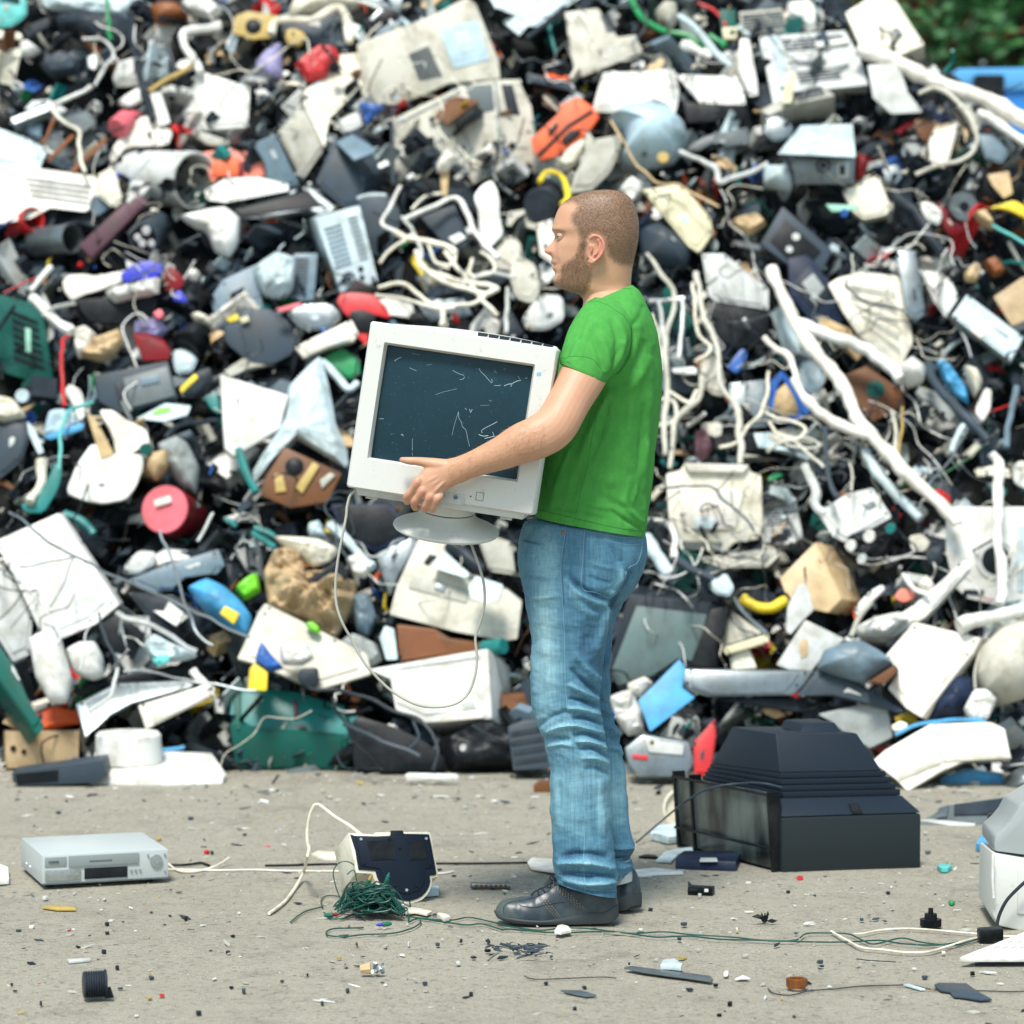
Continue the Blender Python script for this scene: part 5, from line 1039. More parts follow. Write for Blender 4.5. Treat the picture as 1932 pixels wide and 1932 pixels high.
gpoly('white_flake', 'flake', 'white triangular flake right of the long grey strip', g3(2, [(1682,1600),(1740,1570),(1800,1596)]), 'white', .003, .001)
gpoly('white_flake', 'flake', 'round white flake beside the triangular one', g3(2, [(1595,1560),(1610,1540),(1635,1545),(1630,1575),(1600,1578)]), 'white', .004, .001)
gpoly('paper_scrap', 'paper scrap', 'crumpled blue and white paper scrap on the grey strip', g3(2, [(1120,1525),(1140,1485),(1225,1478),(1285,1510),(1275,1540),(1200,1525)]), 'iceblue', .010, .004, .01)
gpoly('plastic_chip', 'chip', 'cream chip on the green wire in front of the near shoe', [(1046,1762),(1052,1752),(1060,1750),(1072,1753),(1078,1760),(1066,1762),(1058,1764)], 'warmwhite', .008, .004)
gpoly('plastic_chip', 'chip', 'pair of cream chips between the string lights and the toe', g3(1, [(1110,1085),(1180,1070),(1240,1078),(1330,1100),(1290,1118),(1200,1100),(1130,1108)]), 'cream', .007, .001)
gpoly('cream_hook', 'plastic hook', 'small cream hook with upright peg left of the toe', g3(1, [(1365,1130),(1380,1120),(1440,1130),(1465,1150),(1420,1160)]), 'cream', .010, .001)
gpoly('aqua_flake', 'flake', 'bright cyan bowl fragment right of the television', [(1768,1642),(1774,1638),(1785,1640),(1793,1637),(1796,1642),(1788,1648),(1776,1648)], 'aqua', .012, 0, .01)
gpoly('blue_sheet', 'plastic sheet', 'blue plastic corner on the ground behind the appliance', [(1841,1605),(1850,1590),(1872,1576),(1900,1572),(1905,1612),(1862,1610)], 'skyblue', .02, 0)
gpoly('red_flake', 'flake', 'tiny orange red flake before the television', g3(3, [(215,838),(235,828),(265,832),(262,848),(225,850)]), 'red', .006, 0)
gpoly('green_flake', 'flake', 'tiny green leaf-like scrap right of the television', g3(3, [(1360,1018),(1390,1012),(1412,1022),(1395,1036),(1375,1034)]), 'green', .006, 0)
gpoly('white_card', 'card', 'white card with blue stripe at left edge near the recorder', [(-10,1636),(15,1645),(17,1668),(-12,1670)], 'white', .014, 0)
gpoly('blue_marked_card', 'card', 'small white card with blue marks behind the overturned device', g3(1, [(1290,905),(1378,905),(1380,965),(1260,975)]), 'iceblue', .006, 0)
gpoly('black_blade', 'plastic blade', 'pointed black blade behind the man\'s heels', g3(2, [(955,680),(1010,665),(1080,668),(1105,688)]), 'black', .006, 0)
gpoly('pale_sheet', 'plastic sheet', 'pale crumpled sheet under the blue casing', g3(2, [(1085,715),(1150,650),(1220,630),(1360,615),(1370,650),(1240,680),(1200,725)]), 'iceblue', .006, 0, .001)
gpoly('grey_plate', 'plate', 'pale grey plate behind the television\'s left corner', g3(2, [(1045,540),(1100,480),(1280,465),(1290,560),(1180,575)]), 'iceblue', .02, 0)
cs = empty('shred_pile', ground(985, 1800), 'little pile of dark shredded foil below the shoes', 'shreds'); rnd = random.Random(8)
for k in range(46):
    x = rnd.gauss(980, 26); y = rnd.gauss(1791, 5.5); c = ground(min(1050, max(915, x)), min(1806, max(1776, y)), rnd.uniform(.003, .018)); a = rnd.uniform(-.5, .5); u = Vector((cos(a), sin(a), rnd.gauss(0, .3))) * rnd.uniform(.006, .018); w = Vector((rnd.gauss(0, .3), .5, rnd.gauss(0, .6))).normalized() * .0028
    mb = MB(); h = Vector((0, 0, .0015)); mb.prism([c - u - w, c - u + w, c + w * .5 + h * 2, c + u], [c - u - w + h, c - u + w + h, c + w * .5 + h * 3, c + u + h]); obj('shred', mb, 'slate', cs)
cl = empty('copper_coil', ground(1503, 1868), 'small rusty copper coil ring on the ground at lower right', 'coil'); a = ground(1503, 1866, 0)
mb = MB(); rg = []
for rr_, z in ((.019, .003), (.0205, .010), (.0205, .022), (.017, .024), (.013, .022), (.013, .004)): rg.append([a + Vector((cos(2 * pi * j / 48), sin(2 * pi * j / 48) * .9, 0)) * (rr_ + .0008 * (j % 4 < 2)) + Vector((0, 0, z)) for j in range(48)])
mb.loft(rg, False, False); obj('winding', mb, 'copper', cl, smooth=True)
for k in range(9):
    an = 2 * pi * k / 9; mb = MB(); c = a + Vector((cos(an), sin(an) * .9, 0)) * .020 + Vector((0, 0, .014)); mb.box(c, Vector((.003, 0, 0)), Vector((0, .003, 0)), Vector((0, 0, .008))); obj('separator', mb, 'brown', cl)
gwire('thin_wire', 'wire', 'thin dark wire crossing the lower right foreground', [(1449,1865),(1460,1874),(1485,1878),(1505,1875),(1530,1869),(1575,1866),(1620,1861),(1680,1859),(1720,1859),(1752,1866),(1790,1870),(1840,1869),(1900,1871),(1960,1869)], .0014, 'charcoal')
gwire('thin_wire', 'wire', 'thin kinked wire below the shoes at centre', g3(2, [(95,1570),(130,1585),(200,1595),(400,1588),(600,1580),(700,1578),(785,1585)]), .0012, 'charcoal')
gwire('thin_wire', 'wire', 'short dark wire below the cream cables', [(1616,1809),(1640,1812),(1690,1815)], .0012, 'charcoal')
gwire('black_cord', 'cord', 'straight black cord lying behind the overturned device', [(500,1633),(560,1632),(640,1630),(830,1629),(900,1629),(966,1628),(1010,1627),(1050,1626)], .0030, 'black')
gwire('black_cord', 'cord', 'wavy black cord right behind the video recorder', [(322,1632),(345,1632),(365,1630),(380,1628),(395,1633)], .0035, 'black')
gwire('white_cable', 'cable', 'white cable running from the recorder to the overturned device', [(315,1640),(350,1641),(420,1642),(483,1641),(540,1643),(640,1644),(760,1648),(830,1648),(855,1644)], .0026, 'warmwhite')
gwire('white_cable', 'cable', 'short white cable lifting up beside the recorder', [(318,1630),(335,1642),(360,1645),(390,1640),(415,1630,.01),(432,1618,.02)], .0032, 'cream')
gpoly('cream_blade', 'plastic blade', 'cream oval blade behind the overturned device', [(588,1616),(600,1610),(640,1613),(648,1624),(610,1623)], 'cream', .008, 0)
gpoly('torn_leaf', 'leaf', 'yellow and black torn scrap below the recorder', g3(0, [(310,1060),(430,1045),(560,1060),(575,1078),(430,1078)]), 'ochre', .005, 0)
gpoly('pale_stick', 'stick', 'pale flat stick above the ribbed ring', g3(0, [(505,1460),(680,1450),(685,1462),(520,1478)]), 'palegrey', .006, 0)
cr = empty('crumpled_scrap', ground(1438, 1732), 'crumpled black plastic scrap right of the shoes', 'scrap'); a = ground(1438, 1731, .012)
for k in range(7):
    rnd2 = random.Random(k); c = a + Vector((rnd2.gauss(0, .010), rnd2.gauss(0, .006), rnd2.uniform(-.008, .008))); u = Vector((rnd2.gauss(0, 1), rnd2.gauss(0, .5), rnd2.gauss(0, .6))).normalized() * .014; w = u.orthogonal().normalized() * .006; mb = MB(); h = w.cross(u).normalized() * .0015; mb.prism([c - u, c + w, c + u, c - w], [c - u + h, c + w + h, c + u + h, c - w + h]); obj('fold', mb, 'black', cr)
rnd = random.Random(21)                     # single larger chips on the ground, each one where the photograph shows it
CH = [(153,1610,'slate'),(35,1757,'slate'),(202,1746,'charcoal'),(202,1762,'charcoal'),(196,1799,'charcoal'),(350,1736,'black'),(430,1798,'charcoal'),(221,1829,'charcoal'),(205,1870,'charcoal'),(227,1866,'slate'),(283,1842,'ochre'),(285,1846,'slate'),(77,1896,'charcoal'),(22,1858,'charcoal'),(282,1884,'ochre'),(375,1914,'charcoal'),(436,1864,'black'),(460,1873,'slate'),(306,1880,'red'),(532,1853,'slate'),(580,1841,'charcoal'),(655,1872,'slate'),(802,1858,'slate'),(673,1784,'brown'),(826,1784,'slate'),(870,1778,'charcoal'),(771,1784,'palegrey'),(920,1796,'black'),(893,1808,'charcoal'),(888,1879,'charcoal'),(608,1896,'charcoal'),(865,1820,'palegrey'),(1040,1806,'slate'),(1350,1861,'black'),(1377,1897,'black'),(1357,1917,'black'),(1187,1820,'black'),(1030,1856,'charcoal'),(1103,1864,'charcoal'),(1085,1905,'charcoal'),(1390,1757,'yellowed'),(1291,1746,'slate'),(1282,1773,'charcoal'),(1320,1693,'palegrey'),(1487,1684,'charcoal'),(1675,1686,'charcoal'),(1682,1675,'palegrey'),(1626,1737,'slate'),(1745,1845,'slate'),(1835,1840,'black'),(1548,1818,'slate'),(1550,1824,'charcoal'),(1475,1886,'tan'),(1780,1799,'white'),(60,1751,'white'),(85,1697,'palegrey'),(390,1610,'red'),(400,1611,'charcoal'),(505,1597,'pink'),(1750,1610,'midgrey'),(300,1585,'ochre'),(360,1545,'slate'),(110,1534,'slate'),(640,1810,'ochre')]
POS = {}
for i, (x, y, c_) in enumerate(CH):
    w = rnd.uniform(3, 8); h = rnd.uniform(1.2, 2.6); n_ = rnd.randint(4, 6); a0 = rnd.uniform(0, 1)
    pts = [(x + w * cos(2 * pi * j / n_ + a0) * rnd.uniform(.6, 1), y + h * sin(2 * pi * j / n_ + a0) * rnd.uniform(.6, 1)) for j in range(n_)]
    o = gpoly('plastic_chip', 'chip', None, pts, c_, rnd.uniform(.003, .009), 0, 0, .0008)
    side = 'at far left' if x < 300 else 'left of centre' if x < 850 else 'below the man' if x < 1250 else 'right of centre' if x < 1600 else 'at far right'
    nm = {'slate': 'slate grey', 'charcoal': 'dark grey', 'black': 'black', 'palegrey': 'pale grey', 'midgrey': 'mid grey', 'yellowed': 'yellowish'}.get(c_, c_); row = 'near the heap' if y < 1700 else 'in the middle ground' if y < 1800 else 'near the bottom edge'
    tag(o, 'small %s chip lying %s %s of the picture' % (nm, side, row) if 'centre' in side or 'man' not in side else 'small %s chip lying %s %s' % (nm, side, row), 'chip', 'chips and splinters scattered on the ground')
# ================================================================ THE MOUND
def ridge(x):                   # picture height of the mound's crest at column x
    return lerp_table([(-1100,1420),(-800,900),(-500,330),(-200,-140),(100,-330),(800,-380),(1200,-330),(1420,-200),(1560,-30),(1640,40),(1720,95),(1790,135),(1850,190),(1932,262),(2100,380),(2500,700),(2900,1400)], x)[0]
xs = list(range(-1110, 2920, 30)); mb = MB(); rows = []
for j in range(64):
    row = []
    for x in xs:
        top = ridge(x); y = 1500 + (top - 1500) * min(1, j / 55)
        Y = heapY(x, y) + .30 * min(1, j / 3); Y = max(Y, BASE + .02)
        if j == 0: p = ground(x, 1492, -.02); p.y = BASE + .05
        else: p = at(x, y, Y)
        if j > 55: k = (j - 55); p = p + Vector((0, k * .45, -k * k * .07))
        f = .10 * noise.noise(p * 2.1) + .05 * noise.noise(p * 6)
        if j > 0: p = p + Vector((f * .3, f, f * .5))
        row.append(p)
    rows.append(row)
mb.loft(rows, False, False, closed=False)
mdm = simple('mound_dark', (.006, .008, .009), .9)  # near-black colour stands in for shade in the heap's hollows
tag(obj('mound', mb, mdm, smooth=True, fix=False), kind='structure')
mb = MB(); rnd = random.Random(77)
mc_ = ['black', 'charcoal', 'slate', 'midgrey', 'grey', 'palegrey', 'white', 'cream', 'putty', 'brown', 'tan', 'teal', 'blue', 'red', 'green', 'yellow', 'iceblue', 'orange']
mw = [38, 24, 12, 5, 4, 5, 6, 3.5, 3.5, 3, 1.6, 1.6, 1.2, 1.4, .8, .8, 5, .6]
for i in range(20000):
    x = rnd.uniform(-1050, 2850); y = rnd.uniform(-380, 1490)
    if y < ridge(x) + 4: continue
    Y = heapY(x, y) + (rnd.uniform(-.14, .10) if i % 9 else rnd.uniform(.1, .34)); Y = max(Y, BASE - .08); c = at(x, y, Y); s = rnd.choice((.012, .016, .022, .03, .045, .06) if i % 5 else (.01, .014, .02)) * rnd.uniform(.7, 1.3); mb.mi = rnd.choices(range(len(mc_)), mw)[0]
    a = Vector((rnd.gauss(0, 1), rnd.gauss(0, 1), rnd.gauss(0, 1))).normalized(); b_ = a.orthogonal().normalized(); d_ = a.cross(b_); k = rnd.random()
    if k < .52:                 # bent plate
        t = s * .08; L1 = s * rnd.uniform(1, 2.2); W1 = s * rnd.uniform(.5, 1)
        q = [c - a * L1 - b_ * W1, c - a * L1 + b_ * W1 * rnd.uniform(.5, 1), c + b_ * W1 + d_ * L1 * .3, c + a * L1 * .9 + b_ * W1 * .6, c + a * L1 - b_ * W1 * .8, c - b_ * W1 + d_ * L1 * .3]
        mb.prism(q, [p + d_ * t for p in q])
    elif k < .68: mb.box(c, a * s * rnd.uniform(.6, 1.3), b_ * s * rnd.uniform(.4, .8), d_ * s * rnd.uniform(.2, .6))
    elif k < 2:
        p1 = c + a * s * rnd.uniform(2, 5) + Vector((0, -.03, 0)); p2 = (c + p1) / 2 + b_ * s * rnd.uniform(.3, 1.6); mb.tube(catmull([c, p2, p1], 3), rnd.choice((.002, .003, .004, .008)), 5)
    else: mb.ball(c, s * .7, 7, 5, (rnd.uniform(.6, 1.2), rnd.uniform(.6, 1.2), rnd.uniform(.5, 1.1)))
tag(obj('small_scrap', mb, mc_, fix=False), 'small broken plastic, metal and wire filling the gaps of the heap', 'scrap', kind='stuff')

LW = 0
while LW < 230:                 # loose thin wires straggling over everything
    x, y = (rnd.uniform(-20, 1950), rnd.uniform(-20, 1440)) if LW % 3 else (rnd.uniform(1200, 1850), rnd.uniform(480, 1150))
    if y < ridge(x) + 20: continue
    pts = []; a = rnd.uniform(0, 2 * pi); st_ = rnd.uniform(14, 34)
    for k in range(rnd.randint(5, 11)):
        Y = heapY(x, y) - rnd.uniform(.20, .42); pts.append(at(x, y, max(Y, 8.9))); a += rnd.gauss(0, .75); x += st_ * cos(a); y = min(1450, y + st_ * (sin(a) * .8 + .25))
    mb = MB(); c_ = rnd.choice(['palegrey', 'cream', 'black', 'charcoal', 'dullsteel', 'charcoal', 'white', 'beige'])
    mb.tube(catmull(pts, 4), rnd.choice((.0018, .0025, .0035)), 5); LW += 1
    pale = c_ in ('palegrey', 'cream', 'white', 'beige')
    tag(obj('loose_wire', mb, c_, smooth=True), 'thin %s loose wire straggling over the heap' % ('pale' if pale else 'dark'), 'wire', 'thin %s loose wires on the heap' % ('pale' if pale else 'dark'))

# ---- middling wreckage wedged between the big pieces: every piece an object of its own
SC = [('vented_casing', 'broken grey casing with vent slots wedged deep in the heap', ['palegrey', 'slate']), ('circuit_board', 'dirty green circuit board with chips wedged deep in the heap', ['bottle', 'charcoal']), ('dark_casing', 'dark electronic casing with pale fittings wedged deep in the heap', ['charcoal', 'dullsteel']),
      ('metal_tray', 'small bare metal tray wedged deep in the heap', ['dullsteel', 'black']), ('keyboard_scrap', 'white keyboard fragment wedged deep in the heap', ['warmwhite', 'palegrey']), ('cooling_fan', 'small black cooling fan wedged deep in the heap', ['charcoal', 'midgrey']), ('blue_casing_scrap', 'blue grey casing fragment wedged deep in the heap', ['bluegrey', 'charcoal'])]
k_ = 0
while k_ < 290:
    x, y = rnd.uniform(-60, 2000), rnd.uniform(-60, 1440)
    if y < ridge(x) + 30: continue
    k_ += 1; q = rnd.choices(range(7), [3, 1.6, 5, 2.5, 1.5, 1.2, 1.6])[0]; nm, lb, ms = SC[q]
    Y = heapY(x, y) - rnd.uniform(-.05, .06); c = at(x, y, Y); Rm = Matrix.Rotation(rnd.uniform(0, 6.3), 3, 'Y') @ Matrix.Rotation(rnd.gauss(0, .5), 3, 'Z') @ Matrix.Rotation(rnd.gauss(-.4, .4), 3, 'X')
    U, N_, V_ = Rm @ Vector((1, 0, 0)), Rm @ Vector((0, -1, 0)), Rm @ Vector((0, 0, 1)); w = rnd.uniform(.045, .12); h = w * rnd.uniform(.45, .9); t = .006 if q == 1 else rnd.uniform(.015, .05); mb = MB()
    def bx(u, v, a, b2, h0, h1): mb.box(c + U * u + V_ * v + N_ * (h0 + h1) / 2, U * a, V_ * b2, N_ * (h1 - h0) / 2)
    if q == 5:
        s = w * .5; bx(0, s * .95, s, s * .1, -t, 0); bx(0, -s * .95, s, s * .1, -t, 0); bx(s * .95, 0, s * .1, s * .85, -t, 0); bx(-s * .95, 0, s * .1, s * .85, -t, 0); mb.mi = 1; mb.lathe(c - N_ * t, c, [(0, s * .3), (1, s * .28)], 12)
        for j in range(7): a = j * .9; bx(cos(a) * s * .55, sin(a) * s * .55, s * .12, s * .2, -t * .6, -t * .4)
    else:
        k2 = rnd.uniform(.6, 1); mb.prism([c + U * a * w + V_ * b2 * h for a, b2 in ((-1, -1), (k2, -1), (1, .4), (.7, 1), (-1, 1))], [c + U * a * w * 1.05 + V_ * b2 * h * 1.05 - N_ * t for a, b2 in ((-1, -1), (k2, -1), (1, .4), (.7, 1), (-1, 1))]); mb.mi = 1
        if q in (0, 6):
            for j in range(6): bx(-w * .6 + j * w * .14, 0, w * .035, h * .5, -.002, .002)
            bx(w * .5, h * .3, w * .16, h * .2, -.002, .006)
        elif q == 1:
            for j in range(9): bx(rnd.uniform(-.8, .6) * w, rnd.uniform(-.8, .8) * h, w * rnd.uniform(.04, .14), h * rnd.uniform(.05, .16), 0, .012)
        elif q == 4:
            for j in range(24): bx(-w * .78 + (j % 8) * w * .21, -h * .5 + (j // 8) * h * .42, w * .085, h * .16, 0, .006)
        else:
            bx(-w * .2, h * .2, w * .4, h * .35, -.002, .004); bx(w * .5, -h * .5, w * .2, h * .12, -.002, .008); bx(-w * .5, -h * .6, w * .08, h * .08, -.002, .008)
    tag(obj(nm, mb, ms), lb, nm.replace('_', ' '), nm.replace('_', ' ') + ' pieces deep in the heap')
# ================================================================ THINGS ON THE HEAP (t = tile of the picture)
TT = None
def LZ(z): return .03 + .055 * z
def B(name, label, poly, col, ext=(0, 0, .15), z=1, parts=(), pitch=-18, yaw=0, cat=None, bev=.008, **kw): return ob(name, cat or name.replace('_', ' '), label, poly, col, ext, yaw, pitch, LZ(z), t=TT, parts=parts, bevel=bev, **kw)
SOFT = 'bag sack cloth rag foam sheet wrap paper glove roll crumple clump lump ball dome tank dish bulb cushion pot helmet knob vase horn insulation innards bits hat bottle flask tin toy rock blob hopper canister lens bag'.split()
def Q(name, label, poly, col, puff=.06, nz=0, z=1, parts=(), pitch=-18, cat=None, **kw):
    if not any(w in name for w in SOFT) and nz < .015:
        n = len(poly); P = []
        for i, (x, y) in enumerate(poly):
            for o in (poly[i - 1], poly[(i + 1) % n]): P.append((x + (o[0] - x) * .16, y + (o[1] - y) * .16))
        return ob(name, cat or name.replace('_', ' '), label, P, col, (0, 14, .12), 0, pitch, LZ(z), t=TT, parts=parts, bevel=.016)
    return pod(name, cat or name.replace('_', ' '), label, poly, col, puff, nz, lift=LZ(z), t=TT, parts=parts, pitch=pitch, **kw)
def W(name, label, pts, r, col, z=2, cat=None, **kw): return wire(name, cat or name.replace('_', ' '), label, pts, r, col, LZ(z), t=TT, **kw)
def D(name, label, c0, c1, r, col, dep=.25, z=1, cat=None, **kw): return drum(name, cat or name.replace('_', ' '), label, c0, c1, r, col, dep, LZ(z), t=TT, **kw)
TT = (0, 0)
B('cyan_box', 'pale cyan box cut off by the top left corner', [(-40,-60),(205,-40),(205,120),(110,195),(-40,215)], 'aqua', z=1)
Q('rubbish_roll', 'long dark plastic roll below the crumpled blue sheet', [(430,150),(600,130),(930,140),(1060,260),(1050,420),(860,450),(650,330),(440,220)], 'charcoal', .12, .01, z=1)
Q('crumpled_sheet', 'crumpled pale blue sheet at the top left edge', [(330,-60),(1050,-60),(1060,80),(960,150),(800,130),(560,110),(350,60)], 'iceblue', .05, .02, z=2)
W('strap', 'bright green strap hanging over the dark roll', [(800,-20),(810,120),(833,310)], 20, 'green', z=4)
W('gooseneck', 'grey bent gooseneck hose at upper left', [(620,290),(740,300),(830,350),(850,420),(790,500),(740,590),(720,650)], 17, 'palegrey', z=4, cat='hose')
W('white_bar', 'white bar sloping from the gooseneck to the lower left', [(385,790),(690,655)], 24, 'white', z=4, cat='bar')
W('cream_frame_rod', 'kinked cream rod standing left of the grey drum', [(370,800),(450,900),(590,980),(600,1120),(635,1310)], 18, 'cream', z=4, cat='rod')
B('bluegrey_panel', 'blue grey triangular panel at left above the ice blue one', [(65,930),(340,750),(310,1050),(200,1010)], 'bluegrey', z=2, cat='panel')
B('iceblue_panel', 'large ice blue panel at the left edge', [(-60,950),(200,1040),(360,1130),(290,1300),(100,1250),(-60,1230)], 'iceblue', z=3, cat='panel', pitch=-30)
B('rusty_crate', 'dark open crate with rusty edges left of the grey drum', [(330,950),(560,1000),(800,1010),(820,1220),(600,1310),(380,1240)], 'midgrey', z=0, cat='crate')
W('rust_bar', 'upper rusty bar across the open crate', [(370,1210),(560,1010)], 20, 'rust', z=3, cat='bar'); W('rust_bar', 'lower rusty bar beside the cream hood', [(540,1290),(810,1050)], 22, 'rust', z=3, cat='bar')
W('orange_lead', 'thin orange lead hanging from the cream rod', [(400,890),(380,990),(320,1080)], 14, 'rust', z=5, cat='lead')
B('white_cabinet_back', 'wide white ribbed cabinet back at the left edge', [(-60,1230),(180,1255),(720,1330),(860,1480),(640,1600),(380,1570),(230,1650),(-60,1700)], 'warmwhite', z=3, pitch=-35, parts=[('slots',[(180,1330),(700,1400),(660,1560),(240,1500)],4,'palegrey','groove')], cat='cabinet')
B('cream_wedge', 'cream wedge between the ribbed cabinet and the grey drum', [(730,1320),(860,1250),(930,1520),(860,1580),(740,1480)], 'cream', z=4, cat='casing')
D('pink_knob', 'round raspberry pink knob above the cream hood', (880,970), (960,900), 82, 'pink', .06, z=3, cat='knob'); D('pink_knob', 'smaller pink knob half hidden behind the raspberry one', (975,900), (1020,880), 58, 'pink', .06, z=2, cat='knob')
Q('cream_hood', 'cream hood leaning behind the grey drum', [(820,1210),(850,1110),(960,970),(1080,870),(1200,900),(1310,1000),(1270,1100),(950,1110),(860,1230)], 'warmwhite', .10, z=2, cat='hood')
D('grey_drum', 'big light grey metal drum lying with its open end to the right', (1475,1365), (960,1330), 222, 'palegrey', .30, z=2, cat='drum', hollow='charcoal', r2=205)
D('drum_socket', 'black round socket on the side of the grey drum', (1262,1395), (1290,1400), 52, 'charcoal', .05, z=5, cat='socket', hollow='black')
B('white_computer', 'white box with bent corner below the white elbow pipe', [(1512,530),(1890,655),(1875,960),(1500,985)], 'white', (-205,170,.18), z=2, cat='box')
B('olive_plate', 'olive grey plate under the white box', [(1480,980),(1720,1060),(1690,1110),(1560,1100),(1480,1040)], 'putty', z=3, cat='plate')
W('elbow_pipe', 'white elbow pipe standing on the white box', [(1680,190),(1500,210),(1390,250),(1430,400),(1500,560)], 40, 'white', z=4, cat='pipe')
Q('white_fitting', 'rounded white fitting at the top of the elbow pipe', [(1350,40),(1430,-10),(1600,0),(1680,90),(1610,150),(1500,120),(1400,100)], 'white', .06, z=3, cat='fitting')
W('yellow_stick', 'yellow wooden stick left of the white box', [(1130,690),(1290,590),(1440,490)], 22, 'ochre', z=4, cat='stick')
W('black_pole', 'long black pole crossing the upper left heap', [(975,110),(1040,480),(1100,700),(1150,880)], 34, 'charcoal', z=4, cat='pole'); W('black_pole', 'short black pole above the yellow stick', [(1285,330),(1320,620)], 26, 'charcoal', z=3, cat='pole')
B('white_block', 'upright white block left of the white box', [(1130,710),(1215,690),(1290,930),(1200,950)], 'white', z=4, cat='block')
Q('white_bag', 'white plastic bag above the pair of pink knobs', [(850,600),(900,480),(1010,440),(1050,560),(1060,640),(880,655)], 'white', .05, .015, z=3, cat='bag'); Q('white_shell', 'almond shaped white shell below that bag', [(870,780),(980,690),(1070,650),(1080,760),(980,812)], 'white', .05, z=3, cat='shell'); Q('white_cup', 'small white cup beside the gooseneck', [(660,430),(720,400),(745,460),(720,530),(670,510)], 'white', .05, z=3, cat='cup')
B('orange_mower', 'orange machine cover right of the grey drum', [(1525,1150),(1700,1120),(1932,1160),(1985,1190),(2000,1330),(1650,1340),(1600,1385),(1560,1290)], 'coral', z=2, cat='machine', parts=[('panel',[(1580,1220),(1800,1200),(1800,1320),(1600,1330)],'orange',.01,'skirt'),('panel',[(1800,1230),(1840,1225),(1840,1330),(1805,1335)],'darkred',.012,'slit')])
B('white_slab', 'white slab lying under the orange machine', [(1540,1440),(1700,1345),(1932,1330),(2180,1390),(2180,1440),(1700,1530),(1560,1510)], 'white', z=3, pitch=-55, cat='slab')
B('maroon_bar', 'long maroon battery bar with small white label', [(590,1850),(1030,1440),(1122,1515),(820,1820),(690,1940)], 'maroon', (10,40,.08), z=4, cat='bar', parts=[('panel',[(950,1510),(1012,1458),(1032,1482),(970,1538)],'palegrey',.004,'label')])
D('blue_lid_jar', 'jar with blue grey lid left of the maroon bar', (755,1550), (750,1580), 82, 'bluegrey', .12, z=3, cat='jar')
D('red_bowl', 'dark red bowl at the left edge above the motor can', (250,1650), (130,1720), 95, 'red', .12, z=3, hollow='darkred', cat='bowl')
D('motor_can', 'grey open metal can below the dark red bowl', (545,1800), (270,1830), 115, 'dullsteel', .12, z=3, hollow='black', cat='can')
D('lamp_motor', 'black motor with shiny bulbs below the grey drum', (1085,1800), (1180,1700), 120, 'slate', .2, z=3, cat='motor', face=[(.8,'black','recess')], parts=[('disc',(1105,1740),34,'white','bulb'),('disc',(1040,1790),28,'white','bulb'),('disc',(1075,1835),30,'white','bulb'),('disc',(1145,1835),28,'white','bulb')])
Q('white_sack', 'white sack hanging right of the lamp motor', [(1360,1640),(1540,1590),(1700,1570),(1810,1650),(1800,1830),(1730,1940),(1620,1900),(1560,1760),(1470,1720)], 'white', .07, .015, z=3, cat='sack')
Q('rust_pot', 'rust orange pot near the top left of the heap', [(1130,70),(1250,30),(1400,60),(1425,150),(1300,190),(1180,200)], 'rust', .08, z=1, cat='pot')
B('cream_shelf', 'upper cream shelf strip at the left edge', [(-30,225),(160,250),(175,300),(-30,290)], 'cream', z=2, cat='shelf'); B('cream_shelf', 'lower cream shelf strip at the left edge', [(-30,375),(150,360),(165,430),(-30,445)], 'cream', z=2, cat='shelf'); Q('white_foam', 'white foam lump beside the lower cream shelf strip', [(150,330),(210,310),(310,390),(240,430),(160,420)], 'white', .04, .01, z=3, cat='foam')
B('dark_board', 'dark board slanting under the cyan box', [(180,200),(620,30),(650,60),(500,150),(200,290)], 'charcoal', z=2, cat='board'); Q('green_lens', 'dark glossy lens unit with yellow spot at upper left', [(330,450),(500,400),(600,470),(590,560),(400,590),(320,520)], 'slate', .06, z=2, cat='lens')
TT = (1, 0)
Q('cream_dome', 'cream dome at the top beside the dark glass door', [(250,90),(300,0),(520,-40),(760,0),(770,60),(500,130),(280,160)], 'cream', .10, z=1, cat='dome')
B('glass_door', 'dark glass oven door in a cream frame near the top', [(190,180),(600,90),(690,170),(690,390),(480,340),(200,320)], 'slate', z=1, cat='oven door'); W('cream_door_frame', 'curved cream frame around the dark glass door', [(100,260),(140,170),(400,150),(600,80),(680,110),(735,300)], 36, 'cream', z=3, cat='frame')
Q('amber_lamp', 'amber lamp in front of the dark glass door', [(200,220),(330,210),(385,280),(330,350),(240,340)], 'ochre', .06, z=2, cat='lamp')
Q('red_canister', 'bright red fuel canister with black cap', [(290,490),(370,420),(480,340),(590,350),(630,420),(620,490),(550,530),(530,585),(390,622),(330,540)], 'red', .05, z=3, cat='canister', N=80); D('black_cap', 'black cap on the bright red canister', (590,510), (600,520), 40, 'black', .04, z=5, cat='cap')
B('white_fridge_panel', 'large cream white corner panel below the red canister', [(640,410),(780,400),(800,640),(680,770),(560,890),(520,1120),(350,780),(240,780),(430,630)], 'cream', z=2, pitch=-40, cat='panel')
B('beige_side', 'beige side wall right under the cream white corner panel', [(340,780),(520,1120),(350,1370),(160,1005)], 'beige', (0,0,.1), z=3, cat='panel', pitch=-5); B('teal_grey_side', 'teal grey side wall left of the beige one', [(-30,1085),(150,1010),(330,1400),(200,1420),(80,1350),(60,1230)], 'bluegrey', (0,0,.1), z=3, cat='panel', pitch=0)
B('black_computer', 'dark computer with raised lid left of the big beige cabinet', [(585,1060),(825,1350),(790,1560),(650,1575),(445,1370)], 'slate', (190,-90,.22), z=3, cat='computer')
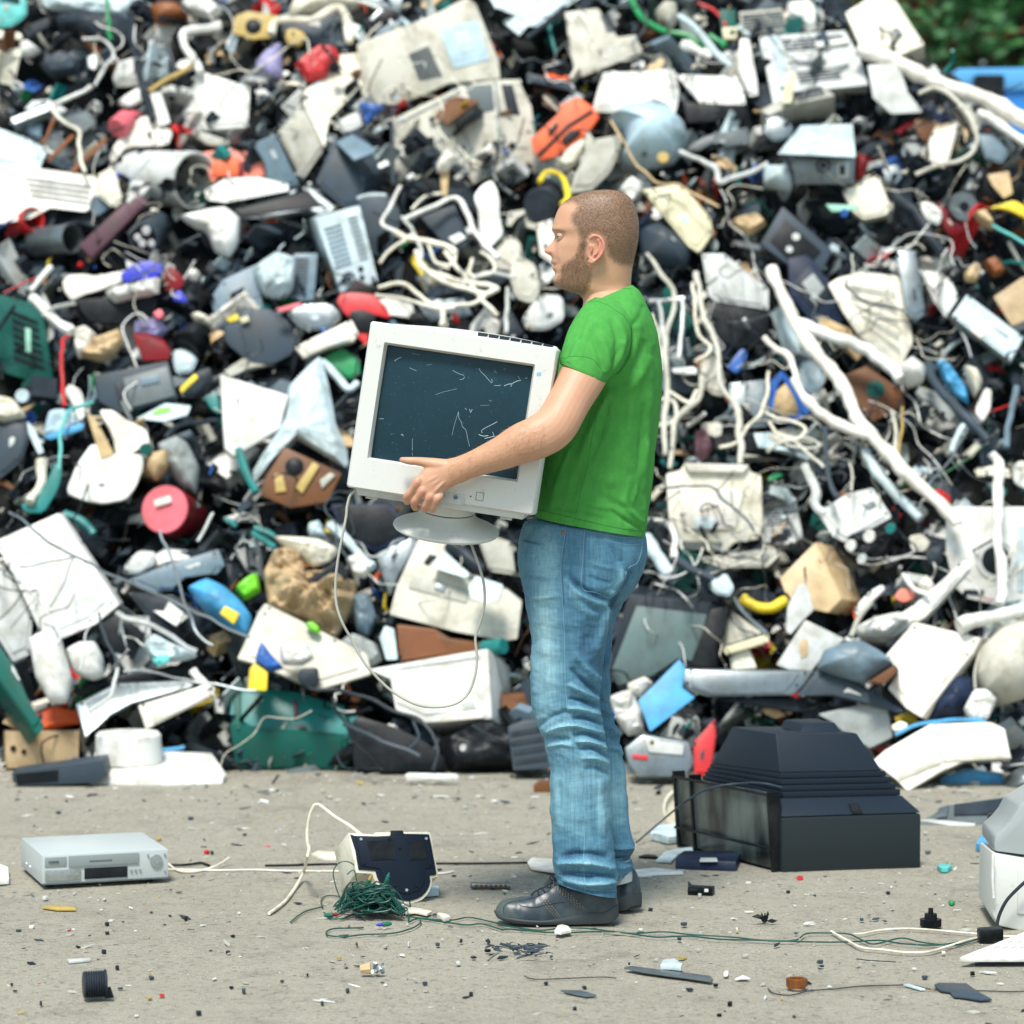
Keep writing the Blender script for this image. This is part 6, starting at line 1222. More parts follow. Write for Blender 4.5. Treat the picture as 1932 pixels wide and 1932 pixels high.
B('raised_lid', 'slate lid with white label on the dark computer', [(600,1070),(730,1010),(905,1120),(900,1150),(740,1210)], 'bluegrey', (0,14,.05), z=6, pitch=-50, cat='lid'); B('white_label_tag', 'white tag beside the slate lid', [(915,1240),(985,1205),(1010,1240),(930,1272)], 'white', (0,0,.01), z=6, cat='tag', pitch=-45)
B('beige_printer', 'largest beige printer with blue label and vent grille near the top', [(760,330),(1340,110),(1590,-20),(1660,30),(1830,450),(1845,590),(1450,630),(1200,740),(1080,790),(850,795),(790,690)], 'beige', (10,50,.35), z=3, cat='printer', pitch=-12, parts=[('slots',[(1150,410),(1300,345),(1410,580),(1235,615)],13,'grey','grille'),('panel',[(1385,215),(1670,155),(1765,450),(1485,520)],'paleblue',.005,'blue_label'),('panel',[(1490,250),(1600,225),(1650,380),(1540,400)],'iceblue',.007,'print'),('panel',[(1010,690),(1160,700),(1160,715),(1010,712)],'putty',.005,'recess')])
B('beige_cabinet', 'big pale beige cabinet with square dark windows behind the man\'s face', [(1030,900),(1550,650),(1800,600),(1980,600),(2080,800),(2140,1225),(1850,1300),(1440,1485),(1050,1400)], 'beige', (-30,20,.4), z=1, cat='cabinet', pitch=-12, parts=[('panel',[(1572,642),(1780,640),(1800,830),(1662,862)],'midgrey',.004,'window'),('panel',[(1850,640),(1935,640),(1995,870),(1900,862)],'charcoal',.004,'window'),('panel',[(1060,930),(1540,680),(1548,692),(1066,945)],'grey',.004,'seam'),('panel',[(1240,1130),(1560,960),(1565,968),(1246,1140)],'grey',.004,'seam'),('panel',[(1560,960),(1650,1180),(1643,1184),(1552,965)],'grey',.004,'seam'),('panel',[(1100,1400),(1650,1120),(1654,1130),(1105,1412)],'grey',.004,'seam'),('panel',[(1480,1400),(1580,1330),(1590,1350),(1500,1420)],'charcoal',.004,'slot'),('panel',[(1780,1105),(2050,1110),(2050,1120),(1780,1116)],'grey',.004,'seam')])
W('hanging_wire', 'grey wire hanging down the pale beige cabinet', [(1800,600),(1830,850),(1850,1100),(1870,1280)], 11, 'dullsteel', z=5, cat='wire')
B('cabinet_edge', 'dark slit edge along the left of the pale beige cabinet', [(1015,880),(1045,940),(1050,1410),(1020,1380)], 'slate', (0,0,.1), z=4, cat='strip')
Q('foam_cone', 'cream foam cone on the face of the beige cabinet', [(1360,1250),(1440,1130),(1510,1200),(1450,1290),(1370,1305)], 'warmwhite', .05, .008, z=6, cat='foam'); B('tan_slat', 'tan slat below the cream foam cone', [(1385,1290),(1460,1290),(1445,1480),(1400,1480)], 'wood', (0,0,.02), z=5, cat='slat')
Q('blue_crumple', 'crumpled blue plastic under the largest beige printer', [(780,790),(980,800),(900,880),(830,950),(795,860)], 'blue', .04, .02, z=3, cat='plastic'); B('grey_wedge', 'pale grey wedge left of the crumpled blue plastic', [(600,920),(780,830),(810,960),(700,1010),(640,1000)], 'palegrey', z=2, cat='wedge')
B('grey_tray', 'slate tray frame around a black screen, left of the white computer rear', [(-250,1560),(400,1400),(640,1575),(480,1620),(-200,1660)], 'dullsteel', z=2, pitch=-30, cat='tray'); B('black_flat_screen', 'black flat screen lying in the slate tray frame', [(-180,1580),(390,1432),(500,1560),(-100,1640)], 'black', (0,0,.03), z=4, pitch=-30, cat='screen')
B('computer_tower', 'white computer rear panel full of sockets with round fan', [(440,1640),(785,1550),(925,2125),(640,2215)], 'iceblue', (-90,10,.35), z=3, cat='computer', pitch=-10, parts=[('slots',[(510,1720),(640,1680),(730,2000),(610,2040)],9,'bluegrey','slots'),('slots',[(690,1640),(760,1620),(850,1960),(790,1980)],10,'dullsteel','ports'),('ring',(700,2105),52,'slate','fan'),('disc',(700,2105),24,'slate','fan_hub'),('disc',(790,2030),22,'charcoal','socket'),('disc',(800,2095),20,'charcoal','socket')])
Q('slate_vacuum', 'slate rounded vacuum body right of the white computer rear', [(760,1500),(860,1440),(1000,1450),(1100,1600),(1090,1720),(1000,1930),(860,1930),(800,1700)], 'slate', .12, z=2, cat='vacuum'); W('vacuum_handle', 'white handle on the slate vacuum body', [(770,1500),(860,1470),(980,1475)], 20, 'iceblue', z=6, cat='handle')
W('white_cord', 'thick white cord bent like an L left of the cable nest', [(1085,1410),(1010,1560),(960,1680),(1045,1742)], 20, 'white', z=5, cat='cord'); W('white_cord', 'thick white cord arching over the slate unit', [(1100,1650),(1300,1570),(1510,1500),(1600,1620),(1690,1800),(1800,1932)], 24, 'white', z=5, cat='cord')
B('slate_unit', 'slate unit with white tag inside the cable nest', [(1240,1640),(1500,1540),(1610,1800),(1570,1880),(1400,1820)], 'slate', z=3, cat='unit', parts=[('panel',[(1450,1800),(1540,1760),(1590,1800),(1500,1850)],'white',.01,'tag')])
Q('white_blade', 'tall white fan blade left of the man\'s forehead', [(1640,1480),(1700,1400),(1780,1355),(1830,1450),(1840,1650),(1870,1760),(1740,1900),(1690,1850),(1680,1600)], 'white', .03, z=4, cat='blade'); Q('beige_block', 'rounded beige block below the tall white blade', [(1760,1890),(1932,1760),(2010,1850),(2000,2020),(1900,2080),(1800,2050)], 'beige', .08, z=2, cat='block')
B('tan_radio', 'tan and black radio at the top left', [(-160,120),(-60,80),(170,120),(110,290),(-30,300),(-180,250)], 'ochre', z=2, cat='radio', parts=[('disc',(-20,200),60,'black','speaker')]); Q('lilac_bag', 'lilac grey bag below the tan radio', [(0,470),(90,370),(190,330),(200,580),(120,620),(0,540)], 'lilac', .05, .01, z=2, cat='bag')
B('gear_tray', 'small dark gear tray left of the red canister', [(-20,520),(120,560),(160,640),(40,740),(-30,700)], 'charcoal', z=2, cat='tray'); W('thin_pole', 'thin grey pole below the small gear tray', [(20,790),(210,640)], 15, 'dullsteel', z=3, cat='pole')
B('black_tape_deck', 'black slim deck at the top with silver strip', [(800,160),(1010,60),(1090,110),(900,230)], 'black', z=2, cat='deck', parts=[('panel',[(860,150),(930,80),(950,100),(880,165)],'steel',.01,'strip')]); B('teal_tray', 'teal grey tray touching the largest beige printer', [(890,240),(1100,140),(1130,170),(930,290)], 'bluegrey', z=2, cat='tray')
B('grey_top_case', 'grey case at the top edge above the beige printer', [(760,-40),(1330,-40),(1120,120),(1040,90),(880,60)], 'dullsteel', z=0, cat='case')
TT = (2, 0)
B('pale_sheet', 'very large pale panel at the top centre', [(-200,-60),(590,-60),(400,60),(80,290),(-60,180)], 'iceblue', z=2, cat='panel', pitch=-35); W('black_roller', 'black roller under the large pale panel', [(100,300),(400,60)], 26, 'charcoal', z=4, cat='roller')
B('beige_copier', 'beige copier part with notch at the top centre', [(395,90),(650,60),(800,280),(930,260),(990,390),(830,460),(480,600),(440,400)], 'beige', (10,50,.2), z=2, cat='copier', parts=[('slots',[(665,110),(740,105),(790,240),(715,250)],8,'grey','grille')])
B('grey_bar', 'dark grey bar above the orange case', [(110,550),(470,615),(470,700),(110,620)], 'slate', z=3, cat='bar'); B('black_gap_box', 'black box behind the orange case', [(160,640),(640,700),(560,760),(380,800),(200,720)], 'black', z=1, cat='box')
Q('white_cloth', 'bright white folded sheet right of the orange case', [(610,840),(640,700),(690,550),(760,560),(980,550),(1220,530),(1260,700),(1230,860),(1080,800),(900,862),(750,850)], 'white', .04, .010, z=3, pitch=-45, cat='sheet', N=90)
B('white_tin_panel', 'flat white tin panel right of the folded sheet', [(1230,560),(1735,575),(1765,790),(1430,790)], 'white', (0,40,.2), z=3, pitch=-45, cat='panel'); B('black_chassis', 'black chassis under the flat white tin panel', [(1290,770),(1770,795),(1775,900),(1320,930)], 'black', z=3, cat='chassis')
for i, (p, l) in enumerate([([(890,-10),(960,90),(1060,180),(1180,240)],'upper green lead near the top centre'), ([(1200,250),(1330,280),(1450,340)],'lower green lead beside the white tube'), ([(1480,270),(1560,300),(1590,330)],'short green lead right of the white tube')]): W('green_lead', l, p, 26, 'green', z=3, cat='lead')
W('white_tube', 'straight white tube slanting above the tin panel', [(1270,110),(1400,240),(1650,505)], 28, 'iceblue', z=4, cat='tube'); Q('beige_vase', 'beige vase shaped piece near the top centre', [(1080,100),(1150,20),(1240,40),(1250,160),(1190,230),(1110,190)], 'beige', .07, z=2, cat='vase')
B('orange_case', 'bright orange hard case with black seam and handle', [(140,1050),(370,835),(360,790),(500,730),(600,800),(662,880),(560,1025),(340,1180),(215,1212),(160,1145)], 'orange', (20,20,.16), z=4, cat='case', parts=[('panel',[(188,1168),(420,940),(600,828),(612,850),(432,962),(205,1190)],'black',.006,'seam'),('panel',[(375,1060),(440,985),(525,1000),(470,1055),(400,1105)],'black',.010,'handle')])
Q('blue_tank', 'rounded pale blue tank behind the man\'s head', [(735,900),(950,818),(1180,860),(1300,970),(1322,1090),(1230,1225),(1000,1300),(810,1270),(850,1120),(840,980)], 'paleblue', .20, z=3, cat='tank', N=80, parts=[('disc',(1140,1190),45,'ochre','valve'),('disc',(1000,1160),22,'charcoal','bolt')])
B('grey_boot', 'curved grey plastic leg between orange case and blue tank', [(560,960),(620,1050),(830,1010),(820,1130),(740,1300),(600,1440),(430,1460),(470,1330),(550,1150)], 'putty', (0,30,.15), z=5, cat='leg'); Q('cream_horn', 'cream horn shaped piece under the orange case', [(340,1260),(400,1150),(550,1050),(560,1110),(480,1250),(400,1300)], 'cream', .05, z=4, cat='horn')
W('yellow_ring', 'yellow hoop above the man\'s head', [(195,1370),(260,1300),(340,1310),(410,1380),(425,1460),(370,1530)], 27, 'yellow', z=5, cat='hoop'); D('black_disc', 'black round disc left of the man\'s forehead', (215,1550), (260,1530), 135, 'charcoal', .1, z=3, cat='disc')
B('slate_plate', 'slate plate with cut edge right of the blue tank', [(1290,1140),(1450,1030),(1780,960),(1790,1090),(1560,1130),(1510,1080),(1380,1155)], 'midgrey', z=2, cat='plate'); Q('white_lump', 'white foam lump just above the man\'s crown', [(800,1440),(900,1335),(985,1380),(980,1470),(900,1560),(840,1500)], 'white', .05, .01, z=4, cat='foam')
B('yellowed_panel', 'yellowed narrow panel sloping right of the man\'s head', [(980,1430),(1270,1385),(1500,1640),(1520,1760),(1410,1910),(1330,1860)], 'yellowed', (0,20,.1), z=4, cat='panel'); W('pink_cable', 'pinkish cable falling from the orange case to the right', [(740,910),(850,1080),(960,1250),(1100,1370),(1300,1420),(1560,1560)], 13, 'tan', z=7, cat='cable')
Q('tan_clump', 'tan paper clump right of the yellowed panel', [(1640,1680),(1760,1640),(1850,1620),(1925,1700),(1800,1775),(1680,1735)], 'tan', .06, .02, z=3, cat='clump'); B('white_cube', 'cream white cube behind the man\'s nose', [(180,1690),(310,1650),(360,1932),(350,2020),(210,1930)], 'warmwhite', z=3, cat='cube')
W('grey_rail', 'bent pale grey rail right of the blue tank', [(1250,1140),(1400,1200),(1545,1300),(1565,1395),(1700,1330),(1932,1215)], 24, 'palegrey', z=4, cat='rail'); B('circuit_board', 'green circuit board at the top right', [(1560,70),(1690,70),(1700,300),(1585,300)], 'bottle', z=2, cat='circuit board', parts=[('panel',[(1585,215),(1698,210),(1700,298),(1595,300)],'yellowed',.01,'coil')])
B('ribbed_unit', 'grey ribbed unit at the top right', [(1710,90),(2040,60),(2085,230),(1740,280)], 'putty', z=2, cat='unit', parts=[('slots',[(1730,110),(2030,80),(2070,215),(1755,260)],6,'grey','ribs')])
B('white_fin', 'curved white fin left of the large grey chassis', [(1720,290),(1790,290),(1850,600),(1860,720),(1790,730),(1700,520)], 'white', z=4, cat='fin'); Q('tan_shard', 'small tan shard above the bright white sheet', [(1010,520),(1090,430),(1160,450),(1130,520),(1050,545)], 'tan', .04, z=3, cat='shard')
Q('grey_panel_dome', 'dark rounded shell right behind the man\'s head', [(960,1750),(1100,1700),(1260,1800),(1350,1932),(1300,2050),(1000,1990)], 'slate', .1, z=2, cat='shell'); W('blue_strip', 'dark blue strip right of the man\'s crown', [(960,1700),(1050,1580)], 26, 'navy', z=4, cat='strip')
TT = (3, 0)
Q('white_crumple', 'crumpled white paper at the top right', [(150,20),(300,-10),(370,80),(360,220),(300,240),(230,180),(150,130)], 'white', .05, .02, z=3, cat='paper'); 
B('grey_chassis', 'large grey inkjet chassis with many slots at top right', [(-70,275),(580,225),(690,420),(760,640),(470,670),(200,690),(40,790),(0,600)], 'palegrey', (0,120,.2), z=3, pitch=-35, cat='chassis', parts=[('slots',[(100,300),(560,260),(610,350),(130,400)],4,'grey','slots'),('panel',[(190,470),(440,450),(440,490),(220,500)],'midgrey',.006,'slot'),('panel',[(460,520),(610,480),(610,510),(520,560),(470,555)],'midgrey',.006,'hook_slot'),('slots',[(220,540),(520,510),(560,600),(240,640)],4,'grey','slots'),('panel',[(350,340),(600,310),(610,340),(370,380)],'white',.02,'rail'),('panel',[(20,290),(80,285),(170,640),(90,680)],'iceblue',.02,'side_rail')])
B('lower_chassis', 'smaller grey chassis below the large inkjet one', [(-60,830),(80,750),(430,655),(510,720),(180,790),(10,870)], 'putty', (0,150,.12), z=5, pitch=-50, cat='chassis', parts=[('slots',[(200,700),(400,650),(430,720),(230,770)],4,'grey','slots')]); B('yellow_strip', 'cream yellow strip standing on the smaller grey chassis', [(140,540),(215,540),(180,780),(100,780)], 'yellowed', (0,0,.03), z=7, cat='strip')
B('cream_cube', 'big cream white cube on the crest at top right', [(580,95),(775,-30),(945,-30),(1182,338),(1000,418),(700,360)], 'cream', (15,110,.25), z=3, pitch=-28, cat='cube')
W('thick_white_pipe', 'thick white pipe running down the right crest', [(690,370),(860,430),(1000,485),(1300,620),(1700,800),(2050,970)], 72, 'warmwhite', z=6, cat='pipe', n=14, k=8); W('thick_white_pipe', 'second white pipe just under the crest pipe at the right edge', [(1560,860),(1700,930),(1850,1010),(2000,1100)], 46, 'white', z=5, cat='pipe', n=12)
B('grey_flap', 'grey flap hanging under the cream cube', [(750,490),(985,480),(1060,700),(1175,850),(930,862),(790,740)], 'palegrey', (0,0,.05), z=5, cat='flap')
B('silver_amplifier', 'silver amplifier case with round fan on its back', [(180,1192),(662,1188),(650,1392),(200,1395)], 'dullsteel', (-90,-200,.30), z=5, cat='amplifier', pitch=0, parts=[('ring',(418,1250),56,'charcoal','fan'),('disc',(418,1250),24,'charcoal','fan_hub'),('panel',[(520,1222),(612,1215),(612,1345),(520,1345)],'steel',.004,'socket_plate'),('panel',[(540,1250),(580,1250),(580,1320),(540,1320)],'charcoal',.008,'sockets')])
B('silver_top', 'pale silver lid above the fan of the amplifier', [(70,1160),(250,945),(640,935),(662,1185)], 'iceblue', (0,6,.01), z=6, cat='lid', pitch=-62); Q('grey_round_box', 'grey rounded box left of the silver amplifier', [(-20,890),(110,870),(192,960),(170,1040),(50,1075),(-30,1010)], 'dullsteel', .07, z=5, cat='box'); Q('pale_dome', 'pale blue dome left below the silver amplifier', [(-30,1270),(140,1265),(192,1360),(170,1450),(60,1430),(-30,1400)], 'iceblue', .08, z=3, cat='dome')
Q('red_ball', 'dark red ball right of the amplifier fan', [(655,1200),(730,1175),(752,1260),(720,1350),(655,1362)], 'darkred', .07, z=4, cat='ball')
B('cream_radio', 'cream boxy radio below the silver amplifier', [(560,1440),(700,1380),(830,1320),(930,1560),(900,1620),(720,1660),(640,1600)], 'cream', (0,40,.18), z=4, cat='radio'); B('mint_bar', 'mint green bar in front of the cream boxy radio', [(430,1540),(690,1550),(680,1582),(480,1602)], 'mint', (0,0,.03), z=7, cat='bar'); D('blue_knob', 'small blue cap under the mint bar', (575,1610), (580,1600), 30, 'blue', .03, z=7, cat='cap')
B('white_jug', 'white tapered jug under the thick white pipe', [(1240,1000),(1440,945),(1350,1275),(1222,1245),(1210,1080)], 'warmwhite', (0,-30,.15), z=4, cat='jug'); W('cable_loop', 'beige cable looping round the white jug', [(1130,710),(1280,670),(1450,780),(1550,950),(1575,1080),(1500,1180),(1300,1250),(1110,1310)], 22, 'beige', z=7, cat='cable')
B('navy_flap', 'navy flap above the white jug', [(1150,805),(1225,765),(1400,920),(1290,942)], 'navy', z=4, cat='flap'); D('steel_canister', 'dull steel canister with round hole at the right', (1480,1560), (1390,1580), 110, 'dullsteel', .15, z=4, cat='canister', face=[(.35,'black','hole')]); Q('red_hose', 'dark red piece below the dull steel canister', [(1258,1520),(1310,1518),(1370,1640),(1470,1690),(1440,1775),(1370,1785),(1300,1690)], 'darkred', .06, z=3, cat='hose')
Q('white_oval', 'white oval shell left of the dark red piece', [(1120,1520),(1240,1520),(1322,1610),(1290,1702),(1200,1665)], 'white', .05, z=4, cat='shell'); Q('yellow_tool', 'yellow tool body at the right edge', [(1640,1580),(1740,1540),(1860,1510),(1960,1570),(1960,1660),(1840,1600),(1740,1572)], 'yellow', .06, z=4, cat='tool'); Q('tan_bits', 'tan bits under the yellow tool body', [(1545,1610),(1620,1590),(1690,1690),(1700,1740),(1610,1690)], 'tan', .05, .015, z=4, cat='scrap')
W('black_belt', 'wide black belt curving down at the right', [(950,1450),(1060,1560),(1200,1700),(1320,1932)], 58, 'charcoal', z=3, cat='belt', n=12); W('aqua_lead', 'aqua lead at the right edge below the yellow tool', [(1700,1700),(1820,1780),(1960,1850)], 18, 'aqua', z=5, cat='lead'); B('cream_hopper', 'cream hopper at the right edge above the aqua lead', [(1650,1320),(1820,1290),(1850,1460),(1780,1500),(1690,1400)], 'tan', z=3, cat='hopper')
B('black_speaker', 'dark speaker cabinet right of the bearded man, upper one', [(-60,1840),(110,1555),(490,1890),(400,2060),(150,2000)], 'slate', (0,20,.2), z=4, cat='speaker', parts=[('panel',[(20,1820),(130,1660),(400,1900),(300,2010),(150,1960)],'black',.006,'front'),('disc',(210,1790),34,'palegrey','tweeter'),('disc',(160,1885),30,'palegrey','tweeter')])
B('teal_tray', 'teal grey tray left of the dull steel canister', [(1570,1010),(1700,1020),(1830,1150),(1760,1240),(1640,1200)], 'bluegrey', z=3, cat='tray'); Q('grey_lampshade', 'grey lampshade right of the dark red ball', [(860,1260),(980,1240),(1020,1330),(960,1400),(880,1360)], 'dullsteel', .06, z=3, cat='lampshade'); Q('brown_box', 'dark brown dome below the thick white pipe', [(1100,900),(1210,900),(1280,1000),(1200,1090),(1120,1000)], 'brown', .05, z=3, cat='dome')
TT = (0, 1)
B('green_crate', 'dark green plastic crate at the left edge', [(-40,285),(230,350),(330,462),(405,920),(285,965),(-40,860)], 'darkgreen', (30,0,.3), z=3, cat='crate', pitch=-5, parts=[('slots',[(90,400),(280,480),(340,880),(110,800)],7,'black','slots'),('panel',[(190,540),(235,550),(235,730),(195,720)],'mint',.004,'marking'),('disc',(250,820),26,'black','hole'),('disc',(150,700),22,'black','hole')])
W('white_tube', 'short white tube above the dark green crate', [(375,75),(240,255)], 28, 'white', z=4, cat='tube'); W('white_tube', 'thick white tube beside the dark green crate', [(255,320),(400,480),(530,590)], 44, 'white', z=4, cat='tube')
Q('white_scanner', 'white rounded scanner end left of the royal blue shell', [(470,190),(520,140),(640,135),(720,150),(930,110),(940,190),(720,270),(640,290),(540,340),(480,260)], 'warmwhite', .08, z=3, cat='scanner'); Q('royal_shell', 'royal blue curved shell with a red wedge beside it', [(905,140),(1000,60),(1130,28),(1215,60),(1235,115),(1180,165),(1050,180),(935,205)], 'royal', .07, z=4, cat='shell')
B('red_wedge', 'dark red wedge right of the royal blue shell', [(1235,110),(1300,70),(1395,175),(1370,245),(1245,270)], 'darkred', z=4, cat='wedge'); B('blue_tip', 'royal blue triangular tip below the dark red wedge', [(1285,290),(1365,255),(1425,352),(1310,342)], 'royal', z=4, cat='tip'); Q('foil_wrap', 'silver white foil under the royal blue shell', [(795,265),(1000,230),(1205,165),(1190,285),(1000,320),(870,355)], 'white', .05, .03, z=4, cat='foil')
B('black_slab', 'black slab below the silver white foil', [(570,330),(1190,285),(1180,400),(1010,520),(680,500),(610,420)], 'black', z=3, cat='slab'); Q('black_helmet', 'black rounded pot below the grey bag cluster', [(1290,640),(1460,520),(1565,540),(1592,640),(1520,790),(1400,700)], 'black', .10, z=3, cat='pot'); B('red_lid', 'dark red lid right of the tan rags', [(1000,600),(1110,600),(1240,650),(1292,720),(1280,785),(1080,795)], 'darkred', (0,-25,.05), z=4, cat='lid')
B('grey_recorder', 'slate grey camcorder body in the left part of the heap', [(705,900),(1270,790),(1345,1080),(900,1195),(745,1100)], 'slate', (-20,30,.2), z=4, cat='camcorder', parts=[('panel',[(930,930),(1265,835),(1322,1060),(985,1150)],'midgrey',.010,'cover'),('panel',[(1050,930),(1200,900),(1210,960),(1070,990)],'bluegrey',.016,'window'),('panel',[(860,960),(920,950),(960,1110),(900,1120)],'charcoal',.006,'slot')])
Q('tan_rag', 'tan rag left of the dark red lid', [(600,760),(640,700),(760,620),(900,560),(935,640),(880,740),(760,800)], 'tan', .06, .03, z=3, cat='rag'); Q('white_rag', 'white rag beside the red strap', [(570,560),(650,530),(730,600),(700,720),(600,780),(560,680)], 'warmwhite', .05, .02, z=3, cat='rag'); Q('vacuum_head', 'dark vacuum head with yellow stripe', [(1345,1070),(1400,940),(1490,870),(1590,835),(1605,930),(1480,1070)], 'charcoal', .06, z=4, cat='vacuum head'); B('yellow_stripe', 'yellow stripe on the dark vacuum head', [(1350,1000),(1470,885),(1502,915),(1370,1040)], 'yellow', (0,0,.02), z=7, cat='stripe')
W('red_strap', 'thin red strap hanging right of the dark green crate', [(530,600),(478,640),(465,780),(475,1000),(480,1140)], 19, 'red', z=6, cat='strap'); W('aqua_tube', 'aqua tube curving down at the left', [(700,1090),(560,1140),(490,1250),(455,1400),(450,1610)], 19, 'aqua', z=6, cat='tube')
Q('white_scanner', 'white flatbed hood with small dark slot at lower left of the monitor', [(490,1790),(580,1570),(700,1400),(850,1500),(1070,1490),(1090,1580),(1030,1740),(950,1840),(780,1870),(640,1850)], 'white', .06, z=5, cat='scanner', N=90, parts=[('panel',[(750,1720),(790,1720),(790,1735),(750,1735)],'slate',.004,'slot')])
Q('cracked_shell', 'cracked cream shell with teal lens above the white hood', [(740,1160),(850,1160),(960,1240),(1110,1310),(1135,1440),(1060,1450),(980,1500),(880,1540),(850,1350)], 'warmwhite', .06, .01, z=5, cat='shell'); D('teal_lens', 'teal lens in the cracked cream shell', (1095,1460), (1110,1455), 45, 'bottle', .05, z=6, cat='lens')
B('wood_plank', 'short wooden plank sticking out of the white hood', [(650,1185),(715,1210),(865,1500),(760,1535)], 'wood', (0,0,.05), z=6, cat='plank'); Q('grey_bag', 'cloudy grey bag right of the white hood', [(1190,1430),(1330,1365),(1420,1420),(1505,1600),(1480,1800),(1350,1725),(1260,1600)], 'grey', .08, .02, z=3, cat='bag'); Q('tan_bag', 'beige cup under the cracked cream shell', [(1100,1510),(1260,1470),(1270,1600),(1180,1700),(1110,1640)], 'tan', .06, z=4, cat='cup')
D('pink_drum', 'pink topped round tin with a white label', (1242,1912), (1400,1990), 188, 'darkred', .22, z=4, cat='tin', face=[(.98,'pink','lid')], parts=[('panel',[(1170,1850),(1290,1810),(1305,1860),(1180,1900)],'warmwhite',.016,'label')])
Q('slate_hood', 'slate hood at the left edge', [(-40,1300),(100,1230),(190,1230),(235,1350),(170,1550),(-40,1720)], 'slate', .08, z=3, cat='hood'); B('pale_strip', 'pale strip right of the slate hood', [(200,1240),(262,1300),(335,1480),(290,1505),(212,1340)], 'iceblue', z=4, cat='strip'); W('cream_pipe', 'cream bent pipe above the teal foot', [(325,1520),(325,1720),(235,1885)], 44, 'cream', z=4, cat='pipe')
Q('teal_foot', 'teal plastic foot at the lower left', [(150,1885),(260,1820),(350,1700),(420,1550),(475,1620),(440,1760),(330,1940),(200,1940)], 'teal', .05, z=4, cat='foot')
W('dark_hose', 'dark ribbed hose arching left of the monitor', [(1220,1370),(1300,1290),(1440,1245),(1660,1240)], 28, 'charcoal', z=4, cat='hose'); B('printed_tray', 'pale tray with lime print below the camcorder body', [(1020,1230),(1250,1110),(1445,1130),(1420,1200),(1240,1252)], 'iceblue', (0,0,.04), z=5, cat='tray', pitch=-30, parts=[('panel',[(1150,1190),(1200,1150),(1290,1140),(1280,1180),(1160,1205)],'lime',.004,'print')])
Q('cream_cloth', 'cream cloth at the left edge below the crate', [(-30,1060),(100,1080),(195,1215),(60,1250),(-30,1240)], 'cream', .05, .02, z=4, cat='cloth'); D('white_plug', 'white round plug below the dark green crate', (165,1055), (180,1060), 52, 'iceblue', .05, z=4, cat='plug'); Q('teal_hook', 'teal hook left of the white folded board', [(1530,1060),(1650,1020),(1665,1200),(1600,1165)], 'teal', .05, z=4, cat='hook'); W('teal_leg', 'teal leg below the white folded board', [(1795,1440),(1860,1620),(1932,1790)], 36, 'teal', z=4, cat='leg')
Q('blue_bag', 'pale blue bag behind the aqua tube', [(370,1180),(480,1160),(620,1200),(640,1300),(480,1370),(330,1370)], 'paleblue', .05, .02, z=3, cat='bag'); B('blue_slip', 'bright blue slip under the pale blue bag', [(500,1290),(640,1260),(630,1310),(380,1390),(320,1360)], 'skyblue', (0,0,.03), z=5, cat='slip'); Q('white_bone', 'white bone shaped plastic in the middle left', [(480,1010),(530,960),(620,1020),(650,1200),(600,1250),(550,1120)], 'white', .05, z=5, cat='plastic')
Q('small_pink_can', 'small pink can above the dark red lid', [(1150,430),(1210,395),(1240,440),(1200,480)], 'pink', .04, z=5, cat='can'); B('grey_speckled_panel', 'grey speckled panel right of the royal blue shell', [(1580,330),(1680,180),(1940,60),(1990,400),(1930,650),(1760,620),(1640,500)], 'bluegrey', z=1, cat='panel'); Q('white_foam_bead', 'white foam bead above the grey speckled panel', [(1420,130),(1470,100),(1515,140),(1480,190),(1430,180)], 'white', .04, z=4, cat='foam'); B('yellow_tag', 'yellow and white tag on the grey speckled panel', [(1700,470),(1790,430),(1812,480),(1730,505)], 'yellow', (0,0,.02), z=4, cat='tag')
Q('cream_bottle', 'cream plastic bottle below the royal blue tip', [(1440,450),(1500,430),(1600,480),(1600,540),(1480,500)], 'cream', .05, z=4, cat='bottle'); Q('pale_jar', 'pale jar right of the dark red lid', [(1280,720),(1400,690),(1500,770),(1450,880),(1330,900)], 'iceblue', .06, z=3, cat='jar'); Q('mauve_net', 'mauve net bag above the black helmet like pot', [(1020,500),(1200,480),(1270,560),(1200,620),(1020,590)], 'lilac', .04, .03, z=3, cat='bag')
TT = None
B('folded_board', 'white folded board left of the held monitor', [(416,706),(545,745),(528,808),(440,862),(424,846)], 'white', (-2,6,.04), z=5, cat='board'); Q('grey_sheet', 'large translucent grey sheet left of the held monitor', [(545,730),(603,673),(622,735),(634,800),(655,850),(652,882),(560,830),(520,860),(482,910),(478,888),(535,790)], 'iceblue', .05, .02, z=4, cat='sheet', N=88)
TT = (1, 1)
B('blue_vent', 'blue grey vent panel left of the computer rear', [(285,-20),(470,-20),(440,330),(360,345),(200,300)], 'bluegrey', z=2, cat='vent', parts=[('slots',[(290,10),(400,10),(380,310),(260,290)],11,'slate','louvres')]); Q('clear_bag', 'clear crumpled bag left of the blue grey vent', [(-20,100),(150,-20),(300,20),(280,250),(200,330),(60,300)], 'iceblue', .07, .03, z=3, cat='bag')
Q('red_motor', 'red machine hood with black grille left of the cable nest', [(605,340),(640,280),(760,275),(890,290),(980,380),(1025,475),(880,440),(700,465),(650,410)], 'red', .09, z=4, cat='machine hood'); Q('black_grille', 'black grille under the red machine hood', [(700,420),(800,400),(920,450),(860,580),(740,560)], 'black', .05, z=4, cat='grille'); B('red_corner', 'red corner touching the held monitor', [(740,560),(860,560),(840,690),(770,620)], 'red', z=3, cat='corner')
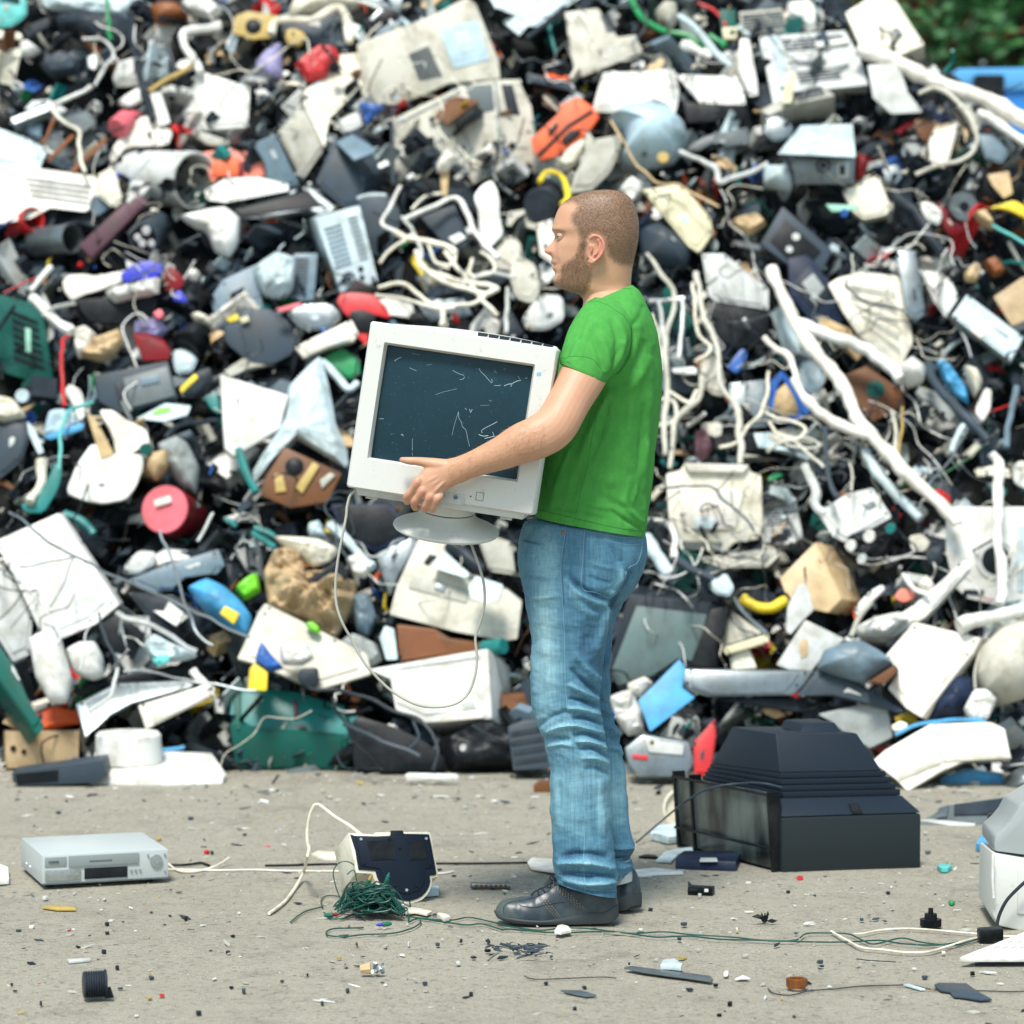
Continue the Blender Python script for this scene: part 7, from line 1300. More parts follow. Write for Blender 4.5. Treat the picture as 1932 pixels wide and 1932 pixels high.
Q('slate_printer', 'slate rounded printer with yellow sticker left of the monitor', [(-250,540),(-100,400),(120,395),(250,500),(312,620),(285,740),(120,825),(-60,800),(-240,650)], 'slate', .14, z=3, cat='printer', N=80, parts=[('panel',[(-120,480),(-60,460),(-45,500),(-105,520)],'yellowed',.02,'sticker')]); Q('grey_shell', 'grey rounded shell above the cream folded plastic', [(220,440),(350,360),(560,355),(665,450),(560,560),(350,565)], 'dullsteel', .10, z=2, cat='shell'); B('pink_strip', 'pink strip on the grey rounded shell', [(140,400),(340,345),(352,380),(190,425)], 'pink', (0,0,.02), z=6, cat='strip')
B('cream_fold', 'cream folded plastic left of the monitor top', [(290,690),(380,640),(720,478),(775,580),(740,640),(560,690),(360,775)], 'warmwhite', (0,20,.08), z=5, cat='plastic'); B('green_plate', 'green plate below the cream folded plastic', [(480,780),(650,690),(790,790),(780,900),(700,935)], 'green', z=3, cat='plate'); W('ice_frame', 'pale angle frame over the green plate', [(525,800),(600,890),(690,1000),(770,965)], 34, 'iceblue', z=6, cat='frame')
B('brown_machine', 'brown greasy machine with black wheel at lower left of the monitor', [(50,1700),(215,1440),(650,1640),(540,1860),(260,1905),(40,1810)], 'brown', z=4, cat='machine', parts=[('disc',(290,1590),70,'black','wheel'),('panel',[(300,1750),(430,1560),(480,1590),(350,1800)],'ochre',.012,'slat'),('panel',[(480,1700),(560,1640),(600,1660),(500,1760)],'putty',.012,'slat'),('panel',[(140,1650),(200,1640),(230,1780),(150,1790)],'ochre',.010,'plate')])
nest = [([(1210,-40),(1260,100),(1450,150),(1780,255),(1790,285),(1700,310),(1500,220),(1300,120),(1240,40)],'widest loop of the pale cable nest',24), ([(1430,-20),(1520,90),(1610,200),(1700,330),(1830,440)],'cable running down through the nest to the monitor',22), ([(930,225),(1100,200),(1220,290),(1340,375),(1600,360),(1750,290)],'lower sweeping cable of the nest',22), ([(900,290),(1100,330),(1330,395),(1500,390)],'lowest cable of the nest above the monitor',18), ([(1425,400),(1435,460),(1420,520)],'short upright cable end above the monitor',24), ([(1960,170),(1800,130),(1700,160),(1560,220)],'pale cable entering the nest from the right',20), ([(1905,240),(1895,420),(1885,580)],'straight pale cable hanging beside the monitor top',20), ([(930,60),(1010,-30),(1100,-120),(1180,-170)],'cable curving up the left of the nest',18), ([(1700,-30),(1790,60),(1770,140),(1660,170),(1600,120),(1640,20)],'small round loop in the nest',18), ([(1100,-300),(1170,-200),(1240,-60),(1230,60)],'cable dropping into the nest from above',20), ([(1040,-190),(1250,-120),(1500,-40),(1480,-10)],'thick cable crossing the top of the nest',26), ([(1290,-100),(1350,30),(1480,60),(1520,-20)],'knotted cable at the nest centre',18)]
for p, l, r in nest: W('pale_cable', l, p, r, 'cream' if r != 20 else 'palegrey', z=6, cat='cable', group='pale cables of the nest above the monitor')
D('white_bottle', 'white bottle top just above the monitor', (1780,560), (1790,520), 55, 'warmwhite', .08, z=4, cat='bottle'); B('grey_flat_box', 'grey flat box behind the nest', [(1200,330),(1560,300),(1640,450),(1300,500)], 'dullsteel', z=1, cat='box'); B('black_recess_box', 'black box behind the man\'s chin', [(1790,500),(1932,420),(2050,620),(1932,720),(1800,640)], 'charcoal', z=1, cat='box'); Q('beige_hump', 'beige hump left of the man\'s beard', [(1880,60),(1990,0),(2110,60),(2150,260),(2080,360),(1960,320)], 'beige', .09, z=3, cat='hump'); Q('pale_cone', 'pale cone below the beige hump', [(2000,480),(2140,280),(2320,300),(2330,480),(2200,560),(2050,560)], 'palegrey', .07, z=2, cat='cone')
TT = (2, 1)
B('silver_case', 'silver case right of the man with a black open underside', [(1430,-20),(1600,-20),(1940,250),(1940,410),(1540,345),(1480,300)], 'palegrey', (0,40,.2), z=3, cat='case'); B('black_underside', 'black open underside of a case right of the man', [(1480,400),(1540,350),(1940,430),(1940,640),(1700,700),(1510,600)], 'black', (0,0,.1), z=3, cat='case')
for a, b_, l in (((1010,340),(1310,330),'top bar of the small steel frame behind the shoulder'), ((1290,330),(1265,770),'right bar of the small steel frame behind the shoulder'), ((1265,755),(1130,750),'bottom bar of the small steel frame behind the shoulder'), ((1090,340),(1140,760),'left bar of the small steel frame behind the shoulder')): W('steel_bar', l, [a, b_], 26, 'steel', z=4, cat='bar', group='bars of a broken steel frame')
for p, r, l in (([(1000,-10),(1130,150),(1230,330),(1190,600),(1160,1000),(1150,1500)],24,'long pale cord falling behind the man\'s back'), ([(1410,150),(1450,400),(1540,620),(1570,900),(1690,1150),(1720,1330),(1765,1430),(1740,1590)],25,'second long pale cord ending at the cream monitor'), ([(1110,1080),(1210,1100),(1245,1190),(1190,1260),(1090,1290)],22,'cord looping beside the man\'s elbow'), ([(1410,900),(1390,1060),(1250,1210),(1200,1590)],25,'forked cord between the two long ones'), ([(1190,1030),(1320,1100),(1400,1010)],20,'short cord joining the fork'), ([(1370,200),(1400,560),(1500,700),(1380,800)],18,'thin cord hanging left of the black underside'), ([(1060,440),(1110,620),(1130,860)],14,'faint wire nearest the green sleeve'), ([(1932,870),(1890,1150),(1700,1380),(1560,1440)],18,'grey wire sweeping toward the cream monitor')): W('pale_cord', l, p, r, 'beige' if r > 20 else 'cream', z=6, cat='cord')
Q('beige_oval', 'large beige oval cover right of the man\'s back', [(1400,850),(1470,735),(1545,760),(1605,900),(1600,1065),(1500,1040),(1420,950)], 'beige', .05, z=4, cat='cover'); Q('blue_scrap', 'deep blue plastic scrap right of the oval cover', [(1615,840),(1740,685),(1785,740),(1700,895)], 'blue', .04, .01, z=4, cat='plastic'); B('white_tape', 'white foam strip left of the oval cover', [(1200,850),(1390,835),(1405,895),(1220,885)], 'white', z=5, cat='strip'); B('slate_box', 'slate box under the white foam strip', [(1190,900),(1405,900),(1385,1060),(1200,1025)], 'slate', z=3, cat='box')
B('grey_locker', 'grey box face above the cream monitor', [(1640,960),(1940,930),(1940,1290),(1630,1312)], 'dullsteel', z=2, cat='box'); Q('maroon_rag', 'maroon rag between the cords', [(1380,1340),(1460,1300),(1520,1450),(1440,1560),(1370,1500)], 'maroon', .04, .02, z=3, cat='rag'); Q('cream_box_scrap', 'cream box scrap beside the forked cord', [(1420,1260),(1590,1250),(1580,1390),(1440,1330)], 'beige', .04, z=3, cat='scrap'); Q('orange_disc', 'brownish disc behind the second long cord', [(1370,790),(1440,730),(1460,790),(1400,840)], 'rust', .04, z=3, cat='disc')
TT = None
B('cream_monitor', 'cream tube monitor with recessed back right of the man\'s hip', [(1256,895),(1282,890),(1290,876),(1412,880),(1418,893),(1437,899),(1440,1000),(1432,1018),(1386,1024),(1370,1041),(1283,1037),(1263,1000)], 'cream', (0,-6,.35), z=4, cat='monitor', pitch=-6, parts=[('panel',[(1280,922),(1404,922),(1386,998),(1288,998)],'warmwhite',.012,'back_cover'),('slots',[(1285,1020),(1364,1022),(1362,1037),(1286,1035)],4,'putty','grille'),('panel',[(1310,978),(1350,978),(1350,998),(1310,998)],'iceblue',.016,'label'),('panel',[(1290,874),(1412,878),(1402,892),(1300,890)],'warmwhite',.02,'top_ridge')])
W('black_lead', 'black lead lying across the cream tube monitor', [(1244,925),(1290,915),(1340,920),(1358,940),(1385,960),(1425,1000)], 3, 'slate', z=8, cat='lead')
TT = (3, 1)
W('long_white_pipe', 'longest white pipe crossing the right half diagonally', [(30,90),(110,330),(200,500),(350,700),(520,880),(620,1050),(680,1200),(780,1330),(1000,1590),(1200,1780),(1420,2030)], 58, 'warmwhite', z=7, cat='pipe', n=14, k=9); W('bent_pipe', 'bent white pipe joining the longest one from the left', [(190,930),(300,1110),(450,1230),(600,1310),(770,1350)], 46, 'warmwhite', z=7, cat='pipe', n=12, k=8); W('bent_pipe', 'thin end of the bent white pipe at upper left', [(-10,600),(100,730),(160,820),(210,930)], 30, 'warmwhite', z=7, cat='pipe')
W('branch_pipe', 'white pipe branching right to the white ball', [(220,500),(400,565),(700,680),(850,800),(1010,960)], 56, 'white', z=7, cat='pipe', n=12, k=8); Q('white_ball', 'white ball joint at the end of the branching pipe', [(970,860),(1075,775),(1185,860),(1165,960),(1060,992),(985,930)], 'white', .10, z=7, cat='ball joint')
W('lower_pipe', 'grey white pipe alongside the lower end of the longest pipe', [(740,1480),(830,1660),(980,1800),(1150,1960)], 48, 'iceblue', z=5, cat='pipe', n=12)
B('cream_panel', 'cream ribbed panel right of the two speakers', [(450,215),(520,168),(700,120),(980,150),(1050,300),(1095,650),(1000,850),(700,620),(560,420)], 'cream', (0,20,.15), z=4, cat='panel', parts=[('slots',[(560,200),(960,250),(1000,780),(760,560)],5,'yellowed','ribs')]); B('slate_rail', 'wide slate rail standing over the cream ribbed panel', [(975,-40),(1120,-40),(1190,440),(1110,500),(1030,420)], 'dullsteel', (0,0,.08), z=6, cat='rail'); B('white_board', 'white ribbed board right of the slate rail', [(1150,110),(1290,120),(1380,180),(1440,310),(1340,470),(1240,330)], 'white', z=5, cat='board')
B('pale_blue_box', 'pale ice blue long box at the right edge', [(1385,450),(1500,288),(1932,612),(1832,792)], 'iceblue', (-12,60,.2), z=5, cat='box', pitch=-30); B('cardboard_sheet', 'brown cardboard sheet at the right edge', [(1700,310),(1932,150),(2010,300),(2000,470),(1840,532)], 'card', (0,0,.06), z=4, cat='cardboard'); Q('tan_lump', 'tan lump above the pale blue box', [(1480,130),(1560,50),(1605,110),(1570,200),(1490,195)], 'tan', .05, .01, z=4, cat='lump'); Q('rust_bits', 'rust coloured bits beside the tan lump', [(1620,50),(1700,15),(1790,120),(1700,165)], 'rust', .05, .03, z=4, cat='scrap')
Q('blue_tarp', 'torn blue plastic behind the dark hose at right', [(1275,800),(1335,780),(1500,1000),(1510,1120),(1400,1045),(1330,960)], 'skyblue', .03, .02, z=3, cat='plastic'); W('dark_hose', 'thick dark hose running down at the far right', [(1190,800),(1280,1000),(1450,1180),(1680,1390)], 46, 'slate', z=6, cat='hose', n=12); B('brown_box', 'dark brown box under the branching pipe', [(570,900),(740,830),(1010,1010),(1035,1130),(780,1262),(700,1150)], 'brown', z=3, cat='box', parts=[('disc',(810,1010),70,'bottle','vent')])
B('black_speaker', 'dark speaker cabinet with square grille right of the man, lower one', [(150,20),(300,-10),(585,330),(560,525),(330,505),(160,300)], 'navy', (0,20,.2), z=4, cat='speaker', parts=[('panel',[(185,215),(310,90),(490,260),(355,420)],'charcoal',.006,'front'),('panel',[(250,210),(340,135),(425,250),(350,340)],'grey',.010,'grille')])
B('power_supply', 'pale metal power supply right of the cream tube monitor', [(370,1940),(600,1790),(790,1750),(920,1940),(935,1975),(700,2100),(580,2165),(490,2120)], 'palegrey', (0,0,.12), z=5, cat='power supply', pitch=-30); Q('black_innards', 'black innards hanging below the pale power supply', [(500,2120),(700,2080),(940,2000),(975,2130),(850,2310),(700,2350),(560,2230)], 'black', .05, .03, z=4, cat='innards')
for i, (x, y, r, c_, l) in enumerate([(760,2120,44,'white','upper white coil in the black innards'), (620,2190,40,'white','lower white coil in the black innards'), (705,2290,34,'palegrey','grey coil at the bottom of the black innards'), (920,2060,36,'teal','teal coil at the right of the black innards')]): D('coil', l, (x,y), (x+12,y-12), r, c_, .04, z=7)
for p, r, l, c_ in (([(-20,1180),(80,1230),(200,1250),(280,1300),(220,1380),(60,1330),(0,1250)],16,'upper tangle of cream lead beside the pale cord','cream'), ([(-10,1350),(120,1400),(260,1370),(390,1420),(300,1450),(120,1420)],14,'middle tangle of cream lead beside the pale cord','beige'), ([(0,1480),(150,1380),(300,1480),(410,1600)],18,'cream lead ending above the cream monitor','beige'), ([(440,1320),(455,1500),(460,1700),(510,1810)],26,'slate cable right of the cream lead tangle','slate'), ([(290,1580),(340,1750),(330,1850),(410,1932)],42,'pale duct right above the cream monitor','palegrey'), ([(620,1560),(640,1650),(635,1780)],12,'thin lead left of the longest pipe','beige'), ([(940,1180),(960,1300),(950,1480)],20,'short pale rod under the dark brown box','beige'), ([(1020,1150),(1000,1350),(985,1530)],14,'thin brown rod under the dark brown box','ochre'), ([(1210,1740),(1400,1500),(1490,1300)],14,'grey lead with white plug at right','dullsteel'), ([(1900,1000),(1830,1200),(1800,1440)],30,'grey conduit at the far right','bluegrey'), ([(640,-20),(640,120),(660,160)],10,'thin wire above the cream ribbed panel','beige'), ([(600,170),(600,240),(700,330),(850,360),(1010,410)],12,'dark lead lying on the cream ribbed panel','slate')): W('lead', l, p, r, c_, z=7, cat='lead')
W('white_plug', 'white plug of the grey lead at right', [(1500,1290),(1450,1390),(1400,1470)], 26, 'iceblue', z=7, cat='plug'); W('white_hose', 'white hose hanging over the washing machine panel', [(1700,1490),(1750,1560),(1760,1700),(1740,1932),(1735,2150),(1755,2400),(1750,2640)], 48, 'white', z=9, cat='hose', n=12, k=8)
Q('white_clamp', 'white clamp at the far right below the blue box', [(1555,1170),(1640,990),(1690,1010),(1680,1150),(1620,1260)], 'white', .05, .01, z=5, cat='clamp'); Q('cream_bulb', 'cream bulb shape at the far right', [(1480,830),(1570,860),(1615,960),(1560,1065),(1510,960)], 'cream', .06, z=4, cat='bulb'); Q('rounded_white', 'white rounded corner at the right edge', [(1830,1600),(1900,1540),(1990,1560),(1990,1780),(1860,1720)], 'white', .07, z=4, cat='corner')
Q('glass_lampshade', 'pale blue shade behind the longest pipe', [(220,850),(300,760),(420,780),(440,940),(330,1060),(240,960)], 'iceblue', .06, z=3, cat='shade'); Q('pinkish_foam', 'pinkish cream foam left of the bent pipe', [(60,1030),(130,970),(200,1080),(230,1180),(120,1220),(40,1160)], 'tan', .05, .01, z=4, cat='foam')
TT = (0, 2)
B('white_fridge_door', 'large white door panel crossed by thin wires at lower left', [(-50,225),(440,8),(900,700),(720,850),(460,960),(300,900),(90,460)], 'white', (40,-10,.10), z=5, cat='door panel', pitch=-25); B('beige_panel', 'tall beige panel at the left edge', [(-50,330),(100,480),(250,800),(225,1080),(100,1135),(-50,900)], 'palegrey', z=3, cat='panel'); Q('white_flask', 'long white bottle standing below the white door', [(225,960),(400,870),(460,950),(545,1260),(505,1440),(380,1440),(270,1250)], 'white', .07, z=6, cat='bottle')
B('green_board', 'dark green board leaning at the left edge', [(-40,940),(120,1180),(230,1440),(340,1620),(280,1690),(150,1500),(-40,1230)], 'bottle', (-60,80,.12), z=6, cat='board'); B('bluegrey_bracket', 'blue grey bracket left of the blue bottle', [(950,520),(1250,400),(1650,280),(1700,400),(1640,470),(1400,500),(1300,590),(1150,612)], 'bluegrey', z=4, cat='bracket')
Q('blue_bottle', 'blue detergent bottle with yellow label', [(1420,575),(1560,508),(1700,570),(1820,680),(1905,800),(1870,945),(1740,885),(1520,725)], 'skyblue', .09, z=5, cat='bottle', N=80, parts=[('panel',[(1660,770),(1700,712),(1810,770),(1765,850)],'yellow',.012,'label')]); Q('lime_glove', 'lime green glove beside the blue bottle', [(1770,590),(1850,510),(1940,460),(1965,600),(1850,672)], 'lime', .05, .01, z=5, cat='glove')
Q('silver_cup', 'silver grey cup right of the white door', [(920,460),(960,370),(1050,288),(1180,300),(1160,400),(1050,470)], 'palegrey', .06, .01, z=4, cat='cup'); B('slate_board', 'flat slate board below the white bag', [(570,1450),(880,1290),(1500,1260),(1440,1330),(1000,1450),(800,1560),(640,1710)], 'dullsteel', z=5, cat='board', pitch=-40); B('black_board_edge', 'black strip above the flat slate board', [(510,1330),(620,1280),(1460,1130),(1440,1230),(800,1310),(600,1400)], 'black', z=3, cat='strip')
B('white_bracket', 'long white L shaped profile left of the green crate', [(1040,1460),(1560,1300),(1625,1320),(1622,1385),(1100,1645)], 'warmwhite', (0,0,.10), z=6, cat='profile'); W('white_stub', 'short white arm rising from the L shaped profile', [(1470,1190),(1600,1330)], 42, 'white', z=6, cat='arm'); Q('white_bag', 'white bag under the large white door', [(500,1050),(600,985),(720,985),(780,1100),(785,1240),(700,1272),(560,1215)], 'white', .07, .015, z=5, cat='bag')
Q('ice_wrap', 'pale crumpled wrap right of the white bag', [(1080,1010),(1160,920),(1280,980),(1490,1085),(1400,1125),(1250,1135),(1140,1120)], 'iceblue', .04, .03, z=5, cat='wrap'); B('aqua_scrap', 'aqua scrap in the pale crumpled wrap', [(1140,1110),(1260,1068),(1290,1120),(1190,1172)], 'aqua', z=6, cat='scrap'); B('black_screen', 'black glass screen below the white door', [(740,850),(900,760),(1100,920),(1010,1110),(780,1020)], 'black', z=3, cat='screen')
B('navy_panel', 'navy panel above the pale crumpled wrap', [(950,600),(1300,620),(1600,800),(1500,1000),(1200,900)], 'charcoal', z=2, cat='panel'); W('pale_edge', 'pale edge strip right of the white door', [(890,740),(1060,840),(1200,910),(1490,1040)], 26, 'palegrey', z=5, cat='edge strip')
for p, r, l, c_ in (([(60,0),(230,110),(400,250),(650,370),(850,480),(1300,670),(1550,780),(1870,950)],15,'long thin wire sloping right across the white door','dullsteel'), ([(1200,140),(1290,340),(1400,700),(1480,900),(1620,1010)],15,'thin wire dropping from the pink tin','dullsteel'), ([(1610,0),(1550,110),(1490,210)],16,'short wire right of the pink tin','palegrey'), ([(940,1200),(1100,1190),(1300,1240),(1500,1290),(1932,1345)],14,'wire running to the teal crate','dullsteel'), ([(900,1170),(880,1260),(830,1380),(760,1440),(670,1500)],20,'grey lead with plug over the slate board','palegrey'), ([(150,420),(420,370),(560,335)],12,'short wire at the top of the white door','grey'), ([(560,340),(470,540),(380,720)],12,'wire falling down the white door','grey'), ([(90,440),(250,640),(430,860),(440,1000)],12,'wire along the left of the white door','palegrey'), ([(680,870),(640,960),(610,1200)],10,'faint wire over the white bag','palegrey'), ([(740,760),(800,960),(900,1160)],12,'wire below the white door\'s right corner','slate')): W('thin_wire', l, p, r, c_, z=9, cat='wire')
W('teal_ring', 'teal ring piece above the white door', [(500,20),(620,60),(700,160)], 42, 'teal', z=4, cat='ring'); D('hose_coil', 'dark hose coil above the white door', (700,180), (760,160), 130, 'charcoal', .1, z=2, cat='coil')
TT = None
cb = ob('cardboard_box', 'box', 'tan cardboard box with oval holes at the lower left corner', [(10,1380),(150,1378),(148,1443),(10,1450)], 'card', (-6,-4,.22), Y=9.66, parts=[('disc',(25,1412),5.5,'black','hole'),('disc',(45,1418),4.5,'black','hole'),('panel',[(52,1388),(58,1388),(58,1400),(52,1400)],'brown',.002,'printed_mark')], bevel=.003)
wd = empty('lamp_base', at(300, 1475, 9.1), 'white round lamp base with flat plate at the foot of the heap', 'lamp base'); mb = MB(); c = ground(235, 1474, .0); mb.lathe(c + Vector((0, .1, .05)), c + Vector((0, .1, .155)), [(0, .112), (.9, .110), (1, .10)], 40); obj('cylinder', mb, 'white', wd, smooth=True)
mb = MB(); q = [ground(x, y, 0) for x, y in [(168,1475),(300,1475),(420,1467)]]; B0 = [at(x, 797 + 6360 / Y, Y) for x, Y in ((168, 9.30), (300, 9.27), (420, 9.32), (428, 9.42), (400, 9.58), (180, 9.58))]; T0 = [p + Vector((0, .01 * (i < 3), h)) for i, (p, h) in enumerate(zip(B0, (.035, .04, .018, .020, .075, .09)))]; mb.prism(B0, T0); obj('plate', mb, 'white', wd, bevel=.006)
ob('radio_grille', 'radio', 'dark flat radio with mesh front at the lower left', [(22,1458),(195,1434),(201,1462),(180,1477),(40,1484),(24,1476)], 'slate', (10,-12,.12), Y=9.24, parts=[('slots',[(28,1460),(110,1452),(110,1474),(34,1480)],8,'black','mesh')], bevel=.003)
W('blue_pipe', 'short blue pipe beside the white lamp base', [(300,1419),(330,1416),(345,1412)], 6, 'skyblue', z=4, cat='pipe')
ob('teal_machine', 'machine', 'teal metal machine box with red handle at the foot of the heap', [(438,1302),(480,1299),(560,1306),(650,1333),(676,1350),(664,1402),(440,1380),(433,1350)], 'teal', (0,-4,.3), pitch=-30, lift=.12, parts=[('panel',[(552,1325),(560,1322),(564,1350),(556,1360)],'maroon',.012,'handle'),('panel',[(440,1310),(455,1308),(455,1370),(442,1370)],'bottle',.006,'vent_strip')], bevel=.006)
ob('dark_green_base', 'machine base', 'dark green lower body under the teal machine box', [(433,1366),(664,1386),(660,1440),(640,1455),(445,1450)], 'bottle', (0,0,.3), pitch=5, lift=.10)
Q('black_vacuum', 'large black vacuum body right of the teal machine', [(664,1345),(740,1368),(800,1395),(842,1430),(838,1456),(700,1458),(664,1445)], 'black', .12, z=4, cat='vacuum'); Q('black_vacuum', 'black bag right of the white microwave\'s lower corner', [(830,1395),(900,1360),(950,1370),(985,1400),(1000,1450),(850,1456)], 'black', .08, .02, z=2, cat='bag')
TT = (1, 2)
Q('brown_foam', 'crumbling brown foam lump left of the hanging cable', [(60,460),(130,310),(220,280),(320,300),(340,480),(600,440),(760,550),(740,700),(700,790),(600,960),(480,910),(340,830),(100,720)], 'card', .12, .09, z=4, cat='foam lump', N=130, rings=18); Q('cream_foam', 'cream torn foam on top of the brown foam lump', [(130,190),(300,190),(480,210),(630,290),(560,380),(430,415),(310,340)], 'cream', .05, .02, z=6, cat='foam'); B('black_radiator', 'black finned block stuck in the brown foam', [(330,560),(620,360),(710,460),(640,560),(370,670)], 'black', z=6, cat='finned block', parts=[('slots',[(340,565),(620,370),(700,460),(370,660)],7,'charcoal','fins')])
Q('lime_rag', 'lime rag under the brown foam', [(370,840),(430,830),(490,890),(470,920),(400,890)], 'lime', .03, z=6, cat='rag'); Q('white_blob', 'white foam right of the brown foam lump', [(680,350),(800,305),(860,450),(820,500),(730,480)], 'white', .05, .015, z=5, cat='foam'); Q('grey_bag', 'glassy grey bag below the finned block', [(730,640),(850,620),(910,800),(850,950),(760,900)], 'bluegrey', .06, .02, z=3, cat='bag')
TT = None
B('beige_slab', 'broad beige slab left of the hanging cable\'s lower end', [(490,1150),(500,1137),(640,1207),(692,1232),(702,1272),(600,1302),(480,1252),(447,1243)], 'beige', (0,4,.06), z=5, cat='slab', pitch=-35); B('yellow_box', 'yellow box lying on the teal machine', [(470,1262),(480,1250),(506,1268),(504,1304),(467,1303)], 'yellow', z=7, cat='box'); Q('speckled_rock', 'grey speckled chunk right of the beige slab', [(640,1215),(665,1195),(710,1215),(722,1245),(690,1262)], 'grey', .06, .01, z=4, cat='chunk')
TT = (1, 2)
Q('blue_toy', 'blue and orange toy left of the white bag on the slab', [(0,1090),(40,980),(120,1080),(210,1180),(100,1210),(0,1150)], 'blue', .04, .01, z=7, cat='toy'); Q('white_wrap', 'white wrap lying on the broad beige slab', [(180,1000),(380,985),(440,1100),(350,1160),(200,1150)], 'white', .04, .02, z=7, cat='wrap'); Q('black_plug_box', 'black adapter above the teal machine', [(330,1180),(470,1170),(480,1290),(400,1340),(310,1250)], 'charcoal', .05, z=7, cat='adapter')
B('navy_screen', 'large navy screen behind the monitor stand', [(560,-60),(1000,-60),(1190,130),(1200,190),(890,305),(640,170)], 'navy', z=3, cat='screen', parts=[('panel',[(600,-40),(990,-40),(1150,130),(900,270),(670,150)],'black',.004,'glass')]); W('white_bar', 'white edge bar below the navy screen', [(550,105),(720,230),(885,375)], 40, 'iceblue', z=6, cat='bar'); B('grey_slab', 'speckled grey slab left of the beige printer below the monitor', [(900,320),(1190,185),(1230,250),(1080,480),(1010,645)], 'dullsteel', z=4, cat='slab')
B('beige_printer', 'cream beige office printer framed by the hanging cable', [(1230,195),(1440,230),(1480,420),(1900,590),(2010,680),(1975,960),(1880,975),(1500,905),(1005,775),(1060,560)], 'beige', (10,-20,.3), z=5, cat='printer', pitch=-22, parts=[('panel',[(1190,455),(1600,590),(1590,690),(1150,575)],'putty',.006,'control_panel'),('panel',[(1360,540),(1440,560),(1420,620),(1345,590)],'dullsteel',.010,'display'),('panel',[(1265,385),(1310,320),(1365,335),(1300,402)],'black',.006,'opening')])
B('putty_box', 'grey beige box behind the hanging cable at right', [(1640,120),(1932,230),(1960,480),(1760,450)], 'putty', z=5, cat='box'); W('dark_roller', 'dark roller in the open printer', [(1460,250),(1580,320),(1720,420)], 66, 'charcoal', z=7, cat='roller', n=14); B('printed_paper', 'stack of printed paper in the beige printer', [(1600,560),(1660,480),(1870,550),(1830,665),(1740,690),(1610,645)], 'iceblue', (0,0,.03), z=8, cat='paper', pitch=-40); B('crumpled_film', 'clear film beside the dark roller', [(1370,330),(1430,300),(1620,470),(1590,500),(1320,420)], 'iceblue', (0,0,.02), z=7, cat='film', pitch=-40)
B('wicker_basket', 'brown wicker basket under the cream beige printer', [(1060,845),(1350,880),(1460,950),(1705,985),(1690,1060),(1075,1135)], 'brown', z=4, cat='basket', parts=[('slots',[(1070,860),(1350,890),(1440,1060),(1080,1120)],9,'rust','weave')]); D('teal_bottle', 'teal bottle right of the wicker basket', (1870,1010), (1720,1030), 62, 'teal', .05, z=5, cat='bottle')
B('white_microwave', 'white microwave oven tipped forward under the hanging cable', [(840,1185),(1750,1028),(1782,1562),(1250,1592),(1050,1490),(1010,1260)], 'white', (185,130,.30), z=5, cat='microwave', pitch=-14, parts=[('slots',[(1060,1195),(1060,1180),(1690,1085),(1695,1110)],34,'dullsteel','vents'),('panel',[(1385,1250),(1500,1238),(1500,1400),(1390,1420)],'cream',.005,'label'),('panel',[(1030,1255),(1660,1160),(1680,1480),(1270,1530),(1060,1440)],'white',.006,'door'),('panel',[(1390,1540),(1720,1515),(1722,1562),(1400,1592)],'warmwhite',.03,'handle'),('panel',[(1545,1440),(1650,1420),(1655,1470),(1560,1485)],'palegrey',.012,'latch')])
B('silver_mug', 'silver blue metal mug left of the wicker basket', [(930,950),(970,855),(1045,880),(1072,1115),(980,1118)], 'iceblue', z=6, cat='mug')
for p, r, l, c_ in (([(400,1330),(700,1360),(1000,1480),(1240,1580),(1370,1780),(1330,1940)],20,'black hose looping over the black vacuum','charcoal'), ([(570,1400),(700,1650),(850,1850),(960,1940)],14,'thin black cord over the black vacuum','black'), ([(650,1600),(900,1700),(1240,1850)],24,'slate tube on the black vacuum','slate'), ([(1640,1600),(1760,1690),(1932,1760)],14,'dark cord under the white microwave','charcoal'), ([(1190,1590),(1230,1700),(1160,1790)],14,'short dark cord below the microwave','slate')): W('black_hose', l, p, r, c_, z=8, cat='hose')
D('chrome_cap', 'small shiny cap in the dark gap under the microwave', (1560,1780), (1565,1775), 26, 'palegrey', .02, z=7, cat='cap'); W('teal_bar', 'upper teal bar at the left of the brown foam', [(-10,120),(150,190)], 30, 'teal', z=5, cat='bar'); W('teal_bar', 'lower teal bar at the left of the brown foam', [(-20,165),(140,265)], 30, 'teal', z=5, cat='bar'); Q('ice_bottle', 'pale bottle above the cream torn foam', [(400,90),(480,70),(530,200),(420,210),(390,150)], 'iceblue', .05, .01, z=5, cat='bottle')
TT = (2, 2)
B('black_television', 'black television with dusty green screen right of the man\'s thighs', [(880,618),(1560,700),(1470,1160),(1300,1180),(700,1300),(740,1100)], 'charcoal', (50,-125,.40), z=4, cat='television', pitch=-14, parts=[('panel',[(940,710),(1470,775),(1385,1130),(1250,1110),(1050,1240),(800,1312),(752,1200)],'glass',.006,'screen')]); B('black_side_box', 'black box filling the right side of the dusty television', [(1500,735),(1640,700),(1610,930),(1550,1010),(1560,1180),(1340,1165)], 'black', z=5, cat='box')
B('sky_blue_folder', 'bright sky blue plastic folder right of the man\'s knees', [(950,1425),(1265,1108),(1315,1190),(1285,1330),(1385,1400),(1040,1665)], 'skyblue', (0,0,.03), z=8, cat='folder', pitch=-25); Q('white_bag', 'white plastic bag right of the man\'s knees', [(735,1400),(880,1345),(970,1480),(995,1650),(880,1690),(790,1570)], 'white', .06, .03, z=6, cat='bag'); Q('printed_bag', 'cream printed bag above the white plastic bag', [(870,1300),(1000,1248),(1065,1300),(980,1392),(890,1370)], 'warmwhite', .05, .02, z=7, cat='bag')
TT = None
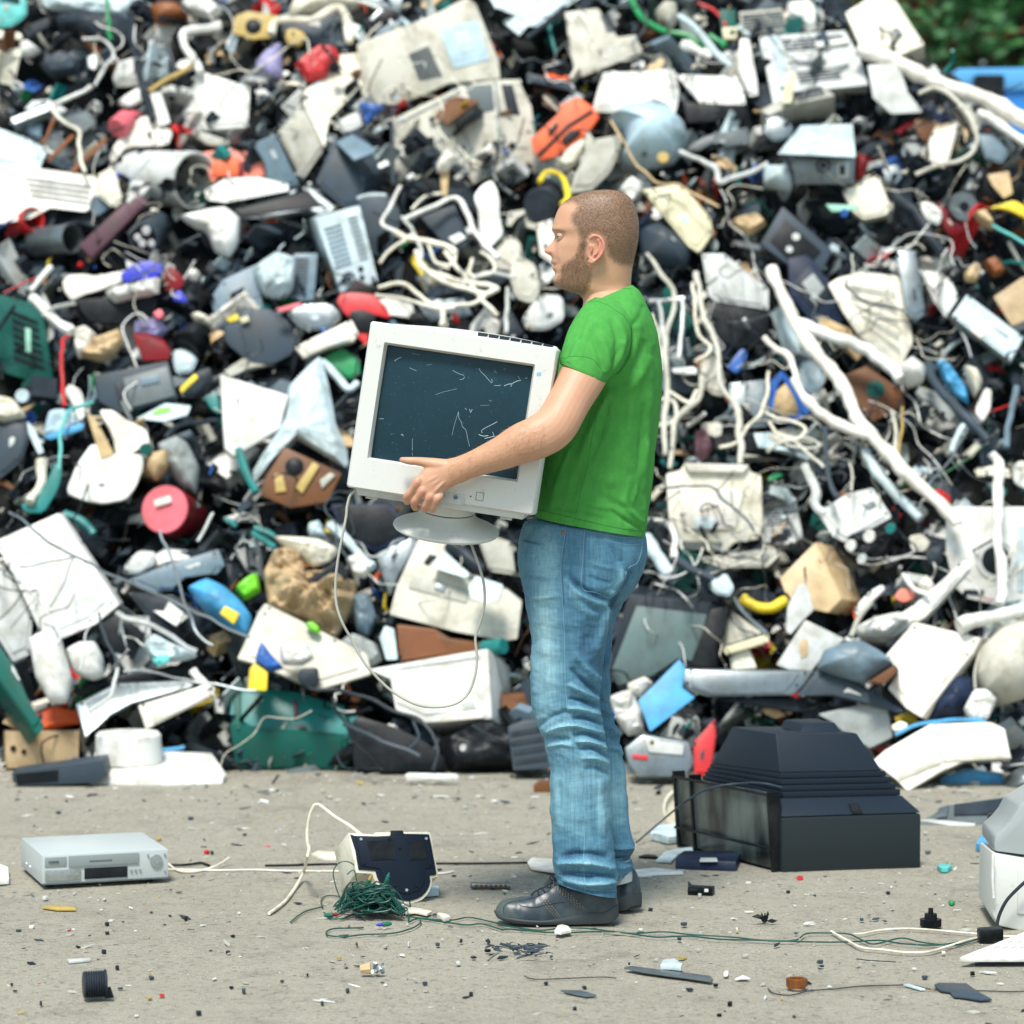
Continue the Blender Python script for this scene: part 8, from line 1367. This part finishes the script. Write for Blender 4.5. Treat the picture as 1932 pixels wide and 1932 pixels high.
B('slate_case', 'long slate case above the face down television', [(1284,1288),(1291,1263),(1536,1266),(1518,1292),(1498,1312),(1335,1315),(1283,1300)], 'dullsteel', (4,-3,.12), z=7, cat='case', bev=.01); B('slate_lid', 'dark slate lid right of the long slate case', [(1502,1314),(1541,1266),(1562,1262),(1650,1306),(1706,1341),(1700,1346),(1616,1324),(1562,1312)], 'slate', (0,2,.12), z=7, cat='lid'); B('dark_slat', 'dark slat under the slate lid', [(1330,1316),(1500,1316),(1560,1332),(1610,1336),(1560,1350),(1480,1342)], 'charcoal', z=6, cat='slat')
B('disc_drive', 'scratched metal disc drive with red strip beside the man\'s shin', [(1178,1412),(1212,1386),(1300,1400),(1312,1440),(1292,1466),(1205,1467),(1185,1440)], 'dullsteel', (0,-4,.15), z=7, cat='disc drive', parts=[('panel',[(1193,1422),(1222,1426),(1222,1434),(1193,1431)],'red',.006,'red_strip'),('panel',[(1215,1395),(1290,1405),(1288,1425),(1225,1420)],'palegrey',.006,'cover'),('disc',(1230,1402),5,'brown','screw')])
B('red_carton', 'bright red carton left of the face down television', [(1308,1400),(1349,1355),(1352,1392),(1342,1450),(1330,1468),(1310,1465)], 'red', (0,0,.1), z=8, cat='carton'); B('grey_bin', 'slate ribbed bin between white microwave and man\'s knee', [(957,1372),(985,1360),(1012,1356),(1022,1366),(1040,1440),(1036,1450),(968,1455)], 'slate', (0,-3,.2), z=6, cat='bin', parts=[('slots',[(962,1378),(1018,1368),(1034,1440),(972,1448)],4,'charcoal','ribs')])
TT = (2, 2)
B('cream_lever', 'cream lever right of the dusty television', [(1570,1030),(1940,915),(1940,990),(1620,1085)], 'yellowed', (0,0,.08), z=7, cat='lever'); B('cream_block', 'cream block under the cream lever', [(1640,1085),(1790,1022),(1855,1190),(1660,1205)], 'cream', z=6, cat='block'); B('grey_plate', 'pale beige plate above the cream lever', [(1570,940),(1650,740),(1905,920),(1700,1000),(1590,1022)], 'beige', z=4, cat='plate')
W('yellow_hose', 'thick yellow hose left of the tan cardboard box', [(1740,640),(1840,700),(1960,710),(2060,660)], 46, 'yellow', z=5, cat='hose', n=12); W('slate_strut', 'slate strut with white plug above the dusty television', [(1240,340),(1360,430),(1500,505)], 42, 'slate', z=6, cat='strut'); Q('white_plug', 'white plug on the slate strut', [(1475,550),(1560,480),(1620,460),(1680,570),(1640,640),(1540,620)], 'iceblue', .05, z=7, cat='plug'); W('steel_rail', 'thin steel rail right of the white plug', [(1640,620),(1780,780),(1920,920)], 24, 'dullsteel', z=6, cat='rail')
B('putty_shelf', 'flat grey shelf under the cream tube monitor', [(1380,350),(1600,320),(1932,275),(2040,310),(1932,420),(1580,422)], 'putty', (0,0,.1), z=4, cat='shelf', pitch=-40); W('white_frame', 'white bent frame behind the man\'s hip', [(1020,65),(1140,70),(1200,150),(1220,350)], 26, 'white', z=4, cat='frame'); W('white_roll', 'white roll behind the man\'s hip', [(1020,200),(1100,330),(1185,470)], 56, 'iceblue', z=5, cat='roll', n=12); B('pink_foam_box', 'mixed pinkish insulation under the slate lid', [(1880,1420),(2060,1400),(2120,1520),(1990,1560),(1900,1520)], 'tan', z=5, cat='insulation')
TT = (3, 2)
B('tan_box', 'tan cardboard box with dark side in the right heap', [(85,500),(360,220),(556,655),(455,762),(160,702)], 'tan', (165,30,.25), z=6, cat='cardboard box', pitch=-25); B('washing_panel', 'white washing machine panel with round black opening', [(1345,-40),(1960,-40),(1960,660),(1700,700),(1500,650),(1400,560),(1340,300)], 'white', (0,0,.15), z=4, cat='machine panel', pitch=-6, parts=[('ring',(1720,365),150,'palegrey','rim'),('disc',(1720,365),128,'black','opening'),('panel',[(1480,585),(1630,590),(1620,630),(1500,620)],'charcoal',.006,'slot'),('panel',[(1880,100),(1930,100),(1925,600),(1880,600)],'iceblue',.006,'seam')])
W('white_trunking', 'wide white trunking below the washing machine panel', [(1420,880),(1650,805),(1990,715)], 70, 'white', z=9, cat='trunking', n=14); B('white_beam', 'long white beam rising toward the washing machine panel', [(640,965),(900,830),(1100,700),(1490,355),(1530,420),(1200,790),(880,975)], 'white', (6,30,.06), z=6, cat='beam')
B('big_white_panel', 'big white square panel at lower right', [(880,1085),(1100,828),(1605,950),(1550,1060),(1160,1555),(1040,1480),(900,1330),(985,1200)], 'warmwhite', (40,20,.08), z=7, cat='panel', pitch=-30); Q('cream_dish', 'large cream dish with dark rim at the right edge', [(1545,1250),(1600,1030),(1750,885),(1932,835),(2060,1000),(2050,1300),(1932,1410),(1760,1455),(1600,1400)], 'beige', .16, z=6, cat='dish', N=90); W('dish_rim', 'dark rim around the cream dish', [(1560,1330),(1555,1200),(1620,1040),(1760,880),(1960,815)], 16, 'putty', z=7, cat='rim')
B('beige_cutout', 'pale beige box with brown stain in front of the tan box', [(60,1155),(280,812),(585,960),(440,1065),(330,1200),(160,1192)], 'palegrey', z=7, cat='box', parts=[('panel',[(230,1010),(260,955),(300,970),(300,1080),(250,1110)],'card',.004,'stain')]); B('pale_fin', 'pale curved fin standing before the tan cardboard box', [(135,900),(150,720),(225,545),(292,540),(350,740),(280,805),(170,930)], 'palegrey', (-8,0,.04), z=8, cat='fin')
Q('blue_cushion', 'blue grey rounded cushion at lower right', [(375,1185),(420,1050),(560,990),(680,970),(850,1060),(945,1150),(740,1292),(560,1255)], 'bluegrey', .08, z=8, cat='cushion'); B('brown_edge', 'brown rim of the blue grey cushion', [(740,1292),(960,1150),(992,1192),(870,1312)], 'brown', z=9, cat='rim'); B('speckled_board', 'speckled grey board behind the face down television', [(370,1525),(890,1408),(942,1700),(770,1785),(560,1655),(480,1585)], 'grey', (4,0,.05), z=6, cat='board')
Q('white_foam', 'white crumbled foam at the far lower right', [(1478,1490),(1520,1400),(1560,1340),(1640,1340),(1722,1420),(1660,1560),(1540,1572)], 'white', .05, .04, z=8, cat='foam'); W('blue_strip', 'sky blue strip along the cream printer top', [(960,1680),(1180,1590),(1500,1560),(1640,1575)], 20, 'skyblue', z=8, cat='strip'); Q('black_pot', 'black pot between white panel and cream dish', [(1210,1450),(1400,1250),(1540,1260),(1600,1450),(1400,1572),(1200,1580)], 'navy', .1, z=5, cat='pot')
Q('coral_cap', 'coral red cap right of the tan cardboard box', [(945,645),(1000,570),(1095,590),(1112,645),(1020,685)], 'coral', .05, z=6, cat='cap'); Q('white_knob', 'round cream knob right of the coral cap', [(1125,550),(1190,482),(1252,560),(1210,615),(1145,605)], 'warmwhite', .05, z=6, cat='knob'); W('white_hook', 'white hook left of the cream knob', [(1020,470),(1100,575),(1215,640)], 24, 'white', z=7, cat='hook'); Q('white_handset', 'white handset above the long white beam', [(640,740),(760,600),(860,545),(890,580),(760,700),(680,790)], 'white', .05, z=6, cat='handset'); W('tan_hose', 'curved grey pipe below the white handset', [(780,690),(690,790),(630,950)], 26, 'putty', z=8, cat='pipe')
Q('cream_capsule', 'cream capsule beside the speckled board', [(928,1612),(1000,1573),(1058,1600),(1042,1642),(950,1652)], 'cream', .04, z=8, cat='capsule'); Q('charcoal_hat', 'charcoal rounded piece left of the washing machine panel', [(1155,400),(1200,280),(1300,268),(1315,380),(1240,485)], 'charcoal', .07, z=4, cat='plastic'); Q('white_foam', 'soft white foam pile above the big white panel', [(650,880),(800,800),(1000,760),(1060,820),(900,960),(700,960)], 'white', .06, .03, z=5, cat='foam'); Q('cream_plate_round', 'beige rounded plate left of the washing machine panel', [(1060,180),(1160,160),(1230,230),(1180,300),(1080,290)], 'beige', .05, z=4, cat='plate')
TT = None
B('cream_printer', 'cream office printer right of the face down television', [(1645,1437),(1670,1415),(1755,1366),(1870,1362),(1896,1375),(1908,1432),(1820,1436),(1772,1458),(1712,1494),(1690,1470)], 'warmwhite', (2,6,.25), z=9, cat='printer', pitch=-26, parts=[('panel',[(1774,1374),(1790,1373),(1800,1434),(1786,1438)],'cream',.006,'latch'),('panel',[(1760,1368),(1768,1366),(1785,1450),(1776,1456)],'palegrey',.003,'seam'),('panel',[(1692,1462),(1780,1428),(1906,1424),(1908,1431),(1782,1438),(1697,1474)],'beige',.005,'lower_seam')])
B('blue_carton', 'dark blue carton under the cream office printer', [(1772,1468),(1825,1450),(1895,1460),(1885,1490),(1830,1500),(1780,1492)], 'skyblue', z=6, cat='carton', pitch=0); B('dark_laptop', 'dark flat laptop shell at the foot of the heap on the right', [(1728,1556),(1785,1519),(1932,1497),(1990,1504),(1990,1535),(1860,1562),(1790,1564)], 'midgrey', (0,7,.05), pitch=-62, z=0, Y=8.42, cat='laptop shell', parts=[('panel',[(1733,1550),(1755,1548),(1840,1556),(1838,1562),(1790,1560)],'palegrey',.006,'hinge_strip'),('panel',[(1800,1520),(1900,1508),(1960,1512),(1890,1538),(1800,1540)],'charcoal',.006,'keyboard_well'),('panel',[(1770,1530),(1790,1524),(1786,1545),(1765,1548)],'dullsteel',.012,'fitting')]); B('black_tray', 'black drawer right of the flat laptop shell', [(1862,1537),(1990,1525),(1990,1568),(1866,1566)], 'black', (0,-4,.12), z=0, Y=8.27, cat='drawer', pitch=0)
Q('red_knob', 'dark red knobs beside the flat laptop shell', [(1717,1500),(1740,1488),(1765,1495),(1760,1512),(1730,1520)], 'darkred', .04, z=6, cat='knob'); Q('steel_pot', 'dull steel pot at the right edge near the ground', [(1885,1500),(1898,1465),(1932,1445),(1990,1450),(1990,1500),(1932,1510)], 'dullsteel', .1, z=7, cat='pot'); W('grey_tube', 'clear bent tube before the dark laptop shell', [(1765,1535),(1800,1512),(1830,1510),(1800,1530)], 6, 'grey', z=9, cat='tube')
# ================================================================ BEHIND THE CREST
bc = empty('blue_container', at(1900, 200, 17.0) + Vector((0, 0, -2)), 'bright blue container behind the crest at the right edge', 'container')
p0, p1 = at(1812, 130, 17), at(2300, 124, 17.6); mb = MB(); up_ = Vector((0, 0, 1)); dpt = Vector((-.2, 2.2, 0)); O = p0 - up_ * 2.4; P1 = p1 - up_ * 2.4
mb.prism([O, P1, P1 + dpt, O + dpt], [p0 - up_ * .12, p1 - up_ * .12, p1 - up_ * .12 + dpt, p0 - up_ * .12 + dpt]); obj('walls', mb, simple('container_blue', (.03, .22, .62), .45), bc, bevel=.02)
mb = MB(); e = Vector((-.03, -.04, 0)); mb.prism([p0 - up_ * .14 + e, p1 - up_ * .14 + e, p1 - up_ * .14 + dpt - e, p0 - up_ * .14 + dpt - e], [p0 + e, p1 + e, p1 + dpt - e, p0 + dpt - e]); obj('lid', mb, simple('container_light_blue', (.12, .42, .80), .4), bc, bevel=.03)
mb = MB(); c = at(1865, 180, 16.95); mb.box(c, Vector((.09, 0, 0)), Vector((0, .06, 0)), Vector((0, 0, .12))); obj('latch', mb, 'black', bc, bevel=.02)
for k in range(5):
    mb = MB(); c = p0.lerp(p1, .15 + k * .18) - up_ * 1.2; mb.box(c, Vector((.05, 0, 0)), Vector((0, .05, 0)), Vector((0, 0, 1.0))); obj('rib', mb, 'container_blue' if False else MATS['container_blue'], bc)
def tree(x, Yd, hgt, rad, seed, label, leafm):
    rnd = random.Random(seed); base = Vector(((x - 966) / F * Yd, Yd, 0)); root = empty('tree', base, label, 'tree', 'trees behind the heap')
    mb = MB(); top = base + Vector((rnd.uniform(-.4, .4), 0, hgt * .8)); mid = base.lerp(top, .5) + Vector((rnd.uniform(-.3, .3), 0, 0)); mb.tube(catmull([base, mid, top], 8), [.22 * (1 - .75 * i / 16) for i in range(17)], 10)
    tips = []
    for k in range(16):
        a = rnd.uniform(0, 2 * pi); s = base.lerp(top, rnd.uniform(.25, .95)); e = s + Vector((cos(a), sin(a), rnd.uniform(.2, .8))) * rad * rnd.uniform(.4, .85); mb.tube([s, (s + e) / 2 + Vector((0, 0, .15)), e], [.07, .045, .015], 6); tips.append(e)
    obj('trunk', mb, 'brown', root, smooth=True); mb = MB(); cl = []
    for k in range(64): 
        u = rnd.uniform(-1, 1); a = rnd.uniform(0, 2 * pi); rr = rad * rnd.uniform(.35, 1.0); cl.append(base + Vector((cos(a) * rr, sin(a) * rr * .8, hgt * (.50 + .5 * u))))
    for c in cl + tips:
        cr = rnd.uniform(.3, .7)
        for q in range(70):
            d = Vector((rnd.gauss(0, 1), rnd.gauss(0, 1), rnd.gauss(0, 1))).normalized() * cr * rnd.random() ** .4; p = c + d; u = Vector((rnd.gauss(0, 1), rnd.gauss(0, 1), rnd.gauss(0, .6))).normalized() * rnd.uniform(.05, .10); w = u.orthogonal().normalized() * .045
            mb.add([p - u, p + w, p + u, p - w], [(0, 1, 2, 3)])
    obj('crown', mb, leafm, root, fix=False)
lf = bpy.data.materials.new('leaf_green'); lf.use_nodes = True; nt = lf.node_tree; b = nt.nodes['Principled BSDF']; tc = nn(nt, 'ShaderNodeTexCoord'); n1 = nn(nt, 'ShaderNodeTexNoise', Scale=1.1, Detail=3.0); nt.links.new(tc.outputs['Object'], n1.inputs['Vector']); r_ = ramp(nt, (.4, (.010, .055, .016)), (.62, (.028, .15, .028))); nt.links.new(n1.outputs['Fac'], r_.inputs[0]); nt.links.new(r_.outputs[0], b.inputs['Base Color']); b.inputs['Roughness'].default_value = .6
for i, (x, Yd, h, r, l) in enumerate([(1560,27,7.2,2.0,'leafy green tree behind the cream cube on the crest'), (1760,25,6.8,1.9,'leafy green tree right of the cream cube'), (1930,26,7.5,2.1,'leafy green tree above the blue container'), (2110,25,7,2.0,'leafy green tree at the far right outside corner'), (1370,30,6.5,2.0,'leafy green tree farthest left behind the heap'), (1850,32,9,2.6,'taller dark tree farther behind the blue container'), (1660,33,9,2.6,'taller dark tree farther behind the cream cube')]): tree(x, Yd, h, r, i + 40, l, lf)
